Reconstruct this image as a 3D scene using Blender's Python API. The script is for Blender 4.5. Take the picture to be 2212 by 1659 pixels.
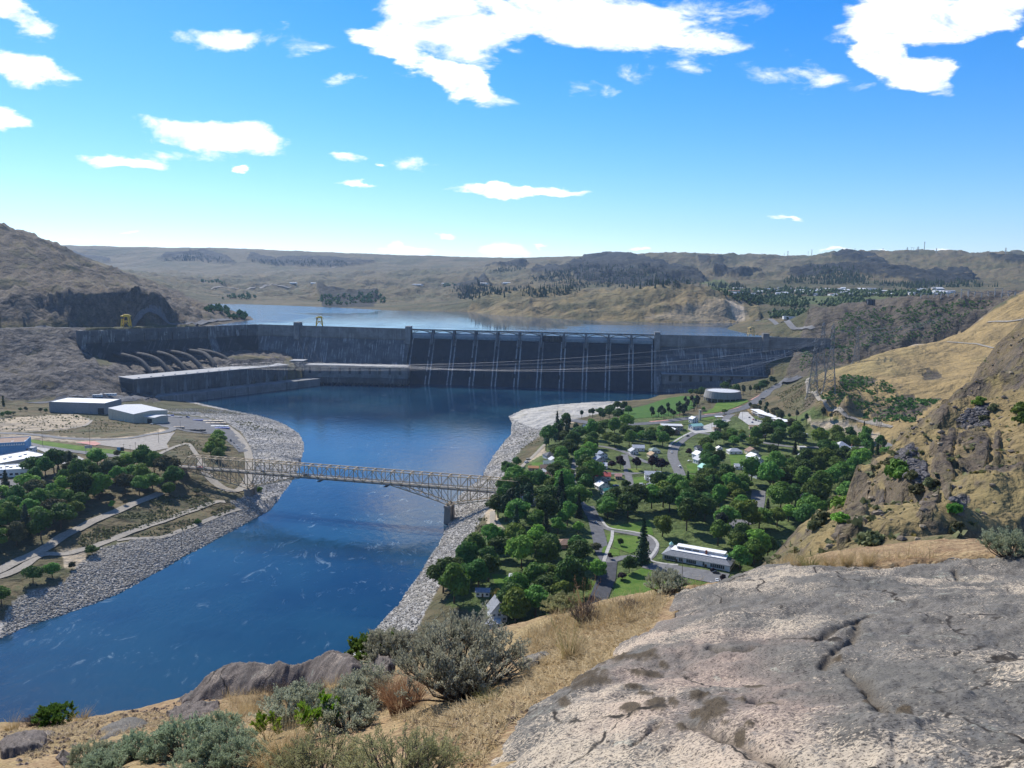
import bpy, bmesh, math, random
import numpy as np
from mathutils import Vector, Matrix
from mathutils.bvhtree import BVHTree

for _o in list(bpy.data.objects): bpy.data.objects.remove(_o)
SC = bpy.context.scene
COL = SC.collection
rnd = random.Random(11)
NR = np.random.RandomState(5)

# ------------------------------------------------------------------ camera, sky, sun, exposure
EYE = 215.0                       # metres above the river
PITCH, ROLL = math.radians(7.5), math.radians(0.9)
FPX, CX, CY = 1706.5, 1106.0, 829.5
_fw = np.array([0, math.cos(PITCH), -math.sin(PITCH)]); _up0 = np.array([0, math.sin(PITCH), math.cos(PITCH)]); _rt0 = np.array([1., 0, 0])
_rt = _rt0*math.cos(ROLL) + _up0*math.sin(ROLL); _up = _up0*math.cos(ROLL) - _rt0*math.sin(ROLL)
cam_d = bpy.data.cameras.new('camera'); cam = bpy.data.objects.new('camera', cam_d); COL.objects.link(cam)
cam_d.sensor_width = 36.0; cam_d.lens = FPX/2212*36.0; cam_d.clip_start = 0.1; cam_d.clip_end = 60000
cam.matrix_world = Matrix(((_rt[0], _up[0], -_fw[0], 0), (_rt[1], _up[1], -_fw[1], 0), (_rt[2], _up[2], -_fw[2], EYE), (0, 0, 0, 1)))
SC.camera = cam
SC.render.resolution_x, SC.render.resolution_y = 1024, 768
SUN_AZ, SUN_EL = math.radians(-36), math.radians(39)     # from straight ahead (+Y), towards the left
SUN_DIR = Vector((math.sin(SUN_AZ)*math.cos(SUN_EL), math.cos(SUN_AZ)*math.cos(SUN_EL), math.sin(SUN_EL)))
sun_d = bpy.data.lights.new('sun', 'SUN'); sun_d.energy = 5.0; sun_d.angle = math.radians(0.53); sun_d.color = (1.0, 0.95, 0.87)
sun = bpy.data.objects.new('sun', sun_d); COL.objects.link(sun)
sun.rotation_euler = SUN_DIR.to_track_quat('Z', 'Y').to_euler()
SC.view_settings.view_transform = 'Standard'; SC.view_settings.look = 'None'
SC.view_settings.gamma = 1.0; SC.view_settings.use_curve_mapping = False
SC.view_settings.exposure = 0.46
SC.cycles.max_bounces = 6; SC.cycles.diffuse_bounces = 2; SC.cycles.glossy_bounces = 3; SC.cycles.transparent_max_bounces = 6
SC.cycles.volume_bounces = 0
SC.cycles.use_denoising = True
SC.cycles.use_adaptive_sampling = True

def ray(u, v): return _fw + _rt*((u-CX)/FPX) - _up*((v-CY)/FPX)
def G(u, v, z=0.0):
    d = ray(u, v); t = (z-EYE)/d[2]; return np.array([d[0]*t, d[1]*t, z])
def A(u, v, Y):
    d = ray(u, v); t = Y/d[1]; return np.array([d[0]*t, Y, EYE+d[2]*t])
def proj(P):
    q = np.asarray(P, float) - np.array([0, 0, EYE]); w = q@_fw; w = np.where(np.abs(w) < 1e-3, 1e-3, w)
    return CX+FPX*(q@_rt)/w, CY-FPX*(q@_up)/w, w
# survey sheets: enlargements of the site plan photo, each with its origin and scale
SHEET = {1: (0, 486, .3174), 2: (540, 621, .2441), 3: (1026, 621, .3418), 4: (1566, 486, .292), 5: (0, 837, .293), 6: (324, 945, .366),
         11: (1026, 837, .2197), 12: (1404, 810, .2441), 13: (918, 1080, .3418), 14: (1674, 756, .3256), 15: (0, 1296, .4395), 16: (756, 1242, .3174),
         17: (1350, 1188, .3897), 21: (0, 0, .5), 22: (1106, 0, .5), 23: (54, 513, .5371), 24: (1080, 513, .5117), 0: (0, 0, 1)}
def S(n, *pts):
    ox, oy, s = SHEET[n]; return [(ox+s*x, oy+s*y) for x, y in pts]

# ------------------------------------------------------------------ world: Nishita sky with a cumulus layer
W = bpy.data.worlds.new('World'); SC.world = W; W.use_nodes = True
def build_world():
    nt = W.node_tree; nt.nodes.clear(); N = nt.nodes; L = nt.links
    def nd(t, **k):
        n = N.new(t)
        for a, b in k.items(): setattr(n, a, b)
        return n
    def mth(op, a, b=None, clamp=False):
        n = nd('ShaderNodeMath', operation=op, use_clamp=clamp)
        for i, x in enumerate((a, b)):
            if x is None: continue
            if hasattr(x, 'links'): L.new(x, n.inputs[i])
            else: n.inputs[i].default_value = x
        return n.outputs[0]
    out = nd('ShaderNodeOutputWorld'); bg = nd('ShaderNodeBackground'); L.new(bg.outputs[0], out.inputs[0])
    sky = nd('ShaderNodeTexSky', sky_type='NISHITA'); sky.sun_disc = False
    sky.sun_elevation = SUN_EL; sky.sun_rotation = SUN_AZ; sky.altitude = 400; sky.air_density = 1.0; sky.dust_density = 0.15; sky.ozone_density = 3.0
    tint = nd('ShaderNodeMix', data_type='RGBA', blend_type='MULTIPLY'); tint.inputs[0].default_value = 1; L.new(sky.outputs[0], tint.inputs[6]); tint.inputs[7].default_value = (.93, .97, 1.12, 1)
    hs = nd('ShaderNodeHueSaturation'); hs.inputs['Saturation'].default_value = SKY_SAT; hs.inputs['Value'].default_value = SKY_VAL
    L.new(tint.outputs[2], hs.inputs['Color'])
    tc = nd('ShaderNodeTexCoord'); sp = nd('ShaderNodeSeparateXYZ'); L.new(tc.outputs['Generated'], sp.inputs[0])
    x, y, z = sp.outputs
    ay = mth('MAXIMUM', mth('ABSOLUTE', y), 0.05)
    qx = mth('DIVIDE', x, ay); qz = mth('DIVIDE', z, ay)
    cmb = nd('ShaderNodeCombineXYZ'); L.new(qx, cmb.inputs[0]); L.new(mth('MULTIPLY', qz, 2.4), cmb.inputs[1]); L.new(mth('SIGN', y), cmb.inputs[2])
    nz = nd('ShaderNodeTexNoise'); nz.inputs['Scale'].default_value = 13; nz.inputs['Detail'].default_value = 9; nz.inputs['Roughness'].default_value = .62
    nz.inputs['Distortion'].default_value = .35
    L.new(cmb.outputs[0], nz.inputs['Vector'])
    nz2 = nd('ShaderNodeTexNoise'); nz2.inputs['Scale'].default_value = 2.3; nz2.inputs['Detail'].default_value = 2
    L.new(cmb.outputs[0], nz2.inputs['Vector'])
    field = None
    qv0 = nd('ShaderNodeCombineXYZ'); L.new(qx, qv0.inputs[0]); L.new(qz, qv0.inputs[1])
    wz = nd('ShaderNodeTexNoise'); wz.inputs['Scale'].default_value = 11; wz.inputs['Detail'].default_value = 5; wz.inputs['Roughness'].default_value = .6; L.new(cmb.outputs[0], wz.inputs['Vector'])
    ws = nd('ShaderNodeVectorMath', operation='MULTIPLY_ADD'); L.new(wz.outputs['Color'], ws.inputs[0]); ws.inputs[1].default_value = (.09, .04, 0); ws.inputs[2].default_value = (-.045, -.02, 0)
    qv = nd('ShaderNodeVectorMath', operation='ADD'); L.new(qv0.outputs[0], qv.inputs[0]); L.new(ws.outputs[0], qv.inputs[1])
    for (u, v, hw, hh, rot, w) in CLOUDS:
        d = ray(u, v); cx, cz = d[0]/d[1], d[2]/d[1]
        mp = nd('ShaderNodeMapping', vector_type='TEXTURE'); L.new(qv.outputs[0], mp.inputs[0])
        mp.inputs['Location'].default_value = (float(cx), float(cz), 0); mp.inputs['Rotation'].default_value = (0, 0, math.radians(rot)); mp.inputs['Scale'].default_value = (hw/FPX, hh/FPX, 1)
        ln = nd('ShaderNodeVectorMath', operation='LENGTH'); L.new(mp.outputs[0], ln.inputs[0])
        ma = nd('ShaderNodeMath', operation='MULTIPLY_ADD'); L.new(ln.outputs['Value'], ma.inputs[0]); ma.inputs[1].default_value = -1.8*w; ma.inputs[2].default_value = 1.75*w
        m = ma.outputs[0]
        field = m if field is None else mth('MAXIMUM', field, m)
    field = mth('MINIMUM', field, .8)
    # the sky behind and beside the viewer carries the same broken cumulus
    beyond = mth('ADD', mth('MULTIPLY', mth('LESS_THAN', y, 0.1), 1.0), mth('GREATER_THAN', qz, .62), True)
    inside = mth('MULTIPLY', mth('SUBTRACT', 1.0, beyond), -3.0)
    beyond = mth('ADD', inside, mth('MULTIPLY', beyond, mth('SUBTRACT', mth('MULTIPLY', nz2.outputs[0], 3.2), 1.75)))
    beyond = mth('SUBTRACT', beyond, mth('MULTIPLY', mth('SUBTRACT', 1.0, mth('MINIMUM', mth('MULTIPLY', z, 6), 1.0)), 1.0))
    field = mth('MAXIMUM', field, mth('SUBTRACT', beyond, .02))
    field = mth('ADD', field, mth('MULTIPLY', mth('SUBTRACT', nz.outputs[0], .5), 2.9))
    mr = nd('ShaderNodeMapRange', interpolation_type='SMOOTHSTEP'); mr.inputs[1].default_value = .0; mr.inputs[2].default_value = .85
    L.new(field, mr.inputs[0])
    # thin veil towards the horizon, as in clear summer air
    mix = nd('ShaderNodeMix', data_type='RGBA'); L.new(mr.outputs[0], mix.inputs[0]); L.new(hs.outputs[0], mix.inputs[6])
    mix.inputs[7].default_value = (9.4, 9.5, 9.7, 1)
    L.new(mix.outputs[2], bg.inputs[0]); bg.inputs[1].default_value = SKY_STR
SKY_SAT, SKY_VAL, SKY_STR = 1.36, 1.0, 0.112
# clouds: centre in the photo frame, half width, half height, tilt, weight
CLOUDS = [(40, 30, 90, 40, -20, 1), (50, 150, 105, 40, -8, 1), (5, 255, 60, 30, -5, 1), (480, 88, 105, 32, -4, .8), (455, 292, 175, 38, -6, 1.4), (278, 348, 100, 15, -4, 1), (496, 359, 18, 8, 0, .9), (745, 345, 40, 10, -5, .6), (810, 356, 14, 6, 0, .8), (770, 402, 45, 8, -6, .9), (1115, 412, 165, 12, 0, 1.3), (955, 60, 160, 75, -5, 1.2), (900, 130, 190, 35, -24, 1.2), (985, 165, 90, 40, -25, 1.2), (1120, 25, 120, 55, 0, .9), (1330, 55, 220, 60, -5, 1.2), (1420, 75, 200, 30, -6, 1), (1960, 45, 160, 70, 8, 1.4), (2120, 30, 140, 50, 10, 1.1), (1900, 110, 85, 50, -30, 1.4), (1985, 165, 110, 40, -12, 1.4), (2205, 90, 30, 14, 0, .6), (955, 508, 28, 7, 0, .9), (1085, 540, 60, 20, 0, 1), (865, 545, 80, 14, 0, .9), (860, 530, 20, 16, 0, .7), (165, 530, 25, 8, 0, .8), (280, 505, 16, 4, 0, .7), (1700, 464, 40, 4, 0, .7), (1665, 560, 40, 12, 0, .8), (1375, 548, 25, 6, 0, .7), (1800, 560, 25, 5, 0, .6), (2050, 545, 60, 6, 0, .6), (1795, 543, 25, 4, 0, .6), (1910, 543, 30, 4, 0, .6), (1165, 527, 15, 4, 0, .7), (385, 338, 70, 16, 0, .24), (870, 354, 45, 9, 0, .22), (1510, 24, 110, 36, 0, .26), (1340, 160, 60, 20, 0, .26), (1250, 188, 55, 20, 0, .24), (1130, 110, 35, 14, 0, .24), (1510, 147, 55, 14, 0, .24), (1790, 180, 80, 22, 0, .26), (720, 168, 55, 10, 0, .24), (1690, 150, 90, 30, -8, .26), (600, 95, 60, 24, 0, .2)]
build_world(); W.cycles.sampling_method = 'MANUAL'; W.cycles.sample_map_resolution = 512

# ------------------------------------------------------------------ helpers
def tag(o, label=None, cat=None, group=None, kind=None):
    if label: o['label'] = label
    if cat: o['category'] = cat
    if group: o['group'] = group
    if kind: o['kind'] = kind
    return o
def empty(name, loc=(0, 0, 0), rz=0.0, label=None, cat=None, group=None):
    o = bpy.data.objects.new(name, None); COL.objects.link(o); o.location = loc; o.rotation_euler = (0, 0, rz); o.empty_display_size = .1
    return tag(o, label, cat, group)
def link(name, me, parent=None, mat=None, loc=None):
    if mat is not None and not me.materials: me.materials.append(mat)
    o = bpy.data.objects.new(name, me); COL.objects.link(o)
    if parent: o.parent = parent
    if loc is not None: o.location = loc
    return o
def np_mesh(name, V, Fq, smooth=True, tri=False):
    """mesh from arrays: V (n,3), Fq (m,4) or (m,3)"""
    V = np.asarray(V, np.float32); Fq = np.asarray(Fq, np.int32); k = Fq.shape[1]
    me = bpy.data.meshes.new(name); me.vertices.add(len(V)); me.vertices.foreach_set('co', V.ravel())
    me.loops.add(Fq.size); me.loops.foreach_set('vertex_index', Fq.ravel())
    me.polygons.add(len(Fq)); me.polygons.foreach_set('loop_start', np.arange(0, Fq.size, k, dtype=np.int32)); me.polygons.foreach_set('loop_total', np.full(len(Fq), k, np.int32))
    me.polygons.foreach_set('use_smooth', np.full(len(Fq), smooth))
    me.update(); me.validate() if False else None
    return me
def attr(me, name, arr):
    a = me.attributes.new(name, 'FLOAT_COLOR', 'POINT'); arr = np.asarray(arr, np.float32)
    if arr.shape[1] == 3: arr = np.concatenate([arr, np.ones((len(arr), 1), np.float32)], 1)
    a.data.foreach_set('color', arr.ravel())
class MB:
    """collects boxes, prisms, bars and tubes into one mesh"""
    def __init__(s): s.v = []; s.f = []
    def add(s, vs, fs):
        k = len(s.v); s.v += [tuple(map(float, p)) for p in vs]; s.f += [tuple(i+k for i in f) for f in fs]; return s
    def box(s, c, d, rz=0.0):
        cx, cy, cz = c; hx, hy, hz = d[0]/2, d[1]/2, d[2]/2; ca, sa = math.cos(rz), math.sin(rz)
        vs = [(cx+x*hx*ca-y*hy*sa, cy+x*hx*sa+y*hy*ca, cz+z*hz) for z in (-1, 1) for x, y in ((-1, -1), (1, -1), (1, 1), (-1, 1))]
        return s.add(vs, [(3, 2, 1, 0), (4, 5, 6, 7), (0, 1, 5, 4), (1, 2, 6, 5), (2, 3, 7, 6), (3, 0, 4, 7)])
    def hull(s, bot, top):
        n = len(bot); vs = list(bot)+list(top)
        return s.add(vs, [tuple(range(n-1, -1, -1)), tuple(range(n, 2*n))]+[(i, (i+1) % n, n+(i+1) % n, n+i) for i in range(n)])
    def prism(s, poly, z0, z1): return s.hull([(x, y, z0) for x, y in poly], [(x, y, z1) for x, y in poly])
    def bar(s, a, b, w, h=None):
        a, b = Vector(a), Vector(b); d = (b-a); h = h or w
        if d.length < 1e-6: return s
        d.normalize(); up = Vector((0, 0, 1)) if abs(d.z) < .95 else Vector((0, 1, 0))
        r = d.cross(up).normalized()*(w/2); u = r.cross(d).normalized()*(h/2)
        return s.hull([a-r-u, a+r-u, a+r+u, a-r+u], [b-r-u, b+r-u, b+r+u, b-r+u])
    def tube(s, pts, r, n=5, cap=True):
        pts = [Vector(p) for p in pts]; rs = r if isinstance(r, (list, tuple)) else [r]*len(pts); vs = []; m = len(pts)
        for i, p in enumerate(pts):
            d = (pts[min(i+1, m-1)]-pts[max(i-1, 0)]).normalized(); up = Vector((0, 0, 1)) if abs(d.z) < .9 else Vector((1, 0, 0))
            a = d.cross(up).normalized(); b = a.cross(d)
            vs += [p+a*(rs[i]*math.cos(2*math.pi*k/n))+b*(rs[i]*math.sin(2*math.pi*k/n)) for k in range(n)]
        fs = [(i*n+k, i*n+(k+1) % n, (i+1)*n+(k+1) % n, (i+1)*n+k) for i in range(m-1) for k in range(n)]
        if cap: fs += [tuple(range(n-1, -1, -1)), tuple((m-1)*n+k for k in range(n))]
        return s.add(vs, fs)
    def lathe(s, prof, n=12, c=(0, 0, 0)):
        vs = [(c[0]+r*math.cos(2*math.pi*k/n), c[1]+r*math.sin(2*math.pi*k/n), c[2]+z) for r, z in prof for k in range(n)]
        m = len(prof)
        return s.add(vs, [(i*n+k, i*n+(k+1) % n, (i+1)*n+(k+1) % n, (i+1)*n+k) for i in range(m-1) for k in range(n)]+[tuple(range(n-1, -1, -1)), tuple((m-1)*n+k for k in range(n))])
    def mesh(s, name, mat=None, smooth=False):
        me = bpy.data.meshes.new(name); me.from_pydata(s.v, [], s.f); me.update()
        if smooth: me.polygons.foreach_set('use_smooth', [True]*len(me.polygons))
        if mat: me.materials.append(mat)
        return me
    def build(s, name, mat, parent=None, smooth=False, label=None):
        o = link(name, s.mesh(name, mat, smooth), parent)
        if label: o['label'] = label
        return o
def clone(o, parent=None):
    c = o.copy(); COL.objects.link(c); c.parent = parent
    for ch in o.children: clone(ch, c)
    return c

# --- numpy noise
_perm = NR.permutation(512).astype(np.int32)
_grad = np.stack([np.cos(np.arange(64)*2*np.pi/64), np.sin(np.arange(64)*2*np.pi/64)], 1).astype(np.float32)
def perlin(x, y):
    x = np.asarray(x, np.float32); y = np.asarray(y, np.float32)
    xi = np.floor(x).astype(np.int32); yi = np.floor(y).astype(np.int32); xf = x-xi; yf = y-yi
    u = xf*xf*xf*(xf*(xf*6-15)+10); v = yf*yf*yf*(yf*(yf*6-15)+10)
    def g(ix, iy, dx, dy):
        h = _perm[(_perm[ix & 511]+iy) & 511] & 63; gr = _grad[h]; return gr[..., 0]*dx+gr[..., 1]*dy
    a = g(xi, yi, xf, yf); b = g(xi+1, yi, xf-1, yf); c = g(xi, yi+1, xf, yf-1); d = g(xi+1, yi+1, xf-1, yf-1)
    return (a+u*(b-a))*(1-v)+(c+u*(d-c))*v
def fbm(x, y, s, o=4, g=.5, ridged=False):
    t = 0; a = 1.0; f = 1.0/s
    for i in range(o):
        n = perlin(x*f+17.3*i, y*f-9.1*i)*1.5
        t = t+a*((1-2*np.abs(n)) if ridged else n); a *= g; f *= 2.03
    return t
def sstep(a, b, x): t = np.clip((x-a)/(b-a), 0, 1); return t*t*(3-2*t)
def in_poly(px, py, poly):
    r = np.zeros(np.shape(px), bool); n = len(poly)
    for i in range(n):
        x0, y0 = poly[i][:2]; x1, y1 = poly[(i+1) % n][:2]
        if y0 == y1: continue
        c = ((y0 > py) != (y1 > py)) & (px < (x1-x0)*(py-y0)/(y1-y0)+x0); r ^= c
    return r
def seg_dist(px, py, pts, closed=True):
    best = np.full(np.shape(px), 1e9, np.float32); n = len(pts)
    for i in range(n if closed else n-1):
        x0, y0 = pts[i][:2]; x1, y1 = pts[(i+1) % n][:2]; dx, dy = x1-x0, y1-y0; l = dx*dx+dy*dy+1e-9
        t = np.clip(((px-x0)*dx+(py-y0)*dy)/l, 0, 1); best = np.minimum(best, (px-x0-t*dx)**2+(py-y0-t*dy)**2)
    return np.sqrt(best)
def rbf_fit(P):
    P = np.asarray(P, float); n = len(P); xy = P[:, :2]/1000.0
    d = np.sqrt(((xy[:, None]-xy[None])**2).sum(-1)); M = np.zeros((n+3, n+3)); M[:n, :n] = d-1e-4*np.eye(n); M[:n, n] = 1; M[:n, n+1:] = xy; M[n:, :n] = M[:n, n:].T
    w = np.linalg.solve(M, np.concatenate([P[:, 2], [0, 0, 0]]))
    return xy.astype(np.float32), w.astype(np.float32)
def rbf_eval(R, x, y):
    xy, w = R; n = len(xy); x = (np.asarray(x)/1000).astype(np.float32).ravel(); y = (np.asarray(y)/1000).astype(np.float32).ravel(); out = np.empty(len(x), np.float32)
    for i in range(0, len(x), 20000):
        a = x[i:i+20000, None]-xy[None, :, 0]; b = y[i:i+20000, None]-xy[None, :, 1]
        out[i:i+20000] = np.sqrt(a*a+b*b)@w[:n]+w[n]+x[i:i+20000]*w[n+1]+y[i:i+20000]*w[n+2]
    return out

# ------------------------------------------------------------------ materials
class NT:
    """small node-graph writer"""
    def __init__(s, name):
        s.m = bpy.data.materials.new(name); s.m.use_nodes = True; s.t = s.m.node_tree; s.t.nodes.clear()
        s.out = s.t.nodes.new('ShaderNodeOutputMaterial'); s.b = s.t.nodes.new('ShaderNodeBsdfPrincipled'); s.t.links.new(s.b.outputs[0], s.out.inputs[0])
        s.b.inputs['Specular IOR Level'].default_value = .25
    def n(s, t, **k):
        x = s.t.nodes.new(t)
        for a, b in k.items(): setattr(x, a, b)
        return x
    def set(s, sock, v):
        if hasattr(v, 'is_linked'): s.t.links.new(v, sock)
        elif isinstance(v, (tuple, list)) and len(v) == 3 and sock.type == 'RGBA': sock.default_value = (*v, 1)
        else: sock.default_value = v
    def pos(s): return s.n('ShaderNodeNewGeometry').outputs['Position']
    def obj(s): return s.n('ShaderNodeTexCoord').outputs['Object']
    def mapping(s, vec, scale=(1, 1, 1), loc=(0, 0, 0), rot=(0, 0, 0)):
        m = s.n('ShaderNodeMapping'); s.set(m.inputs[0], vec); m.inputs['Scale'].default_value = scale; m.inputs['Location'].default_value = loc; m.inputs['Rotation'].default_value = rot; return m.outputs[0]
    def noise(s, vec, scale, detail=4, rough=.55, dist=0.0):
        x = s.n('ShaderNodeTexNoise'); s.set(x.inputs['Vector'], vec); x.inputs['Scale'].default_value = scale; x.inputs['Detail'].default_value = detail; x.inputs['Roughness'].default_value = rough; x.inputs['Distortion'].default_value = dist; return x.outputs[0]
    def voro(s, vec, scale, feature='F1', out='Distance'):
        x = s.n('ShaderNodeTexVoronoi', feature=feature); s.set(x.inputs['Vector'], vec); x.inputs['Scale'].default_value = scale; return x.outputs[out]
    def ramp(s, fac, a, b, c0=0.0, c1=1.0):
        x = s.n('ShaderNodeMapRange', interpolation_type='SMOOTHSTEP'); s.set(x.inputs[0], fac); x.inputs[1].default_value = a; x.inputs[2].default_value = b; x.inputs[3].default_value = c0; x.inputs[4].default_value = c1; return x.outputs[0]
    def mix(s, f, a, b, mode='MIX'):
        x = s.n('ShaderNodeMix', data_type='RGBA', blend_type=mode); s.set(x.inputs[0], f); s.set(x.inputs[6], a); s.set(x.inputs[7], b); return x.outputs[2]
    def math(s, op, a, b=0.0, clamp=False):
        x = s.n('ShaderNodeMath', operation=op, use_clamp=clamp); s.set(x.inputs[0], a); s.set(x.inputs[1], b); return x.outputs[0]
    def bump(s, h, strength=.5, dist=1.0, nrm=None):
        x = s.n('ShaderNodeBump'); s.set(x.inputs['Strength'], strength); x.inputs['Distance'].default_value = dist; s.set(x.inputs['Height'], h)
        if nrm is not None: s.set(x.inputs['Normal'], nrm)
        return x.outputs[0]
    def attr(s, name):
        x = s.n('ShaderNodeVertexColor'); x.layer_name = name; sp = s.n('ShaderNodeSeparateColor'); s.t.links.new(x.outputs[0], sp.inputs[0]); return sp.outputs
    def rand(s): return s.n('ShaderNodeObjectInfo').outputs['Random']
    def fin(s, col, rough=.9, nrm=None, spec=None, metal=None):
        s.set(s.b.inputs['Base Color'], col); s.set(s.b.inputs['Roughness'], rough)
        if nrm is not None: s.set(s.b.inputs['Normal'], nrm)
        if spec is not None: s.b.inputs['Specular IOR Level'].default_value = spec
        if metal is not None: s.b.inputs['Metallic'].default_value = metal
        return s.m
_mats = {}
def paint(name, col, rough=.8, var=.15, scale=.6, metal=0.0, spec=.3):
    """plain weathered surface: base colour with soft blotches and fine grain"""
    if name in _mats: return _mats[name]
    t = NT(name); p = t.obj(); n = t.noise(p, scale, 5, .6); n2 = t.noise(p, scale*9, 3, .6)
    dark = tuple(c*(1-var*1.6) for c in col); light = tuple(min(1, c*(1+var)) for c in col)
    c = t.mix(t.ramp(n, .3, .7), dark, light); c = t.mix(t.ramp(n2, .35, .75, 0, var*.8), c, dark)
    _mats[name] = t.fin(c, rough, None, spec, metal); return _mats[name]

# ------------------------------------------------------------------ the lie of the land (control points -> one smooth height field + relief)
CP = []
def cz(z, pts): CP.extend([tuple(G(u, v, z)) for u, v in pts])
def cy(Y, pts): CP.extend([tuple(A(u, v, Y)) for u, v in pts])
def cpt(*pts): CP.extend(pts)
def cuy(*t): CP.extend([tuple(A(u, v, Y)) for u, v, Y in t])
def cuz(*t): CP.extend([tuple(G(u, v, z)) for u, v, z in t])

SHORE_W = [(0, 1380), (60, 1352), (130, 1330), (250, 1285), (330, 1240), (400, 1200), (470, 1163), (540, 1125), (572, 1108), (610, 1066), (636, 1030), (652, 988), (657, 958), (645, 935), (612, 915), (560, 898), (500, 886), (445, 874), (420, 868), (395, 862)]
SHORE_E = [(770, 1405), (800, 1375), (860, 1310), (905, 1245), (947, 1180), (975, 1125), (993, 1070), (1040, 1036), (1058, 1000), (1078, 970), (1103, 940), (1106, 915), (1098, 899), (1130, 884), (1200, 874), (1280, 868), (1340, 866), (1400, 862), (1425, 853), (1470, 842)]
shoreW = [tuple(G(u, v)[:2]) for u, v in SHORE_W]; shoreE = [tuple(G(u, v)[:2]) for u, v in SHORE_E]
nearW = [(-900, 80), (-620, 260), (-420, 400)]
nearE = [(-560, 90), (-400, 235), (-270, 318), (-190, 352), (-140, 378), (-105, 405), (-88, 435)]
# dam axis (crest centre line) in plan
CREST_Z = 108.0
D_W, D_BEND, D_SW, D_SE, D_E = [G(u, v, CREST_Z)[:2] for u, v in ((178, 716), (556, 702), (889, 712), (1412, 723.5), (1800, 738))]
D_SE = np.array([D_SE[0], 1610.]); D_SW = np.array([D_SW[0], 1672.]); D_BEND = np.array([D_BEND[0], 1742.])
D_E = D_SE + (D_SE-D_SW)/np.linalg.norm(D_SE-D_SW)*345
D_W = G(178, 716, CREST_Z)[:2]
_plE = G(656, 831, 0)[:2]; _plW = G(640, 828, 0)[:2]
river = nearW + shoreW + [tuple(_plE), tuple(_plW+np.array([-20, 45])), tuple(D_SW-np.array([120, -8])), tuple(D_SW), tuple(D_SE), tuple(D_SE+(D_E-D_SE)*.55)] + shoreE[::-1] + nearE[::-1]
RES_Z = 101.0
res_far = [tuple(G(u, v, RES_Z)[:2]) for u, v in [(500, 697), (549, 691), (543, 684), (500, 676), (460, 668), (418, 660), (430, 656.5), (520, 657), (640, 661), (720, 664), (850, 671), (960, 673), (1020, 674), (1080, 682), (1160, 686), (1250, 691), (1330, 694), (1420, 697), (1500, 698), (1560, 696.5), (1600, 697), (1580, 705), (1570, 711), (1620, 722), (1700, 729)]]
reservoir = [tuple(D_E+np.array([-30, 6])), tuple(D_SE+np.array([0, 4])), tuple(D_SW+np.array([0, 4])), tuple(D_BEND+np.array([0, 4])), tuple(D_BEND+np.array([-120, 10]))] + res_far

for x, y in shoreW+shoreE+nearW[1:]+nearE: cpt((x, y, 0.0))
# river bed
for p in [(450, 1330), (600, 1200), (760, 1150), (820, 1000), (880, 930), (800, 880), (960, 870)]: cz(-9, [p])
cpt((-420, 300, -9), (-250, 365, -9), (-650, 180, -9))
for t in (0, .25, .5, .75, 1): q = D_SW+(D_SE-D_SW)*t; cpt((q[0], q[1]-50, -14), (q[0], q[1]+60, 60))
# --- near cliff below the viewpoint (hidden behind the brow)
cpt((0, 400, 24), (-20, 340, 40), (0, 260, 66), (0, 180, 100), (0, 110, 132), (0, 60, 152), (-60, 250, 62), (-150, 300, 30), (-150, 220, 62), (-120, 130, 110), (-80, 60, 145), (-300, 220, 30), (-300, 130, 74), (-250, 50, 120), (-520, 60, 40))
cpt((60, 410, 27), (120, 430, 29), (170, 440, 33), (80, 300, 60), (130, 330, 70), (90, 200, 104), (60, 100, 138))
# --- west bank (left): riprap, two benches, wooded slope, terrace
cuz((-60, 1300, 10), (20, 1290, 8), (110, 1262, 9), (200, 1235, 9), (300, 1190, 9), (380, 1150, 9), (440, 1118, 9), (520, 1088, 8), (560, 1070, 9))
cuz((130, 1190, 13), (230, 1160, 13), (330, 1110, 14), (480, 1085, 12), (420, 1100, 11))
cuz((-20, 1245, 13), (60, 1212, 14), (130, 1178, 16), (220, 1130, 18), (310, 1085, 20), (345, 1072, 20))
cuz((200, 1165, 13.5), (300, 1110, 16), (400, 1060, 16), (450, 1060, 14))
cuz((-40, 1150, 22), (60, 1110, 23), (160, 1065, 25), (270, 1030, 26), (340, 1010, 28))
cuz((-40, 1075, 30), (40, 1055, 30), (120, 1030, 30), (100, 990, 30), (200, 990, 30), (300, 978, 31), (350, 995, 31), (360, 975, 31), (30, 960, 30), (150, 955, 30))
cuz((400, 1000, 30), (430, 1015, 25), (470, 1030, 18), (500, 1040, 14), (530, 1045, 11), (545, 1000, 11), (550, 960, 11), (600, 950, 9), (620, 980, 8), (600, 1010, 7))
cuz((400, 965, 30), (440, 965, 25), (480, 985, 14), (510, 960, 11), (500, 920, 11), (440, 910, 12), (400, 905, 14), (540, 905, 8), (350, 905, 18), (300, 905, 18), (250, 905, 18), (180, 895, 18), (120, 893, 18))
cuz((60, 905, 27), (130, 915, 27), (200, 920, 26), (280, 918, 24), (330, 925, 24), (30, 925, 27), (100, 945, 29), (250, 945, 30), (330, 940, 30), (385, 930, 22), (20, 895, 25))
cuz((100, 870, 20), (200, 870, 18), (330, 870, 14), (420, 885, 10), (240, 855, 18), (330, 858, 12))
# rock slope under the left abutment
cuz((0, 852, 28), (60, 858, 26), (120, 850, 27), (180, 850, 30), (240, 850, 22), (0, 825, 44), (100, 822, 44), (200, 815, 44), (260, 802, 46), (310, 790, 45), (0, 805, 48), (100, 806, 50), (200, 800, 52))
cuz((0, 770, 70), (70, 768, 70), (130, 760, 75), (180, 785, 60), (0, 730, 98), (60, 722, 102), (120, 715, 105), (0, 712, 108), (150, 735, 92), (205, 775, 62))
cuz((300, 770, 52), (380, 768, 55), (440, 765, 58), (500, 768, 60), (560, 775, 55), (600, 790, 40))
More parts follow.
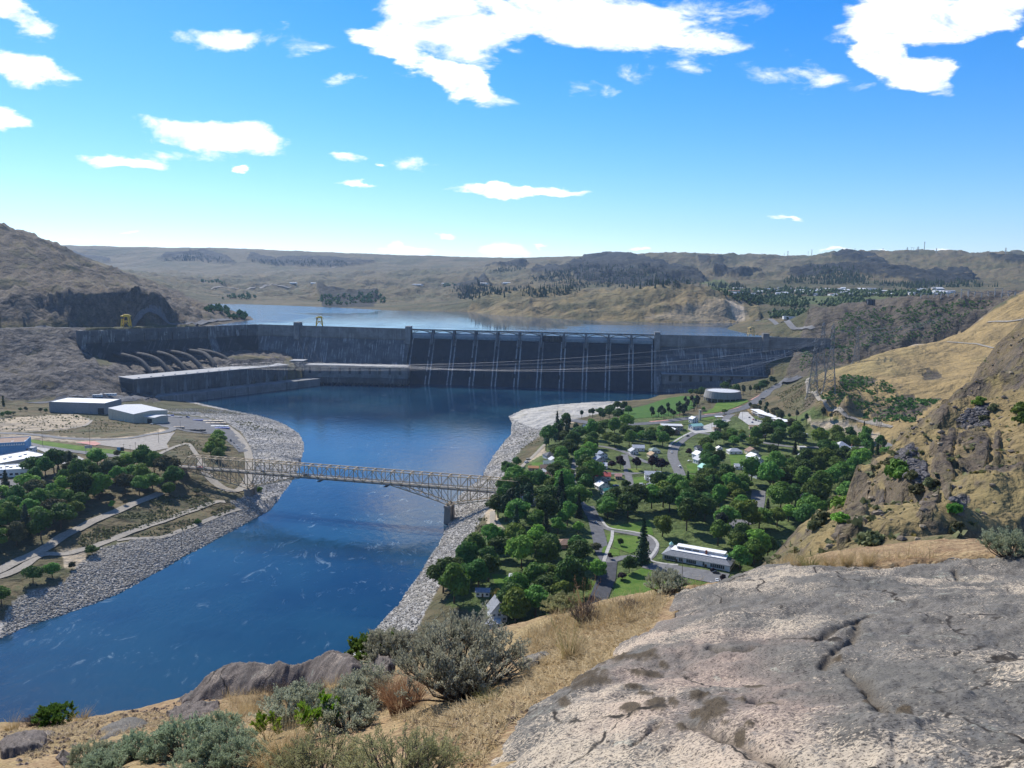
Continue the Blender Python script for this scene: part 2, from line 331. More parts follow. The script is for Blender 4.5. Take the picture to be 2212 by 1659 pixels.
# --- left hill above the crest road
cuz((0, 706, 112), (60, 705, 112), (130, 704, 112), (200, 702, 112), (280, 700, 112), (360, 697, 112), (420, 694, 110), (470, 691, 106))
for (u, v) in S(1, (0, 510), (250, 482), (480, 472), (700, 467), (900, 472), (1080, 492)): 
    Y = G(u, 703, 112)[1]; cuy((u, v, Y+55))
cuy((0, 494, 2350), (25, 505, 2350), (48, 513, 2350), (83, 527, 2350), (114, 546, 2350), (149, 564, 2380), (167, 573, 2400), (203, 575, 2450), (235, 581, 2500), (263, 595, 2500), (292, 610, 2500), (317, 626, 2450), (349, 638, 2400), (381, 651, 2350), (413, 661, 2300), (444, 673, 2200), (476, 684, 2100))
cuy((0, 560, 2120), (100, 590, 2120), (200, 610, 2150), (280, 625, 2150), (-150, 470, 2300), (-300, 450, 2300), (-300, 600, 1900), (-200, 690, 1650), (-200, 800, 1250))
cpt((-1700, 2800, 330), (-1300, 3000, 180), (-2400, 3000, 420), (-2600, 2000, 380), (-1600, 1300, 200), (-1300, 900, 120), (-1000, 600, 60), (-1200, 400, 60))
# --- right bank: shingle bar, riprap, town terrace
cuz((1010, 1160, 16), (1035, 1130, 21), (1060, 1105, 25), (1000, 1190, 20), (960, 1245, 21), (930, 1290, 22), (890, 1340, 23), (1080, 1060, 24), (1110, 1010, 22), (1130, 965, 20), (1160, 940, 18), (1190, 925, 17), (1220, 910, 17), (1150, 900, 4.5), (1200, 890, 5), (1250, 880, 5), (1300, 876, 5), (1280, 893, 9), (1340, 875, 8), (1350, 890, 14), (1430, 862, 8), (1470, 852, 9))
for p in [(1100, 1100), (1080, 1160), (1050, 1230), (1000, 1290), (1060, 1310), (1120, 1330), (1150, 1250), (1180, 1180), (1200, 1100), (1200, 1040), (1170, 990), (1220, 960), (1260, 930), (1300, 915), (1350, 905), (1300, 960), (1350, 990), (1400, 1040), (1300, 1060), (1300, 1120), (1280, 1180), (1250, 1260), (1350, 1250), (1350, 1160), (1450, 1130), (1450, 1060), (1500, 1000), (1440, 950), (1550, 960), (1600, 1010), (1580, 1080), (1560, 1150), (1480, 1210), (1600, 1210), (1550, 1260), (1430, 1260), (1660, 1120), (1700, 1060), (1650, 1000)]: cz(28, [p])
cuz((1420, 905, 29), (1480, 905, 30), (1400, 885, 22), (1450, 875, 18), (1500, 870, 20), (1530, 860, 26), (1570, 868, 31), (1620, 872, 33), (1660, 855, 36), (1700, 835, 38), (1720, 822, 40), (1590, 900, 32), (1650, 905, 34), (1690, 890, 37), (1560, 920, 30), (1640, 940, 30), (1700, 950, 31), (1750, 970, 30), (1800, 1000, 30), (1720, 1100, 28), (1770, 930, 35), (1850, 960, 33))
cuz((1690, 868, 44), (1740, 885, 46), (1790, 910, 42), (1850, 930, 42), (1900, 945, 40), (1740, 850, 62), (1745, 822, 78), (1765, 845, 72), (1780, 862, 66), (1800, 878, 60), (1850, 897, 54), (1905, 918, 50), (1700, 845, 48), (1720, 830, 58), (1800, 845, 80), (1795, 820, 88), (1830, 850, 80), (1950, 925, 52), (1720, 905, 38))
# hill A and hill B (dry grass)
cuy((1788, 863, 1000), (1830, 844, 1040), (1869, 831, 1060), (1918, 819, 1070), (1967, 823, 1050), (2032, 824, 1020), (2078, 823, 990), (1850, 870, 1000), (1920, 860, 1000), (1990, 860, 980), (2040, 850, 980), (1890, 893, 965), (1960, 880, 950), (2010, 890, 920))
cuy((1940, 812, 1120), (2000, 814, 1110), (2060, 812, 1090), (1860, 820, 1110), (2120, 800, 1050), (1980, 798, 1150), (1900, 800, 1160))
cuy((1823, 795, 1230), (1846, 787, 1250), (1887, 769, 1290), (1931, 755, 1310), (1975, 743, 1320), (2022, 740, 1320), (2045, 728, 1330), (2080, 717, 1330), (2121, 687, 1350), (2150, 661, 1370), (2182, 644, 1380), (2212, 633, 1380), (2300, 600, 1380), (2450, 560, 1350))
cuy((2020, 770, 1230), (2090, 760, 1220), (2150, 730, 1230), (2212, 690, 1250), (2150, 780, 1130), (2212, 750, 1150), (2350, 680, 1200))
cuy((1800, 812, 1200), (1770, 822, 1180))
# gully behind hill B, then the dark abutment slope
cpt(*[tuple(A(u, v, Y)+np.array([0, 0, -45])) for u, v, Y in ((1887, 769, 1420), (1975, 743, 1440), (2080, 717, 1450), (2150, 661, 1470), (2212, 633, 1490))])
cuy((1730, 679, 1800), (1753, 668, 1790), (1785, 666, 1780), (1814, 667, 1770), (1843, 663, 1760), (1870, 658, 1750), (1887, 668, 1740), (1937, 652, 1720), (1975, 648, 1700), (2062, 641, 1650), (2173, 642, 1620), (2300, 640, 1600))
cuy((1740, 722, 1660), (1790, 715, 1640), (1850, 705, 1630), (1920, 700, 1610), (1800, 745, 1570), (1860, 740, 1550), (1760, 770, 1490), (1730, 805, 1420), (1790, 790, 1430), (2000, 690, 1580), (2080, 680, 1550))
cpt((650, 1560, 90), (700, 1500, 95), (600, 1480, 55))
# --- spur (right, dark basalt ribs)
cuy((1723, 1189, 150), (1752, 1130, 175), (1768, 1095, 190), (1804, 1062, 205), (1850, 1016, 230), (1886, 990, 250), (1915, 971, 262), (1944, 938, 285), (1983, 909, 305), (2029, 876, 330), (2081, 831, 365), (2104, 792, 395), (2156, 762, 420), (2212, 725, 450), (2350, 660, 480))
cuy((1800, 1180, 132), (1850, 1150, 148), (1900, 1100, 172), (1950, 1050, 200), (2000, 1000, 230), (2060, 950, 262), (2120, 890, 300), (2180, 830, 350), (1850, 1195, 118), (1950, 1170, 120), (2050, 1150, 118), (2000, 1100, 150), (2100, 1050, 170), (2200, 1000, 185), (2212, 1100, 125), (2212, 900, 260), (2150, 960, 230), (2350, 1000, 160), (2350, 800, 330), (2212, 1185, 85), (2100, 1195, 92), (1960, 1200, 100), (1800, 1205, 110))
cpt(*[tuple(A(u, v, Y)+np.array([0, 0, dz])) for u, v, Y, dz in ((1740, 1130, 235, -42), (1800, 1062, 275, -48), (1880, 990, 325, -52), (1944, 938, 365, -55), (2029, 876, 420, -60), (2104, 792, 490, -62), (2212, 725, 560, -62), (1710, 1189, 205, -45), (2300, 700, 600, -60))])
cpt((95, 130, 128), (170, 330, 62), (210, 390, 44), (260, 470, 38), (330, 560, 42), (420, 640, 55), (520, 760, 62), (60, 45, 160), (110, 70, 165), (190, 100, 180), (300, 160, 190), (420, 700, 50))
# --- the far country
fs = S(23, (80, 35), (300, 45), (500, 55), (680, 48), (900, 60), (1100, 70), (1280, 76), (1400, 82), (1600, 85), (1750, 85), (1870, 92))
for i, (u, v) in enumerate(fs): cuy((u, v, 8600-60*i))
fs = S(24, (0, 95), (330, 86), (450, 72), (530, 80), (650, 78), (800, 75), (1000, 90), (1150, 102), (1380, 98), (1500, 84), (1560, 78), (1750, 80), (1960, 90), (2130, 98), (2212, 95))
for i, (u, v) in enumerate(fs): cuy((u, v, 7400-150*i))
cuy((-300, 520, 8600), (-800, 500, 8600), (2500, 560, 5200), (3000, 540, 5200))
for (x, y) in res_far: cpt((x, y, RES_Z))
cpt(*[(x, y, 88) for x, y in ((-600, 2600), (-200, 2300), (-250, 2000), (250, 1900), (400, 2000), (-900, 3000), (-350, 2700))])
for (u, v, Y) in [(430, 650, 3700), (560, 650, 3750), (700, 652, 3700), (850, 655, 3500), (950, 656, 3450), (480, 635, 4600), (650, 635, 4700), (800, 632, 4700), (1000, 630, 4600), (400, 615, 5600), (600, 615, 5600), (800, 610, 5600), (1000, 605, 5600), (350, 595, 6800), (550, 585, 7000), (750, 590, 6900), (950, 585, 6900), (500, 566, 7800), (700, 562, 7900), (900, 570, 7700), (250, 580, 7400), (200, 560, 8100), (300, 560, 8000)]: cuy((u, v, Y))
# rocky knoll right of the reservoir
for (u, v, Y) in [(1050, 642, 3000), (1110, 635, 3000), (1170, 629, 2950), (1240, 636, 2850), (1300, 640, 2750), (1360, 630, 2700), (1420, 620, 2700), (1480, 623, 2680), (1530, 628, 2650), (1580, 640, 2600), (1610, 652, 2520), (1628, 668, 2400), (1100, 660, 2760), (1200, 658, 2650), (1300, 665, 2520), (1400, 655, 2480), (1500, 655, 2450), (1560, 660, 2420), (1450, 680, 2320), (1350, 680, 2370)]: cuy((u, v, Y))
cpt(*[tuple(A(u, v, Y)+np.array([0, 0, -30])) for u, v, Y in ((1110, 635, 3350), (1300, 640, 3150), (1420, 620, 3100), (1530, 628, 3000), (1610, 652, 2850))])
for (u, v, Y) in [(1100, 615, 5200), (1200, 620, 4300), (1300, 610, 4600), (1400, 606, 4600), (1500, 612, 4200), (1250, 590, 5600), (1400, 585, 5600), (1550, 600, 4600), (1620, 635, 3200), (1700, 640, 3000), (1800, 640, 2900), (1900, 640, 2700), (1700, 660, 2500), (1680, 680, 2250), (1750, 620, 3700), (1900, 622, 3600), (2050, 620, 3300), (2150, 625, 2900), (2000, 632, 2700), (2120, 637, 2200), (2200, 636, 2100), (1650, 600, 4600), (1800, 595, 4600), (1950, 598, 4400), (2100, 600, 4100), (2212, 610, 3600), (1600, 580, 5600), (1750, 575, 5400), (1900, 570, 5100), (2050, 575, 4800), (2180, 580, 4500), (1650, 690, 2050), (1700, 705, 1900), (1640, 697, 2010), (2400, 620, 2600)]: cuy((u, v, Y))
cpt((0, 13500, 330), (-4000, 13500, 380), (4000, 13000, 330), (8000, 11000, 380), (-9000, 11000, 400), (9000, 5000, 330), (-9000, 6000, 400), (3000, 2500, 250), (-3500, 5000, 300))
CP = [c for c in CP if abs(c[2]) < 900]
RB = rbf_fit(CP)

# polar sampling of the land
NA, NRD = 860, 620
ang = np.radians(np.linspace(-47, 47, NA)); rad = 48*np.exp(np.linspace(0, np.log(13500/48), NRD))
RR, AA = np.meshgrid(rad, ang, indexing='ij')
TX = (RR*np.sin(AA)).astype(np.float32).ravel(); TY = (RR*np.cos(AA)).astype(np.float32).ravel()
TZ = rbf_eval(RB, TX, TY)
TU, TV, TW = proj(np.stack([TX, TY, TZ], 1))
TU = TU.astype(np.float32); TV = TV.astype(np.float32)
def zone(poly, y0=0, y1=99999, soft=0):
    m = in_poly(TU, TV, poly) & (TY > y0) & (TY < y1); return m.astype(np.float32)
def plan_zone(poly): return in_poly(TX, TY, poly)
dR = seg_dist(TX, TY, river); inR = in_poly(TX, TY, river)
dV = seg_dist(TX, TY, reservoir); inV = in_poly(TX, TY, reservoir)
# ---- flat made ground: town, terraces
far = sstep(1900, 3200, TY)
town = plan_zone([tuple(G(u, v, 28)[:2]) for u, v in ((1065, 1105), (1090, 1060), (1130, 1000), (1160, 960), (1200, 925), (1290, 905), (1400, 895), (1560, 905), (1680, 905), (1760, 930), (1880, 960), (1880, 1010), (1760, 1100), (1700, 1200), (1640, 1290), (1400, 1300), (1100, 1345), (960, 1300), (1000, 1220))]).astype(np.float32)
flatW = zone([(-100, 1080), (40, 1058), (120, 1030), (200, 1000), (350, 1000), (370, 975), (350, 935), (200, 950), (100, 950), (-100, 950)], 500, 1300)
yard = zone([(100, 900), (330, 912), (430, 905), (520, 925), (555, 990), (570, 960), (520, 900), (400, 880), (230, 860), (90, 870)], 700, 1400)
calm = np.clip(town+flatW+yard, 0, 1)
# ---- relief
spur = sstep(70, 130, TY)*(1-sstep(430, 620, TY))*sstep(1650, 1760, TU)
grassy = zone([(1690, 870), (1745, 815), (1830, 790), (1930, 752), (2050, 725), (2130, 680), (2212, 630), (2600, 560), (2600, 800), (2212, 860), (1900, 960), (1760, 930)], 620, 1500)
lefthill = zone([(-900, 300), (0, 480), (180, 560), (300, 605), (560, 690), (500, 705), (-900, 715)], 1500, 3200)
leftrock = zone([(-500, 712), (170, 712), (215, 790), (320, 775), (620, 775), (600, 800), (330, 870), (100, 862), (-500, 870)], 1100, 1750)
abut = zone([(1690, 830), (1740, 700), (1745, 660), (2250, 630), (2300, 660), (2100, 720), (1830, 800), (1720, 835)], 1380, 1950)
knoll = zone([(1000, 690), (1040, 625), (1420, 610), (1640, 650), (1640, 700), (1420, 705)], 2200, 3300)
farm = sstep(2900, 4200, TY)
n1 = fbm(TX, TY, 60, 4); n2 = fbm(TX, TY, 14, 4, .55); nr = fbm(TX, TY, 90, 5, .5, True); nf = fbm(TX, TY, 900, 6, .5, True); nk = fbm(TX, TY, 160, 6, .55, True)
amp = np.zeros_like(TZ)
amp += spur*(1.5*n2+.7*fbm(TX, TY, 5, 3, .6)+2.0*fbm(TX, TY, 34, 4, .5, True)-1.0)
amp += grassy*(2.2*n1+.5*n2)
amp += lefthill*(13*nr-6+4*n1+2.2*n2)
strata = np.sin((TZ+4*n1+2*n2)*.55)*1.3
amp += leftrock*(3.2*fbm(TX, TY, 30, 5, .55, True)+1.9*strata-1.5)
amp += abut*(7*fbm(TX, TY, 70, 5, .55, True)-2+1.5*n2)
amp += knoll*(13*nk-3)
amp += far*(1-knoll)*(farm*(40*nf+14*nk-22)*(1-.75*sstep(6000, 7200, TY))+(1-farm)*3*nk)*sstep(0, 500, dV)
gen = (1-calm)*(1-far)*(1-np.clip(spur+grassy+lefthill+leftrock+abut, 0, 1))
amp += gen*.55*n2
TZ = TZ+amp*sstep(2, 40, np.minimum(np.where(TY < 1700, dR, 1e9), 1e9))*np.where(TY > 1650, sstep(0, 60, dV), 1)
# ---- quarry face of the left hill: a real cliff above the road
lu = zone(S(1, (-400, 700), (-400, 505), (0, 505), (250, 482), (480, 472), (700, 467), (900, 472), (1080, 492), (1200, 545), (1380, 640), (900, 690)), 1500, 2500)
TZ += lu*(5*fbm(TX, TY, 22, 4, .5, True))
# ---- land meets water
TZ = np.where(inR, np.minimum(TZ, -.25-.16*dR), np.where((TY < 1640), np.maximum(TZ, .12+np.minimum(dR, 60)*.10-1.2*(dR < 1)), TZ))
inR2 = in_poly(TX, TY, [tuple(D_BEND+np.array([60, 0])), tuple(D_SW), tuple(D_SE), tuple(D_SE+(D_E-D_SE)*.62), tuple(D_SE+(D_E-D_SE)*.62-np.array([0, 90])), tuple(_plW+np.array([0, -6]))])
TZ = np.where(inR2, np.minimum(TZ, -12), TZ)
_tw = (D_BEND-D_W)/np.linalg.norm(D_BEND-D_W); _nw = np.array([_tw[1], -_tw[0]])
forebay = in_poly(TX, TY, [tuple(D_W-_tw*10), tuple(D_BEND+_tw*30), tuple(D_BEND+_tw*60+_nw*60), tuple(_plW+np.array([-20, 40])), tuple(G(300, 815, 30)[:2])])
TZ = np.where(forebay, np.minimum(TZ, 47+.35*(TZ-47)-4+3*fbm(TX, TY, 26, 4, .5, True)), TZ)
_rd = [G(u, v, 112)[:2] for u, v in S(1, (-300, 712), (0, 705), (300, 697), (560, 700), (900, 692), (1250, 675))]; _dd = seg_dist(TX, TY, _rd, False); _k = np.where(TY > 1200, 1-sstep(14, 30, _dd), 0)
TZ = TZ*(1-_k)+111.5*_k
TZ = np.where(inV, np.minimum(TZ, RES_Z-.3-.12*dV), np.where((TY > 1760) & (dV < 400) & (TY < 5000), np.maximum(TZ, RES_Z+.1+np.minimum(dV, 80)*.07), TZ))
ringface = np.arange((NRD-1)*(NA-1)); _i = ringface//(NA-1); _j = ringface % (NA-1); _a = _i*NA+_j
TF = np.stack([_a, _a+1, _a+NA+1, _a+NA], 1)[:, ::-1]

# ------------------------------------------------------------------ ground cover zones, painted on the land, with cloud shade put into some stone tones
WB_TOP = S(5, (50, 1640), (150, 1545), (250, 1500), (400, 1480), (480, 1430), (560, 1330), (740, 1190), (900, 1150), (1020, 1112), (1200, 1110), (1400, 1040), (1600, 960), (1780, 902), (1700, 845), (1800, 810), (1850, 700), (1860, 560), (1850, 440), (1780, 330), (1690, 270), (1560, 225), (1300, 192), (1100, 165))
EB_TOP = [(880, 1400), (930, 1300), (965, 1240), (1003, 1180), (1052, 1103), (1078, 1060), (1092, 1012), (1130, 966), (1165, 942), (1195, 930), (1240, 906), (1285, 895), (1330, 886), (1350, 868)]
rip = np.maximum(zone(SHORE_W[:-4]+WB_TOP[::-1], 300, 1500), zone(SHORE_E[:-3]+EB_TOP[::-1], 300, 1500))
rip = np.maximum(rip, ((dR < 14) & (TY < 1350) & (TY > 280)).astype(np.float32))
TZ += np.where((rip > 0) & (dR > 1.5), .22*fbm(TX, TY, 3.0, 3, .6), 0)
zA = np.zeros((len(TX), 3), np.float32); zB = np.zeros((len(TX), 3), np.float32); zC = np.zeros((len(TX), 3), np.float32)
shingle = zone(S(11, (330, 330), (420, 240), (560, 200), (800, 165), (1000, 150), (1340, 150), (1480, 160), (1450, 240), (1180, 260), (980, 300), (820, 380), (540, 400), (380, 400)), 900, 1500)
zA[:, 2] = np.maximum(rip, shingle)
zC[:, 0] = shingle                                                                     # pale shingle bar
rocks = np.zeros(len(TX), np.float32)
for q in (S(14, (440, 1190), (480, 1060), (560, 980), (640, 990), (610, 1080), (590, 1180), (560, 1290), (420, 1330), (390, 1260)),
          S(14, (950, 1150), (990, 1030), (1040, 960), (1090, 990), (1060, 1100), (1050, 1180), (1000, 1225), (955, 1200)),
          S(14, (1060, 700), (1120, 640), (1180, 500), (1200, 560), (1170, 720), (1180, 870), (1160, 1010), (1080, 930), (1045, 850)),
          S(14, (1280, 180), (1400, 90), (1560, 20), (1652, -60), (1652, 300), (1560, 250), (1480, 180), (1300, 330), (1180, 420), (1100, 400)),
          S(14, (1200, 600), (1330, 540), (1420, 620), (1400, 760), (1300, 830), (1210, 760)),
          S(14, (460, 980), (540, 850), (660, 810), (600, 900), (520, 960)), S(14, (660, 960), (720, 980), (720, 1060), (660, 1060)),
          S(14, (820, 560), (960, 460), (1100, 370), (1230, 250), (1300, 270), (1160, 420), (1060, 520), (900, 600)),
          S(14, (1440, 640), (1480, 560), (1500, 700), (1460, 740)), S(14, (1380, 800), (1460, 720), (1652, 700), (1652, 830), (1480, 830), (1400, 900))):
    rocks = np.maximum(rocks, zone(q, 80, 520))
rocks = rocks*sstep(-.75, .1, fbm(TX, TY, 9, 4))
talus = np.zeros(len(TX), np.float32)
for q in (S(14, (790, 730), (880, 660), (930, 670), (1000, 780), (1020, 880), (960, 900), (860, 850), (790, 790)), S(14, (1200, 470), (1300, 390), (1420, 360), (1420, 520), (1330, 500), (1250, 480)), S(14, (1170, 1000), (1300, 1010), (1230, 1110), (1180, 1090)), S(14, (680, 1080), (720, 1050), (720, 1140), (680, 1150))):
    talus = np.maximum(talus, zone(q, 80, 520))
TZ += rocks*(.75*np.clip(fbm(TX, TY, 9, 4, .5, True), -.6, 1.2)+.35)+talus*.8*fbm(TX, TY, 2.5, 3, .6)
dark = np.zeros(len(TX), np.float32)
for q in (S(4, (850, 1120), (930, 1110), (1130, 1130), (1100, 1170), (1000, 1180), (880, 1220), (850, 1170)), S(4, (1460, 1110), (1500, 1060), (1580, 1080), (1610, 1130), (1540, 1150), (1480, 1150)), S(4, (1040, 1390), (1150, 1370), (1260, 1300), (1270, 1250), (1400, 1270), (1440, 1330), (1560, 1280), (1600, 1290), (1500, 1360), (1400, 1440), (1100, 1410))):
    dark = np.maximum(dark, zone(q, 600, 1300))
TZ -= dark*3.0*sstep(-.3, .6, n2)
zA[:, 0] = np.clip(rocks+.9*dark+talus+leftrock*0+lu*.4+1.1*lefthill*sstep(-.8, -.1, n1)+.85*abut, 0, 1)  # dark rock weight on left hill and abutment stands in for cloud shade
zC[:, 1] = np.clip(leftrock+forebay+lu*.55+abut*.25, 0, 1)                                                 # granite, coloured darker for cloud shade
zC[:, 2] = talus
zA[:, 1] = 0
forest = np.zeros(len(TX), np.float32)
for q in (S(24, (130, 182), (230, 140), (330, 102), (380, 85), (450, 74), (520, 82), (600, 112), (690, 125), (780, 150), (860, 190), (880, 212), (600, 222), (450, 215), (330, 210), (300, 180)),
          S(24, (1390, 104), (1460, 92), (1560, 97), (1640, 112), (1630, 125), (1500, 115), (1400, 120)), S(24, (1200, 180), (1300, 152), (1400, 132), (1500, 162), (1600, 160), (1680, 152), (1760, 167), (1950, 152), (2000, 172), (1990, 200), (1800, 215), (1600, 200), (1400, 187)), S(24, (2040, 125), (2130, 100), (2300, 97), (2300, 160), (2100, 142)),
          S(24, (880, 150), (960, 140), (1080, 145), (1110, 165), (1000, 185), (900, 180)), S(24, (830, 115), (960, 110), (980, 122), (850, 128)),
          S(23, (100, 42), (180, 60), (250, 75), (350, 90), (340, 100), (180, 87)), S(23, (530, 95), (560, 72), (660, 57), (720, 54), (800, 75), (850, 105), (830, 112), (700, 95), (600, 97)), S(23, (890, 95), (910, 67), (1000, 87), (1100, 77), (1280, 92), (1420, 102), (1300, 122), (1150, 127), (1000, 112)),
          S(23, (1850, 132), (1900, 117), (2010, 107), (2020, 125), (1900, 147)), S(23, (2020, 165), (2090, 132), (2212, 112), (2212, 175), (2050, 172)), S(23, (1730, 205), (1850, 190), (1870, 230), (1760, 250)), S(23, (1170, 245), (1250, 240), (1420, 250), (1400, 282), (1200, 282))):
    forest = np.maximum(forest, zone(q, 2300, 9000))
forest = forest*sstep(-1.5, -.7, nk)
TZ += forest*farm*22*sstep(-.2, .5, nk)
zB[:, 1] = forest
gold = np.maximum(grassy*(1-dark)*sstep(1745, 1800, TU), spur*.6*(1-np.clip(rocks+talus, 0, 1)))
gold = np.maximum(gold, .4*knoll*sstep(-.5, .3, n1))
gold = np.maximum(gold, .05*lefthill*(1-lu))
gold = np.maximum(gold, zone(S(12, (850, 300), (1000, 330), (1200, 420), (1400, 420), (1700, 440), (2000, 480), (2140, 620), (1900, 560), (1400, 520), (1150, 400), (900, 340)), 700, 1300)*.9)
zB[:, 2] = gold
dirt = np.zeros(len(TX), np.float32)
for q in (S(5, (0, 340), (110, 330), (660, 375), (1000, 360), (1160, 320), (1170, 300), (1280, 320), (1220, 380), (1240, 440), (1100, 470), (760, 420), (380, 390), (0, 370)), S(5, (0, 230), (560, 190), (680, 240), (640, 280), (430, 320), (0, 320)), S(5, (450, 1200), (620, 1180), (640, 1260), (560, 1330), (470, 1330)), S(12, (1380, 400), (1700, 400), (1900, 480), (2100, 560), (2000, 600), (1800, 500), (1450, 480)), S(13, (380, 60), (430, 40), (500, 200), (430, 260), (390, 200)), S(11, (100, 1470), (170, 1210), (300, 1400), (260, 1475)), S(11, (380, 830), (680, 580), (700, 640), (480, 760), (420, 860)), S(11, (800, 380), (900, 310), (980, 300), (980, 350), (880, 360))):
    dirt = np.maximum(dirt, zone(q, 250, 1400))
dirt = np.maximum(dirt, zone([(1390, 690), (1600, 640), (1620, 690), (1560, 698)], 2200, 3200)*.35)
dirt = np.maximum(dirt, zone([(1568, 650), (1605, 660), (1610, 694), (1588, 694)], 2000, 3200))
dirt = np.maximum(dirt, zone(S(4, (1240, 920), (1300, 890), (1440, 870), (1420, 850), (1480, 810), (1700, 770), (1780, 740), (1880, 660), (1980, 600), (1900, 690), (1760, 780), (1560, 860), (1400, 890)), 1150, 1500))
zB[:, 0] = dirt
green = zone([(1280, 600), (1420, 598), (1640, 640), (1960, 640), (1930, 660), (1800, 668), (1640, 668), (1500, 620)], 2500, 5200)*.6
zA[:, 1] = np.clip(green, 0, 1)
urban = town*.8
zA[:, 1] = np.maximum(zA[:, 1], urban)
terrain_me = np_mesh('terrain', np.stack([TX, TY, TZ], 1), TF)
attr(terrain_me, 'za', zA); attr(terrain_me, 'zb', zB); attr(terrain_me, 'zc', zC)
def terrain_material():
    t = NT('hillside_ground'); p = t.pos(); a = t.attr('za'); b = t.attr('zb'); c = t.attr('zc')
    pv = t.mapping(p, (1, 1, .35))
    big = t.noise(p, .004, 5, .6); mid = t.noise(p, .035, 5, .62); fine = t.noise(p, .32, 4, .65); tiny = t.noise(p, 1.6, 3, .65)
    # sage steppe: dry soil, bunch grass, grey-green brush
    col = t.mix(t.ramp(mid, .35, .68), (.135, .103, .058), (.082, .078, .042))
    col = t.mix(t.ramp(big, .42, .68, 0, .6), col, (.145, .118, .066))
    brush = t.voro(p, .16); col = t.mix(t.math('MULTIPLY', t.ramp(brush, .42, .22), t.ramp(fine, .38, .62)), col, (.075, .085, .042))
    far_brush = t.math('MULTIPLY', t.ramp(t.voro(p, .022), .5, .25), t.ramp(mid, .42, .62, 0, .6)); col = t.mix(far_brush, col, (.09, .10, .05))
    col = t.mix(t.math('MULTIPLY', t.ramp(t.noise(p, .0022, 7, .62, .6), .46, .60, 0, .8), t.ramp(t.noise(p, .0016, 2), .3, .5)), col, (.066, .070, .036))
    g = t.mix(t.ramp(mid, .3, .72), (.33, .235, .105), (.225, .165, .08)); g = t.mix(t.ramp(fine, .42, .72, 0, .5), g, (.17, .135, .06)); g = t.mix(t.ramp(big, .5, .7, 0, .35), g, (.22, .20, .085))
    col = t.mix(b[2], col, g)
    green = t.mix(t.ramp(fine, .35, .65), (.05, .09, .022), (.11, .15, .045)); col = t.mix(a[1], col, green)
    d = t.mix(t.ramp(fine, .3, .7), (.33, .265, .18), (.42, .35, .26)); col = t.mix(b[0], col, d)
    # stone by kind
    rk = t.mix(t.ramp(fine, .35, .68), (.040, .035, .034), (.12, .094, .070)); rk = t.mix(t.ramp(tiny, .45, .7, 0, .5), rk, (.18, .15, .11)); rk = t.mix(t.ramp(t.noise(pv, .12, 4), .5, .7, 0, .6), rk, (.145, .108, .058))
    gr = t.mix(t.ramp(t.noise(pv, .12, 6, .7), .38, .64), (.036, .034, .034), (.145, .132, .12)); gr = t.mix(t.ramp(t.noise(t.mapping(p, (.25, .25, 1.6)), .35, 4), .5, .62, 0, .6), gr, (.09, .075, .065))  # granite tones lowered in place of a cloud shadow
    tl = t.mix(t.ramp(tiny, .4, .6), (.045, .042, .044), (.13, .122, .12))
    nrm = t.n('ShaderNodeSeparateXYZ'); t.t.links.new(t.n('ShaderNodeNewGeometry').outputs['Normal'], nrm.inputs[0])
    steep = t.math('MULTIPLY', t.ramp(nrm.outputs[2], .80, .62), t.ramp(fine, .25, .5))
    rockw = t.math('MAXIMUM', t.math('MULTIPLY', a[0], t.ramp(t.noise(p, .09, 4), .28, .5)), t.math('MULTIPLY', steep, .85))
    col = t.mix(rockw, col, rk); col = t.mix(t.math('MULTIPLY', c[1], t.ramp(mid, .2, .45)), col, gr); col = t.mix(c[2], col, tl)
    # riprap and shingle
    vs = t.voro(p, .85, 'F1', 'Color'); sv = t.n('ShaderNodeSeparateColor'); t.t.links.new(vs, sv.inputs[0])
    rp = t.mix(sv.outputs[0], (.24, .23, .22), (.46, .44, .41)); rp = t.mix(t.ramp(t.voro(p, .85), .45, .8), rp, (.15, .145, .135)); rp = t.mix(t.ramp(mid, .45, .7, 0, .35), rp, (.36, .31, .22))
    sh = t.mix(t.ramp(fine, .3, .7), (.33, .315, .28), (.45, .43, .39)); sh = t.mix(t.ramp(mid, .52, .7, 0, .6), sh, (.22, .20, .13)); rp = t.mix(c[0], rp, sh)
    col = t.mix(a[2], col, rp)
    # conifer and cliff belts of the far hills
    fo = t.mix(t.ramp(t.noise(p, .02, 5, .7), .35, .65), (.010, .015, .015), (.034, .034, .030)); col = t.mix(t.math('MULTIPLY', b[1], t.ramp(t.noise(p, .009, 5, .65), .27, .44)), col, fo)
    n1 = t.bump(fine, .9, 1.6); n2 = t.bump(tiny, .5, .35, n1); n3 = t.bump(big, .8, 70, t.bump(mid, .8, 10, n2))
    return t.fin(col, .95, n3, .12)
terrain = link('terrain', terrain_me, None, terrain_material()); terrain['kind'] = 'structure'

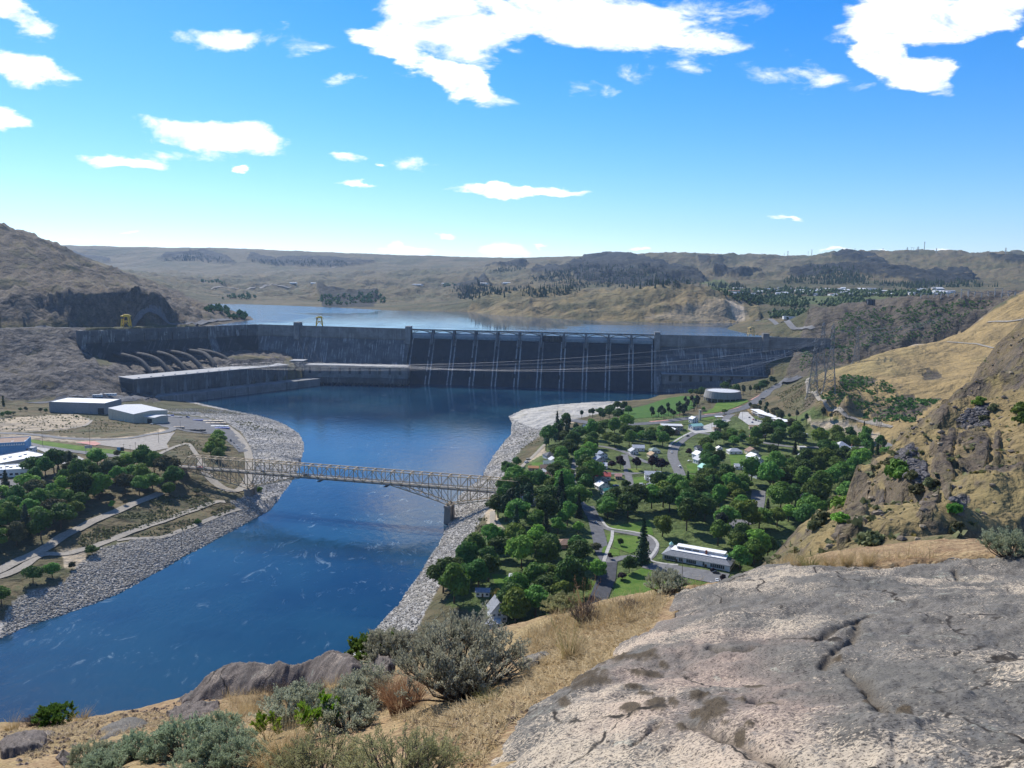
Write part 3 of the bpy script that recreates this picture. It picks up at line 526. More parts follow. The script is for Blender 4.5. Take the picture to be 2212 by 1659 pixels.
_lr0, _dlr = math.log(rad[0]), math.log(rad[1]/rad[0]); _a0, _da = ang[0], ang[1]-ang[0]
TG = TZ.reshape(NRD, NA)
def hgt(x, y):
    x = np.asarray(x, float); y = np.asarray(y, float); r = np.maximum(np.hypot(x, y), rad[0]*1.0001); a = np.arctan2(x, y)
    i = np.clip((np.log(r)-_lr0)/_dlr, 0, NRD-1.001); j = np.clip((a-_a0)/_da, 0, NA-1.001)
    i0 = i.astype(int); j0 = j.astype(int); fi = i-i0; fj = j-j0
    return (TG[i0, j0]*(1-fi)+TG[i0+1, j0]*fi)*(1-fj)+(TG[i0, j0+1]*(1-fi)+TG[i0+1, j0+1]*fi)*fj
def P(u, v, y0=60.0, y1=13000.0):
    """the point of the land seen at a place of the survey photo"""
    d = ray(u, v); ts = y0*np.exp(np.linspace(0, math.log(y1/y0), 1500))/d[1]
    z = EYE+d[2]*ts; h = hgt(d[0]*ts, d[1]*ts); k = np.nonzero(z < h)[0]
    if len(k) == 0: return G(u, v, 0.0) if d[2] < 0 else np.array([d[0]*3000, d[1]*3000, 100.])
    k = k[0]
    if k == 0: t = ts[0]
    else:
        a, b = z[k-1]-h[k-1], z[k]-h[k]; t = ts[k-1]+(ts[k]-ts[k-1])*a/(a-b)
    x, y = d[0]*t, d[1]*t; return np.array([x, y, float(hgt(x, y))])
def gp(x, y): return Vector((float(x), float(y), float(hgt(x, y))))
def pix_m(Y): return FPX/Y
def resample(pts, step):
    pts = [np.asarray(p, float) for p in pts]; out = [pts[0]]
    # Catmull-Rom through the points
    q = [2*pts[0]-pts[1]]+pts+[2*pts[-1]-pts[-2]]
    for i in range(1, len(q)-2):
        L = np.linalg.norm(q[i+1]-q[i]); n = max(1, int(L/step))
        for k in range(1, n+1):
            s = k/n; out.append(.5*((2*q[i])+(-q[i-1]+q[i+1])*s+(2*q[i-1]-5*q[i]+4*q[i+1]-q[i+2])*s*s+(-q[i-1]+3*q[i]-3*q[i+1]+q[i+2])*s**3))
    return out
def ribbon(name, uv, width, mat, dz=.3, step=4.0, plan=None, kind='structure', y0=200., label=None, lift=None):
    pts = plan if plan is not None else [P(u, v, y0)[:2] for u, v in uv]
    c = resample(pts, step); V = []; F_ = []
    na = 5
    for i, p in enumerate(c):
        d = c[min(i+1, len(c)-1)]-c[max(i-1, 0)]; d = d/(np.linalg.norm(d)+1e-9); nrm = np.array([-d[1], d[0]])
        w = width if not callable(width) else width(i/len(c))
        zs = [float(hgt(*(p+nrm*w*(k/(na-1)-.5)))) for k in range(na)]; zc = max(zs[1:4]) if lift is None else lift
        for k in range(na):
            q = p+nrm*w*(k/(na-1)-.5); V.append((q[0], q[1], max(zs[k], .4*zc+.6*zs[k])+dz*.8))
    for i in range(len(c)-1):
        for k in range(na-1): a = i*na+k; F_.append((a, a+1, a+na+1, a+na))
    me = np_mesh(name, V, F_); me.materials.append(mat); o = bpy.data.objects.new(name, me); COL.objects.link(o); o['kind'] = kind
    if label: o['label'] = label
    return o, c
from mathutils.geometry import delaunay_2d_cdt
def sheet(name, plan, mat, dz=.25, step=5.0, kind='structure', flat=None):
    plan = [tuple(map(float, p[:2])) for p in plan]; xs = [p[0] for p in plan]; ys = [p[1] for p in plan]
    pts = [Vector(p) for p in plan]; n = len(pts)
    # edge subdivision
    P2 = []
    for i in range(n):
        a, b = pts[i], pts[(i+1) % n]; k = max(1, int((b-a).length/step))
        P2 += [a.lerp(b, j/k) for j in range(k)]
    m = len(P2); gx, gy = np.meshgrid(np.arange(min(xs), max(xs), step), np.arange(min(ys), max(ys), step)); gx = gx.ravel(); gy = gy.ravel()
    ins = in_poly(gx, gy, plan) & (seg_dist(gx, gy, plan) > step*.4)
    vs = P2+[Vector((float(x), float(y))) for x, y in zip(gx[ins], gy[ins])]
    r = delaunay_2d_cdt(vs, [], [list(range(m))], 1, 1e-4)
    co = np.array([(v.x, v.y) for v in r[0]]); z = (hgt(co[:, 0], co[:, 1]) if flat is None else np.full(len(co), flat))+dz
    me = bpy.data.meshes.new(name); me.from_pydata([(x, y, zz) for (x, y), zz in zip(co, z)], [], r[2]); me.update(); me.materials.append(mat)
    # upward faces
    if len(me.polygons) and me.polygons[0].normal.z < 0: me.flip_normals()
    o = bpy.data.objects.new(name, me); COL.objects.link(o); o['kind'] = kind; return o
def uvplan(pts, y0=200.): return [tuple(P(u, v, y0)[:2]) for u, v in pts]

# ------------------------------------------------------------------ water
def water_material(name, deep, foam, ripple, calm_attr=False):
    t = NT(name); p = t.pos()
    w1 = t.noise(t.mapping(p, (1, .55, 1)), .16, 5, .6, .4); w2 = t.noise(p, .9, 3, .6); sw = t.noise(p, .02, 5, .6, 1.2)
    col = deep
    if foam:
        col = t.mix(t.ramp(t.noise(p, .006, 4), .35, .65), (.003, .022, .055), (.010, .048, .085))
        f = t.math('MULTIPLY', t.ramp(t.noise(t.mapping(p, (1, .5, 1)), .05, 8, .72, 3.2), .55, .70), t.ramp(sw, .42, .62)); col = t.mix(t.math('MULTIPLY', f, .32), col, (.42, .52, .54))
    b1 = t.bump(w1, ripple, 1.0); b2 = t.bump(w2, t.math('MULTIPLY', t.ramp(sw, .35, .65), ripple*.6), .25, b1)
    if calm_attr:
        k = t.attr('za')[0]; b1 = t.bump(w1, t.math('MULTIPLY', k, 1.0), 1.2); b2 = t.bump(w2, t.math('MULTIPLY', k, .6), .3, b1)
    t.b.inputs['IOR'].default_value = 1.33
    return t.fin(col, .06 if not foam else .09, b2, .5)
def grid_sheet(name, x0, x1, y0, y1, z, n=40):
    xs = np.linspace(x0, x1, n); ys = np.linspace(y0, y1, n); X, Y = np.meshgrid(xs, ys); V = np.stack([X.ravel(), Y.ravel(), np.full(X.size, z)], 1)
    i, j = np.meshgrid(np.arange(n-1), np.arange(n-1), indexing='ij'); a = (i*n+j).ravel(); return np_mesh(name, V, np.stack([a, a+1, a+n+1, a+n], 1))
rv = link('river', grid_sheet('river', -1600, 700, 20, 1640, 0.0), None, water_material('river_water', (.01, .045, .09), True, .2)); rv['kind'] = 'structure'
def reservoir_water():
    cxy = np.mean(np.array(res_far), 0); pl = list(reservoir[:5])+[tuple(np.array(p)+(np.array(p)-cxy)/np.linalg.norm(np.array(p)-cxy)*25) for p in res_far]
    o = sheet('reservoir', pl, water_material('reservoir_water', (.012, .05, .10), False, .2, True), 0, 45.0, flat=RES_Z)
    me = o.data; co = np.empty(len(me.vertices)*3, np.float32); me.vertices.foreach_get('co', co); co = co.reshape(-1, 3); u, v, _ = proj(co)
    wind = in_poly(u, v, [(400, 650), (560, 655), (700, 662), (830, 667), (810, 674), (760, 676), (620, 676), (700, 684), (640, 690), (560, 700), (500, 710), (380, 700)]) | in_poly(u, v, [(1260, 702), (1420, 702), (1570, 707), (1700, 722), (1700, 760), (1200, 740), (860, 720), (1100, 714), (1240, 712)])
    wnd = wind.astype(np.float32)*.9+.04+.1*sstep(.1, .5, fbm(co[:, 0], co[:, 1]*.3, 120, 3)); attr(me, 'za', np.stack([wnd]*3, 1))
reservoir_water()

# ------------------------------------------------------------------ the dam
def concrete(name, base, streak=0.0, joints=None, wet=0.0, light=(.46, .46, .44), bayw=None):
    t = NT(name); p = t.obj(); n = t.noise(p, .05, 6, .65); fine = t.noise(p, .6, 4, .6)
    col = t.mix(t.ramp(n, .35, .68), tuple(c*.72 for c in base), tuple(min(1, c*1.18) for c in base)); col = t.mix(t.ramp(fine, .4, .75, 0, .25), col, tuple(c*.55 for c in base))
    if streak:
        s = t.noise(t.mapping(p, (1, .05, .05)), .35, 4, .7); brk = t.noise(p, .045, 4, .65)
        m = t.math('MULTIPLY', t.ramp(s, .50, .60), t.ramp(brk, .42, .58)); col = t.mix(t.math('MULTIPLY', m, streak), col, light)
        s2 = t.noise(t.mapping(p, (1, .08, .08), (40, 3, 1)), .22, 4, .7); col = t.mix(t.ramp(s2, .58, .75, 0, .5), col, tuple(c*.45 for c in base))
        l = t.noise(t.mapping(p, (.06, 1, 1), (9, 0, 4)), .3, 3, .6); col = t.mix(t.ramp(l, .56, .66, 0, .35), col, tuple(c*.6 for c in base))
    return t.fin(col, .9, t.bump(fine, .3, .2), .2)
M_CONC = concrete('dam_concrete', (.105, .108, .112), .8, light=(.32, .32, .31))  # dam and parapet bases darkened to stand in for cloud shadow
M_CONC_LT = concrete('parapet_concrete', (.18, .182, .18), .2)
M_CONC_DK = concrete('cloud_shaded_concrete', (.038, .04, .043), .12)  # near-black tone with cloud shade put into the colour
M_ROOF_LT = paint('pale_roof', (.26, .265, .27), .8, .08, .1)
M_CONC_PL = concrete('plant_concrete', (.10, .10, .102), .22)
M_DARK = paint('dark_opening', (.03, .032, .035), .6, .1)
M_GLASS = paint('window_glass', (.035, .045, .055), .15, .1, spec=.6)
M_YEL = paint('crane_yellow', (.62, .40, .03), .5, .1)
M_STEEL = paint('grey_steel', (.30, .31, .32), .5, .12, metal=.3)
M_GATE = paint('gate_steel', (.19, .25, .30), .45, .15, .2)
def unit(v): v = np.asarray(v, float); return v/np.linalg.norm(v)
def frame(a, b):
    """axis along a->b, downstream normal towards the valley"""
    t = unit(np.asarray(b)-np.asarray(a)); n = np.array([t[1], -t[0]])
    return t, n
dam = empty('dam', (float(D_SW[0]), float(D_SW[1]), 0), 0, 'huge grey concrete gravity dam with a dark gated spillway in its middle', 'dam')
def dpart(mb, name, mat, smooth=False, label=None):
    mb.v = [(x-float(D_SW[0]), y-float(D_SW[1]), z) for x, y, z in mb.v]
    return mb.build(name, mat, dam, smooth, label)
def extrude_profile(mb, a, b, prof, t, n):
    """prof: (d downstream, z); closed polygon swept from a to b"""
    A_ = [(a[0]+n[0]*d, a[1]+n[1]*d, z) for d, z in prof]; B_ = [(b[0]+n[0]*d, b[1]+n[1]*d, z) for d, z in prof]
    return mb.hull(A_, B_)
def gravity(a, b, nblk, foot, mats, skip=()):
    t, n = frame(a, b); L = np.linalg.norm(np.asarray(b)-a); w = L/nblk
    me = None
    for k in range(nblk):
        p = a+t*w*k; q = a+t*w*(k+1)-t*.12; off = (.0, .22, .10)[k % 3]
        dpart(extrude_profile(MB(), p, q, [(-4, 60), (-4, 85), (5.0+off, 85), (5.6+off+.66*(85-foot), foot), (-4, foot)][::-1], t, n), 'face_block', mats[0])
        dpart(extrude_profile(MB(), p, q, [(-5, 84), (-5, 108), (5.6, 108), (5.6, 87.5), (4.6, 85.2)][::-1], t, n), 'crest_block', mats[1])
    mb = MB(); extrude_profile(mb, a, b, [(-5.4, 106.4), (-5.4, 109.3), (-4.9, 109.3), (-4.9, 106.4)][::-1], t, n); dpart(mb, 'parapet', mats[1])
    mb = MB(); extrude_profile(mb, a, b, [(5.3, 107), (5.3, 109.2), (5.9, 109.2), (5.9, 107)][::-1], t, n); dpart(mb, 'parapet', mats[1])
gravity(D_BEND, D_SW, 25, -6, (M_CONC, M_CONC_LT))
gravity(D_SE, D_E, 22, -6, (M_CONC, M_CONC_LT))
# forebay wing, running back towards the left abutment
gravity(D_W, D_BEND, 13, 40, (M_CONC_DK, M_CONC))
tW, nW = frame(D_W, D_BEND)
LW = np.linalg.norm(D_BEND-D_W)
for k in range(1, 13):
    p = D_W+tW*LW*k/13; dpart(extrude_profile(MB(), p-tW*.7, p+tW*.7, [(5, 86), (5, 104), (8.5, 100), (8.2, 86)][::-1], tW, nW), 'buttress', M_CONC)
    q = D_W+tW*LW*(k-.5)/13; dpart(extrude_profile(MB(), q-tW*1.6, q+tW*2.6, [(5.55, 98), (5.55, 99), (7.6, 98.6), (7.6, 97.8)][::-1], tW, nW), 'bracket', M_DARK)
for fr, w in ((-.012, 9), (.09, 6), (.69, 16)):
    p = D_W+tW*LW*fr; dpart(extrude_profile(MB(), p-tW*w/2, p+tW*w/2, [(-6, 40), (-6, 109 if w < 8 else 110), (9.5, 109 if w < 8 else 110), (10.5, 84), (10+.66*44 if w != 6 else 10.5, 40 if w != 6 else 83)][::-1], tW, nW), 'pier_block', M_CONC)
# spillway
tS, nS = frame(D_SW, D_SE); LS = float(np.linalg.norm(D_SE-D_SW)); NB = 11; BW = LS/NB
def dS(s, d, z): q = D_SW+tS*s+nS*d; return (q[0], q[1], z)
def spill_material():
    t = NT('spillway_concrete'); p = t.obj(); rot = math.atan2(tS[1], tS[0])
    lx = t.mapping(p, (1, 1, 1), (0, 0, 0), (0, 0, -rot)); sp = t.n('ShaderNodeSeparateXYZ'); t.t.links.new(lx, sp.inputs[0])
    jit = t.noise(t.mapping(p, (.0, .0, .08)), .9, 3); s = t.math('ADD', sp.outputs[0], t.math('MULTIPLY', t.math('SUBTRACT', jit, .5), 2.5))
    fr = t.math('FRACT', t.math('ADD', t.math('DIVIDE', s, BW), .5)); dd = t.math('ABSOLUTE', t.math('SUBTRACT', t.math('ABSOLUTE', t.math('SUBTRACT', fr, .5)), .085))
    m = t.math('MULTIPLY', t.ramp(dd, .042, .012), t.ramp(t.noise(t.mapping(p, (1, 1, .12)), .3, 4, .7), .30, .52)); m = t.math('MULTIPLY', m, t.ramp(t.noise(p, .02, 3), .3, .55, .45, 1))
    n = t.noise(t.mapping(p, (1, 1, .06)), .12, 5, .7); col = t.mix(t.ramp(n, .3, .7), (.014, .017, .023), (.030, .032, .037)); col = t.mix(m, col, (.29, .29, .285))  # bay tones darkened along with the dam for cloud shade
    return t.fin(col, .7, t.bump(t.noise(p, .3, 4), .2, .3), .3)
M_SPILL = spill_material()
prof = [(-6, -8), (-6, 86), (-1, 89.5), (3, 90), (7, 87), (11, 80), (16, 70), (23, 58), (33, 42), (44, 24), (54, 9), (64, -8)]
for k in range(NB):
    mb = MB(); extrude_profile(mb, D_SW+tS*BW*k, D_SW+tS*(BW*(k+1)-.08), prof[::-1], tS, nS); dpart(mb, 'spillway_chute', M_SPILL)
    a = BW*k+2.4; b = BW*(k+1)-2.4
    mb = MB(); gp_ = [(3.0, 88), (4.6, 92), (4.9, 96), (3.6, 101.6), (2.2, 101.8), (1.0, 88)]
    mb.hull([dS(a, d, z) for d, z in gp_], [dS(b, d, z) for d, z in gp_]); g = dpart(mb, 'drum_gate', M_GATE if k != 6 else M_CONC_DK)
    if k != 6:
        mb = MB(); mb.hull([dS(a+.5, d, z) for d, z in ((4.3, 96.6), (4.9, 96.6), (4.2, 99.4), (3.6, 99.4))], [dS(b-.5, d, z) for d, z in ((4.3, 96.6), (4.9, 96.6), (4.2, 99.4), (3.6, 99.4))]); 
        mb.v = [(x-float(D_SW[0]), y-float(D_SW[1]), z) for x, y, z in mb.v]; mb.build('gate_panel', M_STEEL, g)
    # arch bridge span with open spandrels
    for dd in (-4.6, 4.6):
        mb = MB(); N_ = 14
        pts = [(a-1.0+(b-a+2.0)*i/N_, 99.5+6.4*(1-(2*i/N_-1)**2)) for i in range(N_+1)]
        for (s0, z0), (s1, z1) in zip(pts, pts[1:]): mb.hull([dS(s0, dd-.45, z0-.6), dS(s0, dd+.45, z0-.6), dS(s0, dd+.45, z0+.5), dS(s0, dd-.45, z0+.5)], [dS(s1, dd-.45, z1-.6), dS(s1, dd+.45, z1-.6), dS(s1, dd+.45, z1+.5), dS(s1, dd-.45, z1+.5)])
        ar = dpart(mb, 'arch_rib', M_CONC_LT)
        for i in range(1, N_):
            if 5 <= i <= 9: continue
            s_, z_ = pts[i]; mb = MB(); mb.hull([dS(s_-.35, dd-.35, z_), dS(s_+.35, dd-.35, z_), dS(s_+.35, dd+.35, z_), dS(s_-.35, dd+.35, z_)], [dS(s_-.35, dd-.35, 107), dS(s_+.35, dd-.35, 107), dS(s_+.35, dd+.35, 107), dS(s_-.35, dd+.35, 107)])
            mb.v = [(x-float(D_SW[0]), y-float(D_SW[1]), z) for x, y, z in mb.v]; mb.build('spandrel_column', M_CONC_LT, ar)
    mb = MB(); mb.hull([dS(BW*k, -5.5, 107), dS(BW*(k+1)-.05, -5.5, 107), dS(BW*(k+1)-.05, 5.5, 107), dS(BW*k, 5.5, 107)], [dS(BW*k, -5.5, 108), dS(BW*(k+1)-.05, -5.5, 108), dS(BW*(k+1)-.05, 5.5, 108), dS(BW*k, 5.5, 108)]); dpart(mb, 'roadway_slab', M_CONC_LT)
    for dd in (-5.3, 5.2):
        mb = MB(); mb.hull([dS(BW*k, dd, 108), dS(BW*(k+1)-.05, dd, 108), dS(BW*(k+1)-.05, dd+.2, 108), dS(BW*k, dd+.2, 108)], [dS(BW*k, dd, 109.1), dS(BW*(k+1)-.05, dd, 109.1), dS(BW*(k+1)-.05, dd+.2, 109.1), dS(BW*k, dd+.2, 109.1)]); dpart(mb, 'railing', M_CONC)
    if k:
        s = BW*k; mb = MB(); pf = [(-9, 84), (-9, 104), (-6, 107), (6, 107), (8.5, 103), (13, 92), (16, 78), (10, 76)]
        mb.hull([dS(s-2.3, d, z) for d, z in pf], [dS(s+2.3, d, z) for d, z in pf]); dpart(mb, 'pier', M_CONC)
for s in (0, LS):
    sg = 1 if s else -1
    mb = MB(); mb.hull([dS(s+sg*6-5.5, -6, 78), dS(s+sg*6+5.5, -6, 78), dS(s+sg*6+5.5, 13.5, 78), dS(s+sg*6-5.5, 13.5, 78)], [dS(s+sg*6-5.5, -6, 115), dS(s+sg*6+5.5, -6, 115), dS(s+sg*6+5.5, 12, 115), dS(s+sg*6-5.5, 12, 115)]); dpart(mb, 'elevator_tower', M_CONC_LT)
    mb = MB(); wp = [(2, 84), (10, 84), (18, 74), (34, 48), (50, 22), (60, 10), (76, 4.5), (92, 2.2), (92, -8), (2, -8)]
    mb.hull([dS(s-1.2+sg*1.5, d, z) for d, z in wp], [dS(s+1.2+sg*3.5, d, z) for d, z in wp]); dpart(mb, 'training_wall', M_CONC_LT)
# outlet conduits: paired hooded openings on two levels
for lev_z, cnt in ((51, 11), (22, 11)):
    for i in range(cnt):
        s = 10+i*30.5
        d = np.interp(lev_z, [9, 24, 42, 58], [54, 44, 33, 23])
        for e in (-2.3, 2.3):
            mb = MB(); mb.hull([dS(s+e-1.2, d-3, lev_z-5), dS(s+e+1.2, d-3, lev_z-5), dS(s+e+1.2, d+4.6, lev_z-5), dS(s+e-1.2, d+4.6, lev_z-5)], [dS(s+e-1.2, d-3, lev_z+3), dS(s+e+1.2, d-3, lev_z+3), dS(s+e+1.2, d+.8, lev_z+3), dS(s+e-1.2, d+.8, lev_z+3)]); dpart(mb, 'outlet', M_DARK)
# mid-section elevator towers and stair ramps
for a, b, fr in ((D_BEND, D_SW, .275), (D_SE, D_E, .635)):
    t, n = frame(a, b); p = a+(b-a)*fr
    dpart(extrude_profile(MB(), p-t*6.0, p+t*6.0, [(-6, 80), (-6, 117), (12, 117), (13.5, 80)][::-1], t, n), 'elevator_tower', M_CONC_LT)
tE, nE = frame(D_SE, D_E)
for s0, w in ((282, 3.2), (304, 7.0)):
    mb = MB(); a = D_SE+tE*s0; off = 40 if w < 5 else 34
    def dE(s, d, z): q = D_SE+tE*s+nE*d; return (q[0], q[1], z)
    mb.hull([dE(s0, 6.5, 84), dE(s0+w, 6.5, 84), dE(s0+w, 9.5, 84), dE(s0, 9.5, 84)], [dE(s0-off, 50, 22), dE(s0-off+w, 50, 22), dE(s0-off+w, 53, 22), dE(s0-off, 53, 22)]); st = dpart(mb, 'stair_ramp', M_CONC_LT)
    if w > 5:
        mb = MB()
        for i in range(28):
            f = (i+.5)/28; mb.hull([dE(s0-off*f+.8, 9.3+43.6*f, 84-62*f), dE(s0-off*f+w-.8, 9.3+43.6*f, 84-62*f), dE(s0-off*f+w-.8, 9.9+43.6*f, 84.2-62*f), dE(s0-off*f+.8, 9.9+43.6*f, 84.2-62*f)], [dE(s0-off*f+.8, 9.3+43.6*f, 85.2-62*f), dE(s0-off*f+w-.8, 9.3+43.6*f, 85.2-62*f), dE(s0-off*f+w-.8, 9.9+43.6*f, 85.2-62*f), dE(s0-off*f+.8, 9.9+43.6*f, 85.2-62*f)])
        mb.v = [(x-float(D_SW[0]), y-float(D_SW[1]), z) for x, y, z in mb.v]; mb.build('steps', M_CONC_DK, st)
# power houses at the dam's foot
def powerhouse(p0, p1, zr, depth, nwin, label, end_block=None, name='powerhouse'):
    t, n = frame(p0, p1); L = float(np.linalg.norm(np.asarray(p1)-p0)); root = empty(name, (float(p0[0]), float(p0[1]), 0), math.atan2(t[1], t[0]), label, 'powerhouse')
    # local frame: x along, y upstream (behind), z up
    m1 = MB(); m1.box((L/2, depth/2, (zr+14)/2), (L, depth, zr-14)); m1.build('wall', M_CONC_LT, root)
    m1 = MB(); m1.box((L/2, depth/2-3, 8), (L, depth+6, 12)); m1.build('draft_tube_deck', M_CONC_PL, root)
    m1 = MB(); m1.box((L/2, depth/2-.5, zr+.7), (L+2, depth+3.2, 1.4)); m1.build('roof', M_ROOF_LT, root)
    for i in range(nwin):
        x = L*(i+.75)/(nwin+.5); m2 = MB(); m2.box((x, -.25, (zr+17)/2+1), (4.6, .7, (zr-17)*.62)); wd = m2.build('window', M_GLASS, root)
        m2 = MB()
        for q in (-1.2, 0, 1.2): m2.box((x+q, -.68, (zr+17)/2+1), (.25, .2, (zr-17)*.62))
        m2.build('mullions', M_CONC_DK, wd)
    na = int(L/6.5)
    for i in range(na): x = L*(i+.5)/na; m2 = MB(); m2.box((x, -6.1, 2.2), (4.2, .5, 4.4)); m2.build('draft_opening', M_DARK, root)
    if end_block:
        x0, x1, zb = end_block; m2 = MB(); m2.box(((x0+x1)/2, depth/2, zb/2), (x1-x0, depth*1.15, zb)); eb = m2.build('end_block', M_CONC, root)
        m2 = MB(); m2.box(((x0+x1)/2, depth/2, zb+.5), (x1-x0+1, depth*1.15+1, 1)); m2.build('roof', M_ROOF_LT, eb)
        for i in range(3):
            for j in range(3): m2 = MB(); m2.box((x0+(x1-x0)*(i+.8)/3.6, -depth*.075-.1, zb-5-5*j), (2.2, .5, 2.2)); m2.build('window', M_GLASS, eb)
    return root
pl0, pl1 = G(654, 828, 0)[:2], G(880, 833, 0)[:2]
pr0, pr1 = G(1430, 845.5, 0)[:2], G(1662, 851, 0)[:2]
powerhouse(pl0, pl1, float(A(760, 791, pl0[1]*.5+pl1[1]*.5)[2]), 26, 10, 'long concrete powerhouse with ten tall windows beside the dark spillway and angled plant', (-26, 2, float(A(640, 780, pl0[1])[2])))
powerhouse(pr0, pr1, float(A(1540, 811, pr0[1]*.5+pr1[1]*.5)[2]), 26, 10, 'concrete powerhouse with tall windows and white roof behind the riverside trees', (205, 240, float(A(1670, 804, pr1[1])[2])))
# angled third plant with its tail deck and six penstocks
def third_plant():
    zd = 14.0; f0 = G(290, 857, zd)[:2]; f1 = G(622, 820, zd)[:2]; t, n = frame(f0, f1); L = float(np.linalg.norm(f1-f0)); zr = float(A(290, 820, f0[1])[2])
    back = G(254, 816, zr)[:2]; dep = 46.0
    root = empty('powerhouse', (float(f0[0]), float(f0[1]), 0), math.atan2(t[1], t[0]), 'long windowless concrete powerhouse set at an angle below curved penstocks', 'powerhouse')
    MB().box((L/2, dep/2, (zr+zd-14)/2), (L, dep, zr-zd+14)).build('wall', M_CONC_PL, root)
    r = MB().box((L/2, dep/2-.3, zr+.6), (L+2.4, dep+2.6, 1.3)).build('roof', M_ROOF_LT, root)
    for i in range(14): m = MB(); m.lathe([(1.6, 0), (1.6, .9), (1.2, 1.3)], 8, (L*(i+.6)/14.4, 7, zr+1.25)); m.build('roof_vent', M_STEEL, r)
    # saw-tooth pilasters cast into the front wall
    for i in range(22):
        x = L*(i+.5)/22; m = MB(); m.hull([(x-4.2, -.05, zd), (x+3.2, -.05, zd), (x+3.2, -.5, zd), (x-4.2, -1.6, zd)], [(x-.6, -.05, zr-2), (x+.4, -.05, zr-2), (x+.4, -.3, zr-2), (x-.6, -.5, zr-2)]); m.build('pilaster', M_CONC_LT if i % 3 == 0 else M_CONC_PL, root)
    MB().box((-.3, dep*.5, (zd+zr)/2+1), (.7, dep*.8, (zr-zd)*.45)).build('end_opening', M_DARK, root)
    MB().box((L/2+18, -16, zd/2-4), (L+70, 31.8, zd+8)).build('tail_deck', M_CONC_LT, root)
    for i in range(11): MB().box((L*(i+.5)/11+14, -31.9, 3), (.8, 1.0, 20)).build('wall_joint', M_CONC, root)
    for i in range(5): MB().box((L*(.28+.16*i), -.45, zd+2), (3, .6, 4)).build('door', M_DARK, root)
    return root, f0, t, n, L, zr
third, T0, tT, nT, LT, ZR3 = third_plant()
M_PIPE = concrete('penstock_concrete', (.052, .052, .054), .1)
for i, ((a0, b0), (a1, b1), (a2, b2)) in enumerate((((870, 895), (960, 930), (1025, 1012)), ((1005, 893), (1080, 925), (1145, 1000)), ((1115, 880), (1190, 915), (1262, 992)), ((1235, 878), (1305, 908), (1375, 982)), ((1375, 872), (1420, 900), (1460, 955)), ((1430, 868), (1520, 900), (1590, 962)))):
    u0, v0 = S(1, (a0, b0))[0]; u1, v1 = S(1, (a1, b1))[0]; u2, v2 = S(1, (a2, b2))[0]
    p0 = G(u0, v0, 64); Yp = p0[1]; p1 = A(u1, v1, Yp-22); p2 = A(u2, v2, Yp-46)
    up = p0-np.append(nW, 0)*55+np.array([0, 0, 1]); dn = p2+np.array([3, -12, -12]); ring = resample([up, p0, p1, p2, dn], 3.0)
    o = MB().tube(ring, 4.6, 14).build('penstock', M_PIPE, None, True)
    tag(o, ('curved concrete penstock nearest the left rock slope', 'second curved penstock counted from the rock slope', 'third curved penstock counted from the rock slope', 'fourth curved penstock counted from the rock slope', 'fifth curved penstock, meeting the long sloping rib', 'sixth curved penstock, closest to the spillway side')[i].replace('left ', 'bare '), 'penstock', 'penstocks above the angled powerhouse')
def gantry(u, v, hpx, label, Y=None, mat=None):
    base = G(u, v, CREST_Z+.2) if Y is None else np.array([A(u, v, Y)[0], Y, A(u, v, Y)[2]]); h = hpx/FPX*base[1]; w = h*.5; root = empty('gantry_crane', tuple(base), .12, label, 'crane', 'gantry cranes on the dam'); m = mat or M_YEL
    for sx in (-1, 1):
        for sy in (-1, 1): MB().bar((sx*w*.62, sy*w*.42, 0), (sx*w*.42, sy*w*.34, h*.84), h*.075).build('leg', m, root)
        MB().bar((sx*w*.58, -w*.4, h*.26), (sx*w*.58, w*.4, h*.26), h*.05).build('sill_beam', m, root)
    for sy in (-1, 1):
        MB().bar((-w*.5, sy*w*.37, h*.5), (w*.5, sy*w*.37, h*.5), h*.045).build('cross_brace', m, root); MB().bar((-w*.58, sy*w*.37, h*.12), (0, sy*w*.37, h*.5), h*.03).build('diagonal_brace', m, root); MB().bar((w*.58, sy*w*.37, h*.12), (0, sy*w*.37, h*.5), h*.03).build('diagonal_brace', m, root)
    MB().box((0, 0, h*.87), (w*1.25, w*.95, h*.09)).build('top_girder', m, root); MB().box((w*.1, 0, h*.95), (w*.75, w*.6, h*.10)).build('trolley_house', m, root); MB().box((-w*.35, -w*.45, h*.75), (w*.28, w*.25, h*.13)).build('cab', M_GLASS, root)
gantry(273, 708, 29, 'tall yellow gantry crane on the crest below the quarried hillside')
gantry(690, 705, 22, 'yellow gantry crane on the crest beside the tall square tower near the bend')
gantry(1622, 726, 20, 'tan yellow gantry crane on the crest near the far rocky point', mat=paint('faded_yellow', (.52, .38, .16), .6, .1))
u_, v_ = S(1, (1330, 1118))[0]
gantry(u_, v_, 21, 'orange gantry crane standing on the tail deck in front of the angled powerhouse', Y=float(G(u_, v_, 14)[1]), mat=paint('crane_orange', (.50, .20, .03), .6, .1))

# ------------------------------------------------------------------ the steel truss bridge
M_TRUSS = paint('bridge_paint', (.46, .345, .20), .6, .16, .4)
M_RUST = paint('bridge_floor_steel', (.24, .17, .11), .7, .2, .4)
M_DECK = paint('bridge_deck', (.30, .285, .265), .9, .1, .1)
M_PIER = concrete('pier_concrete', (.30, .26, .215), .35)
BR0 = np.array([-54.0, 683.0]); BL0 = np.array([-246.0, 728.0]); bt = unit(BL0-BR0); bn = np.array([-bt[1], bt[0]]); PN = float(np.linalg.norm(BL0-BR0))/22
ZD, ZT, ZL = 32.0, 42.8, 16.8
bridge = empty('truss_bridge', (float(BR0[0]), float(BR0[1]), 0), math.atan2(bt[1], bt[0]), 'long beige steel cantilever truss bridge on two concrete piers across the blue river', 'bridge')
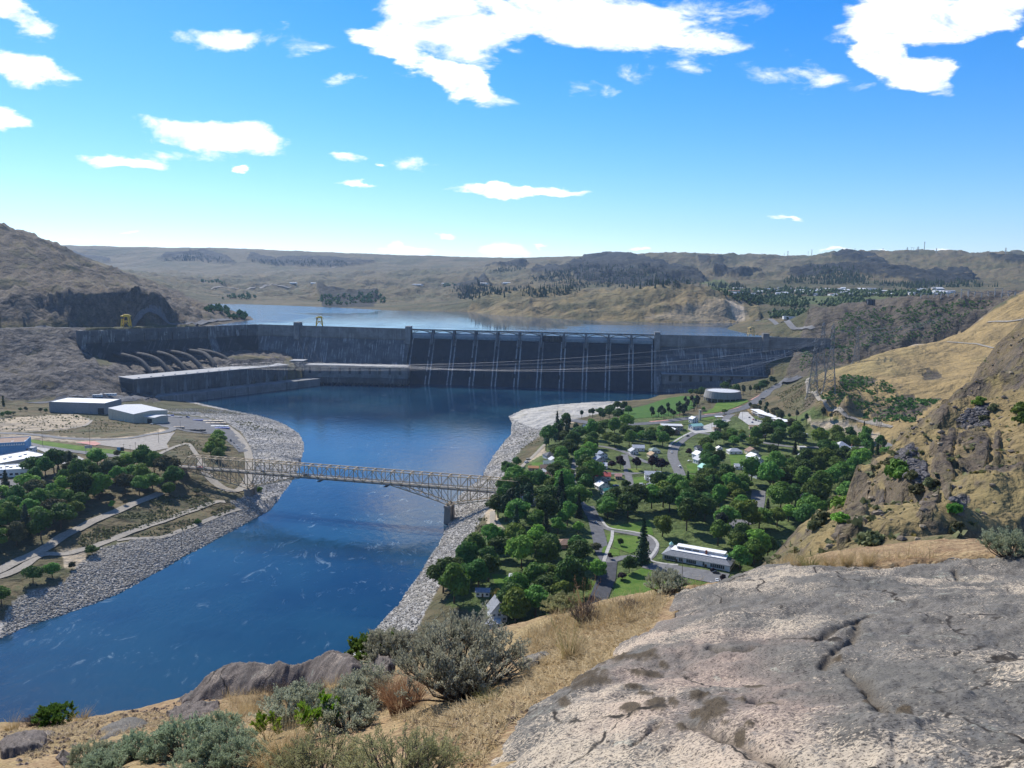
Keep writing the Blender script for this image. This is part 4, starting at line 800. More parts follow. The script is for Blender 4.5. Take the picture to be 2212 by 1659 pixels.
# local frame: x towards the west pier, y across, z up
def low(i):
    if i < 0: return ZL+(30.6-ZL)*min(1, -i/8)
    if i > 22: return ZL+(30.6-ZL)*min(1, (i-22)/8)
    k = min(i, 22-i); return 30.6 if k >= 6 else ZL+(30.6-ZL)*(k/6)**.92
I0, I1 = -8, 30
HWB = 4.6
def bm(name, a, b, w, mat=M_TRUSS, h=None): return MB().bar(a, b, w, h).build(name, mat, bridge)
for y in (-HWB, HWB):
    for i in range(I0+1, I1-1): bm('top_chord', (i*PN, y, ZT), ((i+1)*PN, y, ZT), .62)
    bm('end_post', (I0*PN, y, ZD), ((I0+1)*PN, y, ZT), .62); bm('end_post', (I1*PN, y, ZD), ((I1-1)*PN, y, ZT), .62)
    for i in range(I0, I1):
        bm('deck_chord', (i*PN, y, 31.0), ((i+1)*PN, y, 31.0), .55, M_RUST)
        if low(i) < 30.4 or low(i+1) < 30.4: bm('bottom_chord', (i*PN, y, low(i)), ((i+1)*PN, y, low(i+1)), .66)
    for i in range(I0+1, I1):
        bm('vertical', (i*PN, y, min(low(i), 30.8)), (i*PN, y, ZT), .46 if i % 2 else .55)
    for i in range(I0+1, I1-1):
        up = (i-I0) % 2 == 0 if (i < 0 or i > 22) else ((i % 2 == 0) if i < 11 else (i % 2 == 1))
        a, b = ((i*PN, y, ZT), ((i+1)*PN, y, 31.2)) if up else ((i*PN, y, 31.2), ((i+1)*PN, y, ZT)); bm('diagonal', a, b, .38)
        if low(i) < 29 and low(i+1) < 30.5:
            towards = i >= 22 or 0 <= i < 11
            a, b = ((i*PN, y, low(i)), ((i+1)*PN, y, 31.0)) if towards else ((i*PN, y, 31.0), ((i+1)*PN, y, low(i+1))); bm('diagonal', a, b, .38)
for i in range(I0+1, I1):
    bm('sway_strut', (i*PN, -HWB, ZT+.1), (i*PN, HWB, ZT+.1), .5); bm('sway_strut', (i*PN, -HWB, ZT-1.8), (i*PN, HWB, ZT-1.8), .3)
    for s in (-1, 1): bm('knee_brace', (i*PN, s*HWB, ZT-3.2), (i*PN, s*(HWB-2.2), ZT-1.8), .25)
    bm('floor_beam', (i*PN, -HWB, 30.9), (i*PN, HWB, 30.9), .5, M_RUST, .9)
    if low(i) < 30: bm('lower_strut', (i*PN, -HWB, low(i)), (i*PN, HWB, low(i)), .4)
    if i < I1-1: bm('lateral_brace', (i*PN, -HWB, ZT+.15), ((i+1)*PN, HWB, ZT+.15), .22)
    if i < I1-1 and low(i) < 30: bm('lateral_brace', (i*PN, HWB, low(i)), ((i+1)*PN, -HWB, low(i+1)), .25)
X0, X1 = (I0-3)*PN, (I1+2.2)*PN
MB().box(((X0+X1)/2, 0, ZD-.25), (X1-X0, 7.6, .5)).build('deck', M_DECK, bridge)
for y in (-1.9, 0, 1.9): MB().box(((X0+X1)/2, y, 31.2), (X1-X0, .35, .9)).build('stringer', M_RUST, bridge)
for y in (-3.75, 3.75):
    MB().box(((X0+X1)/2, y, ZD+.55), (X1-X0, .18, .5)).build('guard_rail', M_TRUSS, bridge); MB().box(((X0+X1)/2, y, ZD+1.15), (X1-X0, .14, .14)).build('hand_rail', M_TRUSS, bridge)
MB().box(((X0+X1)/2, 0, ZD+.006), (X1-X0, .16, .012)).build('centre_line', paint('road_yellow', (.55, .36, .04), .8, .1), bridge)
for x, zb in ((0, -5.0), (22*PN, 1.0)):
    m = MB(); W0, W1 = 3.3, 2.6
    for s in (-1, 1): m.hull([(x-W0, s*4.6-2.4, zb), (x+W0, s*4.6-2.4, zb), (x+W0, s*4.6+2.4, zb), (x-W0, s*4.6+2.4, zb)], [(x-W1, s*4.6-2.0, ZL-2.2), (x+W1, s*4.6-2.0, ZL-2.2), (x+W1, s*4.6+2.0, ZL-2.2), (x-W1, s*4.6+2.0, ZL-2.2)])
    m.box((x, 0, (zb+ZL-2.2)/2), (3.4, 5.6, ZL-2.2-zb)); pr = m.build('pier', M_PIER, bridge)
    MB().box((x, 0, ZL-1.45), (6.2, 14.6, 1.5)).build('pier_cap', M_PIER, pr)
    for s in (-1, 1): MB().box((x, s*4.6, ZL-.45), (1.4, 1.2, .7)).build('bearing', M_RUST, pr)
for x in (I0*PN, I1*PN):
    m = MB(); zg = float(hgt(*(BR0+bt*x))); m.box((x, 0, (zg-2+30.4)/2), (2.2, 9.6, 30.4-zg+2)); m.build('abutment', M_PIER, bridge)
def bridge_pt(x, y=0, z=ZD+.02): q = BR0+bt*x+bn*y; return Vector((q[0], q[1], z))
# two maintenance cradles slung under the deck
for i, lab in ((13.9, 'dark maintenance cradle slung under the bridge deck, the one above mid-river'), (6.6, 'dark maintenance cradle slung under the bridge deck near the tall riverside pier')):
    r = empty('cradle', tuple(bridge_pt(i*PN, 0, 28.6)), math.atan2(bt[1], bt[0]), lab, 'maintenance cradle', 'cradles under the bridge'); MB().box((0, 0, 0), (3.2, 9, .35)).build('platform', M_DARK, r)
    for s in (-1, 1): MB().bar((0, s*4, .1), (0, s*4, 2.1), .2).build('hanger', M_RUST, r)

# ------------------------------------------------------------------ vehicles
M_TYRE = paint('tyre_rubber', (.02, .02, .02), .9, .1)
M_LAMP = paint('headlamp', (.7, .7, .65), .2, .05)
CARCOL = {'white': (.72, .72, .71), 'silver': (.42, .43, .44), 'black': (.02, .02, .022), 'red': (.40, .02, .025), 'blue': (.03, .07, .22), 'grey': (.16, .165, .17), 'tan': (.36, .30, .2), 'dark': (.05, .055, .065)}
_car_me = {}
def car_meshes(kind):
    if kind in _car_me: return _car_me[kind]
    L, Wd = {'sedan': (4.6, 1.8), 'pickup': (5.6, 2.0), 'van': (5.2, 2.0), 'truck': (7.5, 2.4)}[kind]; h = L/2; w = Wd/2
    side = {'sedan': [(-h, .35), (h, .35), (h, .72), (h*.55, .92), (-h*.75, .95), (-h, .85)], 'pickup': [(-h, .5), (h, .5), (h, .95), (h*.5, 1.1), (-h, 1.12)], 'van': [(-h, .4), (h, .4), (h, .95), (h*.72, 1.1), (-h, 1.15)], 'truck': [(-h, .7), (h, .6), (h, 1.4), (h*.5, 1.5), (-h, 1.2)]}[kind]
    b = MB(); n = len(side); b.hull([(x, -w, z) for x, z in side], [(x, w, z) for x, z in side])
    cab = {'sedan': [(-h*.62, .9), (h*.42, .88), (h*.12, 1.42), (-h*.38, 1.42)], 'pickup': [(-h*.12, 1.08), (h*.5, 1.06), (h*.28, 1.75), (-h*.08, 1.75)], 'van': [(-h*.98, 1.1), (h*.72, 1.05), (h*.42, 1.9), (-h*.92, 1.9)], 'truck': [(h*.1, 1.4), (h*.75, 1.4), (h*.6, 2.3), (h*.1, 2.3)]}[kind]
    g = MB(); g.hull([(x, -w*.93, z) for x, z in cab], [(x, w*.93, z) for x, z in cab])
    rf = MB(); zt = cab[2][1]; rf.hull([(x, -w*.86, zt-.01) for x in (cab[3][0],)]+[(cab[2][0], -w*.86, zt-.01), (cab[2][0], w*.86, zt-.01), (cab[3][0], w*.86, zt-.01)], [(cab[3][0]+.05, -w*.84, zt+.06), (cab[2][0]-.08, -w*.84, zt+.06), (cab[2][0]-.08, w*.84, zt+.06), (cab[3][0]+.05, w*.84, zt+.06)])
    wh = MB(); r = .34 if kind in ('sedan', 'van') else .42
    prof = [(0.01, -.12), (r, -.12), (r, .12), (.01, .12)]; wh.lathe(prof, 10); wh.v = [(x, z, y) for x, y, z in wh.v]
    lamp = MB().box((0, 0, 0), (.08, .35, .16))
    _car_me[kind] = (b.mesh('body'), g.mesh('cabin_glass', M_GLASS), rf.mesh('roof'), wh.mesh('wheel', M_TYRE), lamp.mesh('headlight', M_LAMP), L, Wd, r); return _car_me[kind]
_col_me = {}
def car(pos, rz, color, kind, label, group=None):
    b, g, rf, wh, lm, L, Wd, r = car_meshes(kind); m = paint('car_paint_'+color, CARCOL[color], .3, .05, spec=.5)
    k = (kind, color)
    if k not in _col_me: b2 = b.copy(); b2.materials.append(m); r2 = rf.copy(); r2.materials.append(m); _col_me[k] = (b2, r2)
    root = empty({'sedan': 'parked_car', 'pickup': 'pickup_truck', 'van': 'van', 'truck': 'truck'}[kind], tuple(pos), rz, label, {'sedan': 'car', 'pickup': 'pickup truck', 'van': 'van', 'truck': 'truck'}[kind], group)
    link('body', _col_me[k][0], root); link('cabin', g, root); link('roof', _col_me[k][1], root)
    for sx in (-.31, .31):
        for sy in (-1, 1): link('wheel', wh, root, loc=(sx*L, sy*(Wd/2-.1), r))
    for sy in (-1, 1): link('headlight', lm, root, loc=(L/2+.02, sy*Wd*.36, .68))
    return root
brz = math.atan2(bt[1], bt[0])
car(bridge_pt(27.8*PN, 1.8), brz, 'red', 'pickup', 'red pickup truck driving on the bridge deck')
car(bridge_pt(31.6*PN, -1.8), brz+math.pi, 'white', 'pickup', 'white pickup truck rolling onto the wooded end of the bridge')
car(bridge_pt(15.3*PN, 1.8), brz, 'black', 'truck', 'black truck driving over the middle of the river bridge')
car(bridge_pt(20.6*PN, -1.8), brz+math.pi, 'dark', 'sedan', 'dark car on the bridge deck above the sandy bank pier')

# ------------------------------------------------------------------ buildings
def wallmat(name, c): return paint('wall_'+name, c, .8, .08, .5)
def roofmat(name, c): return paint('roof_'+name, c, .85, .14, .9)
WALL = {k: wallmat(k, c) for k, c in {'white': (.72, .71, .68), 'cream': (.62, .56, .42), 'grey': (.42, .43, .44), 'tan': (.45, .36, .25), 'green': (.30, .38, .32), 'blue': (.16, .32, .50), 'brown': (.22, .15, .10), 'salmon': (.55, .32, .24), 'concrete': (.24, .245, .25), 'beige': (.46, .43, .34), 'stone': (.26, .25, .235)}.items()}
ROOF = {k: roofmat(k, c) for k, c in {'grey': (.24, .25, .265), 'dark': (.10, .105, .115), 'white': (.78, .78, .77), 'light': (.50, .51, .52), 'brown': (.24, .155, .11), 'red': (.50, .10, .085), 'orange': (.55, .26, .12), 'teal': (.05, .26, .22), 'mint': (.38, .66, .56), 'green': (.26, .32, .28), 'tan': (.42, .30, .18), 'salmon': (.60, .34, .26), 'blue': (.22, .27, .36)}.items()}
M_TRIM = paint('white_trim', (.75, .75, .73), .6, .05)
M_BRICK = paint('chimney_brick', (.28, .11, .07), .9, .2, 2)
M_DOOR = paint('door_paint', (.14, .09, .06), .6, .1)
def at_g(u, v, y0=220.): p = P(u, v, y0); return Vector((float(p[0]), float(p[1]), float(p[2])))
def openings(root, w, d, h, nw, sides=('f', 'l', 'r')):
    """framed windows and a door set into the walls"""
    def win(c, size, axis):
        m = MB(); m.box(c, size); o = m.build('window', M_GLASS, root); f = MB()
        if axis == 'y': f.box((c[0], c[1], c[2]-size[2]/2-.08), (size[0]+.3, size[1]+.12, .16)); f.box((c[0], c[1], c[2]+size[2]/2+.08), (size[0]+.3, size[1]+.12, .16)); f.box((c[0], c[1], c[2]), (.1, size[1]+.06, size[2]))
        else: f.box((c[0], c[1], c[2]-size[2]/2-.08), (size[0]+.12, size[1]+.3, .16)); f.box((c[0], c[1], c[2]+size[2]/2+.08), (size[0]+.12, size[1]+.3, .16))
        f.build('frame', M_TRIM, o)
    st = 2 if h > 4.6 else 1
    for lv in range(st):
        z = (h/st)*(lv+.56)
        if 'f' in sides:
            for i in range(nw):
                if lv == 0 and i == nw//2: continue
                win(((i+.5)/nw*w-w/2, -d/2, z), (1.5, .16, 1.4), 'y')
        for s, q in (('l', -1), ('r', 1)):
            if s in sides:
                for j in (-.25, .25): win((q*w/2, j*d, z), (.16, 1.4, 1.3), 'x')
    if 'f' in sides: MB().box(((nw//2+.5)/nw*w-w/2, -d/2, 1.05), (1.1, .2, 2.1)).build('door', M_DOOR, root)
def house(u, v, w, d, h, roof, wall, rz, label, kind='gable', pitch=.55, chimney=False, nw=3, ridge='x', name='house', cat='house', group='houses of the riverside town', over=.5, y0=220., pos=None):
    p = pos or at_g(u, v, y0); root = empty(name, p, math.radians(rz), label, cat, group)
    wm, rm = WALL[wall], ROOF[roof]; MB().box((0, 0, h/2-.4), (w, d, h+.8)).build('wall', wm, root); r = None
    hw, hd = w/2+over, d/2+over
    if kind == 'gable':
        if ridge == 'x':
            rz_ = hd*pitch; m = MB()
            for s in (-1, 1): m.hull([(-hw, s*hd, h-.1), (hw, s*hd, h-.1), (hw, 0, h+rz_), (-hw, 0, h+rz_)], [(-hw, s*hd, h+.18), (hw, s*hd, h+.18), (hw, 0, h+rz_+.28), (-hw, 0, h+rz_+.28)])
            r = m.build('roof', rm, root); g = MB()
            for s in (-1, 1): g.hull([(s*(w/2-.15), -d/2, h), (s*(w/2-.15), d/2, h), (s*(w/2-.15), 0, h+d/2*pitch)], [(s*(w/2), -d/2, h), (s*w/2, d/2, h), (s*w/2, 0, h+d/2*pitch)])
        else:
            rz_ = hw*pitch; m = MB()
            for s in (-1, 1): m.hull([(s*hw, -hd, h-.1), (s*hw, hd, h-.1), (0, hd, h+rz_), (0, -hd, h+rz_)], [(s*hw, -hd, h+.18), (s*hw, hd, h+.18), (0, hd, h+rz_+.28), (0, -hd, h+rz_+.28)])
            r = m.build('roof', rm, root); g = MB()
            for s in (-1, 1): g.hull([(-w/2, s*(d/2-.15), h), (w/2, s*(d/2-.15), h), (0, s*(d/2-.15), h+w/2*pitch)], [(-w/2, s*d/2, h), (w/2, s*d/2, h), (0, s*d/2, h+w/2*pitch)])
            MB().box((0, -d/2-.02, h+w*.12), (1.1, .14, 1.1)).build('window', M_GLASS, root)
        g.build('gable', wm, root)
    elif kind == 'hip':
        k = min(hw, hd); rx = max(hw-hd, .4); rh = hd*pitch if hw >= hd else hw*pitch
        top = [(-rx, 0, h+rh), (rx, 0, h+rh)] if hw >= hd else [(0, -(hd-hw), h+rh), (0, hd-hw, h+rh)]
        m = MB(); b = [(-hw, -hd, h), (hw, -hd, h), (hw, hd, h), (-hw, hd, h)]
        m.add(b+top+[(x, y, z-.25) for x, y, z in b], [(0, 1, 5, 4), (2, 3, 4, 5), (1, 2, 5), (3, 0, 4), (6, 7, 1, 0), (7, 8, 2, 1), (8, 9, 3, 2), (9, 6, 0, 3), (9, 8, 7, 6)] if hw >= hd else [(1, 2, 5, 4), (3, 0, 4, 5), (0, 1, 4), (2, 3, 5), (6, 7, 1, 0), (7, 8, 2, 1), (8, 9, 3, 2), (9, 6, 0, 3), (9, 8, 7, 6)]); r = m.build('roof', rm, root)
    else:
        r = MB().box((0, 0, h+.15), (w+.3, d+.3, .5)).build('roof', rm, root); pr = MB()
        for s in (-1, 1): pr.box((0, s*(d/2+.1), h+.55), (w+.4, .3, .5)); pr.box((s*(w/2+.1), 0, h+.55), (.3, d+.1, .5))
        pr.build('parapet', wm, r)
    if chimney: MB().box((w*.18, d*.08, h+d*pitch*.5), (.9, .9, h*.2+3.0)).build('chimney', M_BRICK, r)
    openings(root, w, d, h, nw); return root
H11 = [  # sheet 11: x, y, w, d, h, roof, wall, rz, kind, ridge, label
 (750, 690, 15, 11, 3.2, 'dark', 'grey', 20, 'hip', 'x', 'dark grey hip roofed house beside the clump of riverside conifers'),
 (768, 738, 8, 9, 3.2, 'light', 'white', 15, 'gable', 'y', 'small white house with pale gable behind the green grey roof'),
 (730, 772, 12, 8, 3.2, 'green', 'green', 5, 'gable', 'x', 'house with greenish grey roof above the brown roofed house'),
 (712, 815, 14, 8, 3.2, 'brown', 'tan', 0, 'gable', 'x', 'house with a flat sided brown roof near the river path'),
 (690, 880, 12, 10, 3.4, 'grey', 'white', 20, 'gable', 'y', 'grey gabled house beside the narrow bright lawn'),
 (575, 812, 10, 5, 2.6, 'orange', 'tan', -4, 'gable', 'x', 'low shed with orange roof at the edge of the river path'),
 (715, 905, 6, 5, 2.6, 'salmon', 'salmon', 10, 'gable', 'x', 'tiny salmon roofed outbuilding behind the grey gabled house'),
 (1255, 900, 14.5, 9, 3.6, 'red', 'white', -3, 'gable', 'x', 'house with bright red roof and chimney in mid town'),
 (1408, 895, 6, 6, 2.8, 'salmon', 'salmon', 0, 'gable', 'x', 'little salmon garage beside the round dark tree'),
 (1240, 945, 10, 8, 3.4, 'green', 'grey', 15, 'gable', 'y', 'house with sage green gable just below the red roof'),
 (1245, 995, 10.5, 9, 3.4, 'white', 'white', 20, 'gable', 'y', 'house with glaring white roof between sage and teal roofs'),
 (1305, 1055, 10, 9, 3.4, 'teal', 'white', 22, 'gable', 'x', 'house with deep teal metal roof'),
 (1350, 1100, 10, 9, 3.4, 'grey', 'tan', 22, 'gable', 'y', 'grey roofed house next below the teal roof'),
 (1245, 690, 10, 9, 3.6, 'blue', 'white', 18, 'gable', 'y', 'slate blue gabled house among street trees'),
 (1222, 738, 11, 9, 3.6, 'blue', 'grey', 18, 'gable', 'y', 'second slate blue gabled house, lower on the slope'),
 (1230, 792, 14, 8, 3.0, 'white', 'white', 0, 'gable', 'x', 'long white roofed house with plum trees in front'),
 (1605, 618, 13, 9, 3.4, 'light', 'white', -4, 'gable', 'x', 'pale grey roofed house facing the avenue of green trees'),
 (1555, 650, 9, 8, 3.2, 'light', 'white', 15, 'gable', 'y', 'small pale gabled house beside the avenue house'),
 (1765, 640, 10, 9, 3.2, 'green', 'white', 10, 'hip', 'x', 'house with pale green hip roof near the bending street'),
 (1745, 688, 9, 9, 3.2, 'tan', 'cream', 15, 'gable', 'y', 'tan gabled cottage above the plum trees'),
 (1745, 905, 15, 9, 5.4, 'light', 'white', -4, 'gable', 'x', 'two storey white house with slate roof beside the bending street'),
 (1795, 950, 12, 10, 4.6, 'light', 'white', 24, 'gable', 'y', 'white house with steep pale gable below the two storey house'),
 (1840, 1000, 12, 10, 4.6, 'light', 'white', 24, 'gable', 'y', 'white gabled house lowest in the row by the bending street'),
 (1952, 455, 12, 10, 3.6, 'white', 'brown', 20, 'gable', 'y', 'brown chalet with bright white roof near the highway shops'),
 (1545, 458, 12, 9, 3.2, 'blue', 'white', 12, 'gable', 'x', 'blue grey roofed house buried in round trees'),
 (1115, 410, 15, 9, 3.2, 'blue', 'grey', 20, 'gable', 'x', 'grey roofed house beside the long white roof near the shingle bar'),
 (1195, 375, 15, 6, 3.0, 'white', 'white', -6, 'flat', 'x', 'long low building with white roof near the shingle bar'),
 (1362, 520, 7, 6, 3.0, 'white', 'white', 10, 'gable', 'x', 'tiny white roofed house showing between two green trees'),
 (585, 1150, 9, 8, 3.2, 'blue', 'grey', 25, 'gable', 'x', 'dark blue roofed house hidden in the riverside grove'),
 (490, 1118, 6, 5, 2.8, 'light', 'white', 10, 'gable', 'x', 'pale roofed shed hidden in the riverside grove'),
]
H12 = [
 (745, 695, 15, 9, 3.4, 'light', 'white', 8, 'hip', 'x', 'white house with pale hip roof facing a big back lawn'),
 (900, 700, 12, 10, 3.8, 'brown', 'cream', 10, 'gable', 'y', 'cream house with brown gable behind the white roofs'),
 (915, 752, 12, 10, 3.8, 'white', 'white', 22, 'gable', 'y', 'white roofed gabled house below the brown gable'),
 (945, 785, 11, 10, 3.8, 'light', 'white', 22, 'gable', 'y', 'pale gabled house touching the dark grey roof'),
 (915, 828, 17, 9, 3.6, 'grey', 'grey', -3, 'gable', 'x', 'long dark grey roofed house in the back lawns'),
 (800, 830, 12, 7, 3.0, 'light', 'white', -4, 'gable', 'x', 'low pale roofed house beside the long dark grey roof'),
 (965, 900, 16, 12, 4.6, 'light', 'white', 24, 'gable', 'y', 'large white house with chimney and steep grey gable above the tree belt'),
 (430, 735, 11, 9, 4.4, 'white', 'white', 24, 'gable', 'y', 'topmost white gabled house in the row beside the street bend'),
 (440, 782, 11, 9, 4.4, 'light', 'white', 24, 'gable', 'y', 'middle white gabled house in the row beside the street bend'),
 (482, 850, 10, 9, 4.0, 'mint', 'white', 24, 'gable', 'y', 'white house with mint green gable ending the row'),
 (437, 672, 9, 8, 4.0, 'dark', 'grey', 15, 'gable', 'x', 'dark grey house next to the plum tree by the street bend'),
 (1372, 752, 12, 9, 5.0, 'light', 'white', 28, 'gable', 'y', 'two storey white house half hidden by the spreading dark tree'),
 (1345, 660, 8, 7, 3.0, 'light', 'cream', 0, 'flat', 'x', 'small flat roofed cream garage behind the dark tree'),
 (1345, 545, 11, 8, 3.2, 'light', 'grey', 5, 'flat', 'x', 'low grey flat roofed house under the hillside pines'),
 (950, 550, 16, 10, 3.4, 'light', 'salmon', 18, 'gable', 'x', 'salmon house with pale roof at the foot of the motel'),
 (612, 672, 6, 6, 3.2, 'white', 'white', 0, 'gable', 'y', 'tiny white cottage between dark trees near the back lawn'),
 (590, 490, 9, 7, 3.0, 'brown', 'tan', 5, 'flat', 'x', 'small tan shop with brown flat roof by the highway'),
 (920, 478, 12, 7, 3.0, 'tan', 'tan', -5, 'gable', 'x', 'tan roofed garages below the motel car park'),
]
for r in H11:
    (u, v), = S(11, r[:2]); house(u, v, r[2], r[3], r[4], r[5], r[6], r[7], r[10], r[8], ridge=r[9], chimney=r[2] > 13)
for r in H12:
    (u, v), = S(12, r[:2]); house(u, v, r[2], r[3], r[4], r[5], r[6], r[7], r[10], r[8], ridge=r[9], chimney='chimney' in r[10])
# near houses
(u, v), = S(13, (630, 520)); house(u, v, 19, 9, 3.2, 'light', 'green', -8, 'low house with wide pale metal roof on the near lawn', 'gable', .3, ridge='x', nw=4)
(u, v), = S(13, (565, 560)); house(u, v, 9, 8, 3.0, 'light', 'green', -8, 'pale gabled wing of sage walls in front of the wide metal roof', 'gable', .35, ridge='y')
(u, v), = S(13, (365, 600)); house(u, v, 8, 6, 2.8, 'blue', 'white', 0, 'slate roofed garden shed beside the autumn gold bush', 'gable', .4)
(u, v), = S(13, (455, 745)); hs_ = house(u, v, 9, 11, 5.4, 'grey', 'white', 14, 'tall white house with steep grey gable seen past the sagebrush', 'gable', 1.15, ridge='y')
(u, v), = S(13, (428, 800)); house(u, v, 8, 6, 2.8, 'light', 'white', 14, 'low white porch building in front of the steep gabled house', 'gable', .3)
(u, v), = S(13, (745, 262)); house(u, v, 14, 11, 3.0, 'brown', 'tan', 6, 'brown hip roofed house among the near trees, farther from the street', 'hip', .4)
(u, v), = S(13, (890, 292)); house(u, v, 14, 11, 3.0, 'brown', 'salmon', 6, 'brown hip roofed house beside the driveway with parked car', 'hip', .4)
def town_hall():
    """long white building with grey mansard skirt, white flat roof and raised clerestory"""
    a = at_g(*S(13, (1500, 372))[0]); b = at_g(*S(13, (1925, 455))[0]); z = min(a.z, b.z); d = (b-a); L = Vector((d.x, d.y)).length; rz = math.atan2(d.y, d.x)
    root = empty('town_hall', (a.x, a.y, z), rz, 'long white building with grey skirt roof and white flat top beside the car park', 'public building')
    D = 17.0; h = 4.3
    MB().box((L/2, D/2, h/2-.3), (L, D, h+.6)).build('wall', WALL['white'], root)
    o = .7; m = MB(); b0 = [(-o, -o, h), (L+o, -o, h), (L+o, D+o, h), (-o, D+o, h)]; t0 = [(4.6, 3.6, h+2.5), (L-3.6, 3.6, h+2.5), (L-3.6, D-3.6, h+2.5), (4.6, D-3.6, h+2.5)]; m.hull(b0, t0); m.build('skirt_roof', ROOF['grey'], root)
    MB().box((L/2+.5, D/2, h+2.66), (L-8.0, D-7.0, .3)).build('flat_roof', ROOF['white'], root)
    cl = MB().box((L/2+1.0, D*.62, h+3.6), (L-13, 5.4, 1.7)).build('clerestory', WALL['white'], root); MB().box((L/2+1.0, D*.62, h+4.55), (L-12.2, 6.2, .25)).build('roof', ROOF['white'], cl)
    for i in range(3):
        for j in range(5): MB().box((8.6+i*5.2+j*.85, D*.62-2.75, h+3.5), (.62, .16, 1.0)).build('window', M_GLASS, cl)
    x = 1.0
    for g, (x0, n) in enumerate(((1.4, 5), (8.2, 1), (11.5, 2), (16.5, 5), (27.5, 1), (32.6, 7))):
        for j in range(n):
            if x0+j*1.35 > L-1: break
            w = MB().box((x0+j*1.35+.6, -.02, 2.3), (1.08, .18, 2.3)).build('window', M_GLASS, root); MB().box((x0+j*1.35+.6, -.1, 1.08), (1.3, .16, .14)).build('sill', M_TRIM, w)
    for x in (9.7, 29.6): MB().box((x, -.06, 1.15), (1.5, .2, 2.3)).build('door', M_DOOR, root)
    for j in range(4): MB().box((L+.02, 3.2+j*3.2, 2.3), (.18, 2.0, 2.0)).build('window', M_GLASS, root)
    ch = MB().box((L*.62, 6.4, h+4.0), (1.1, 1.1, 2.9)).build('chimney', M_BRICK, root)
    cu = MB().box((2.2, D-4, h+2.2), (2.2, 2.2, 2.2)).build('cupola', WALL['white'], root); MB().lathe([(1.7, 0), (1.3, .7), (.1, 1.9)], 8, (2.2, D-4, h+3.3)).build('cupola_roof', ROOF['mint'], cu)
    return root, L, rz, a
HALL, HALL_L, HALL_RZ, HALL_A = town_hall()
# shops and public buildings along the highway
(u, v), = S(12, (190, 478)); house(u, v, 27, 17, 5.0, 'light', 'tan', -3, 'tan block shop with wide pale flat roof next to the mint green roof', 'flat', nw=7, name='shop', cat='shop', group='shops on the highway')
(u, v), = S(12, (405, 478)); house(u, v, 17, 9, 4.5, 'mint', 'white', 26, 'hall with long mint green metal roof beside the bell tower', 'gable', .5, ridge='x', name='fire_hall', cat='hall', group='shops on the highway')
(u, v), = S(12, (385, 420)); house(u, v, 10, 8, 5.2, 'white', 'white', 26, 'white roofed hall directly behind the mint green roof', 'gable', .5, ridge='y', name='fire_hall', cat='hall', group='shops on the highway')
q = at_g(*S(12, (440, 400))[0]); tw = empty('bell_tower', q, .4, 'slim cream square tower rising beside the mint green roofed hall', 'tower'); MB().box((0, 0, 6.5), (2.6, 2.6, 14)).build('shaft', WALL['beige'], tw); MB().box((0, 0, 14), (3.1, 3.1, .6)).build('cap', WALL['beige'], tw); MB().box((0, -1.33, 11.6), (1.2, .12, 2)).build('louvre', M_DARK, tw)
q = at_g(*S(12, (612, 400))[0]); fs_ = empty('filling_station', q, .2, 'small filling station canopy with red and blue fascia by the highway', 'filling station'); MB().box((0, 0, 5), (11, 6, .9)).build('canopy', M_TRIM, fs_); MB().box((0, -3.05, 5), (11.1, .12, .5)).build('fascia', ROOF['red'], fs_); MB().box((-5.56, 0, 5), (.12, 6, .5)).build('fascia', WALL['blue'], fs_)
for x in (-4, 4): MB().box((x, 0, 2.2), (.4, .4, 4.8)).build('column', M_STEEL, fs_); MB().box((x*.5, 0, .7), (.8, .6, 1.6)).build('pump', WALL['white'], fs_)
# motel: two long wings, walkway roof, doors
for k, ((x0, y0), (x1, y1), lab) in enumerate((((905, 345), (1010, 378), 'upper motel wing with thin white roof at the head of the car park'), ((955, 378), (1110, 408), 'middle motel wing with bright white roof and open gallery'), ((1090, 425), (1205, 448), 'lower motel wing with white roof half hidden by dark trees'))):
    a = at_g(*S(12, (x0, y0))[0]); b = at_g(*S(12, (x1, y1))[0]); d = b-a; L = Vector((d.x, d.y)).length; mo = empty('motel_wing', (a.x, a.y, (a.z+b.z)/2), math.atan2(d.y, d.x), lab, 'motel', 'motel wings above the car park')
    MB().box((L/2, 4.5, 2.6), (L, 9, 6.0)).build('wall', WALL['brown'], mo); MB().box((L/2, 3.4, 5.9), (L+2, 12.4, .5)).build('roof', ROOF['white'], mo); MB().box((L/2, -1.1, 2.85), (L, 2.2, .25)).build('gallery', WALL['white'], mo)
    for i in range(int(L/4.5)): MB().box((2.4+i*4.5, -.05, 1.2), (1.0, .2, 2.1)).build('door', M_TRIM, mo); MB().box((4.4+i*4.5, -.05, 1.4), (1.7, .2, 1.3)).build('window', M_GLASS, mo); MB().box((3.2+i*4.5, -2.1, 2.8), (.2, .2, 5.8)).build('post', M_TRIM, mo)
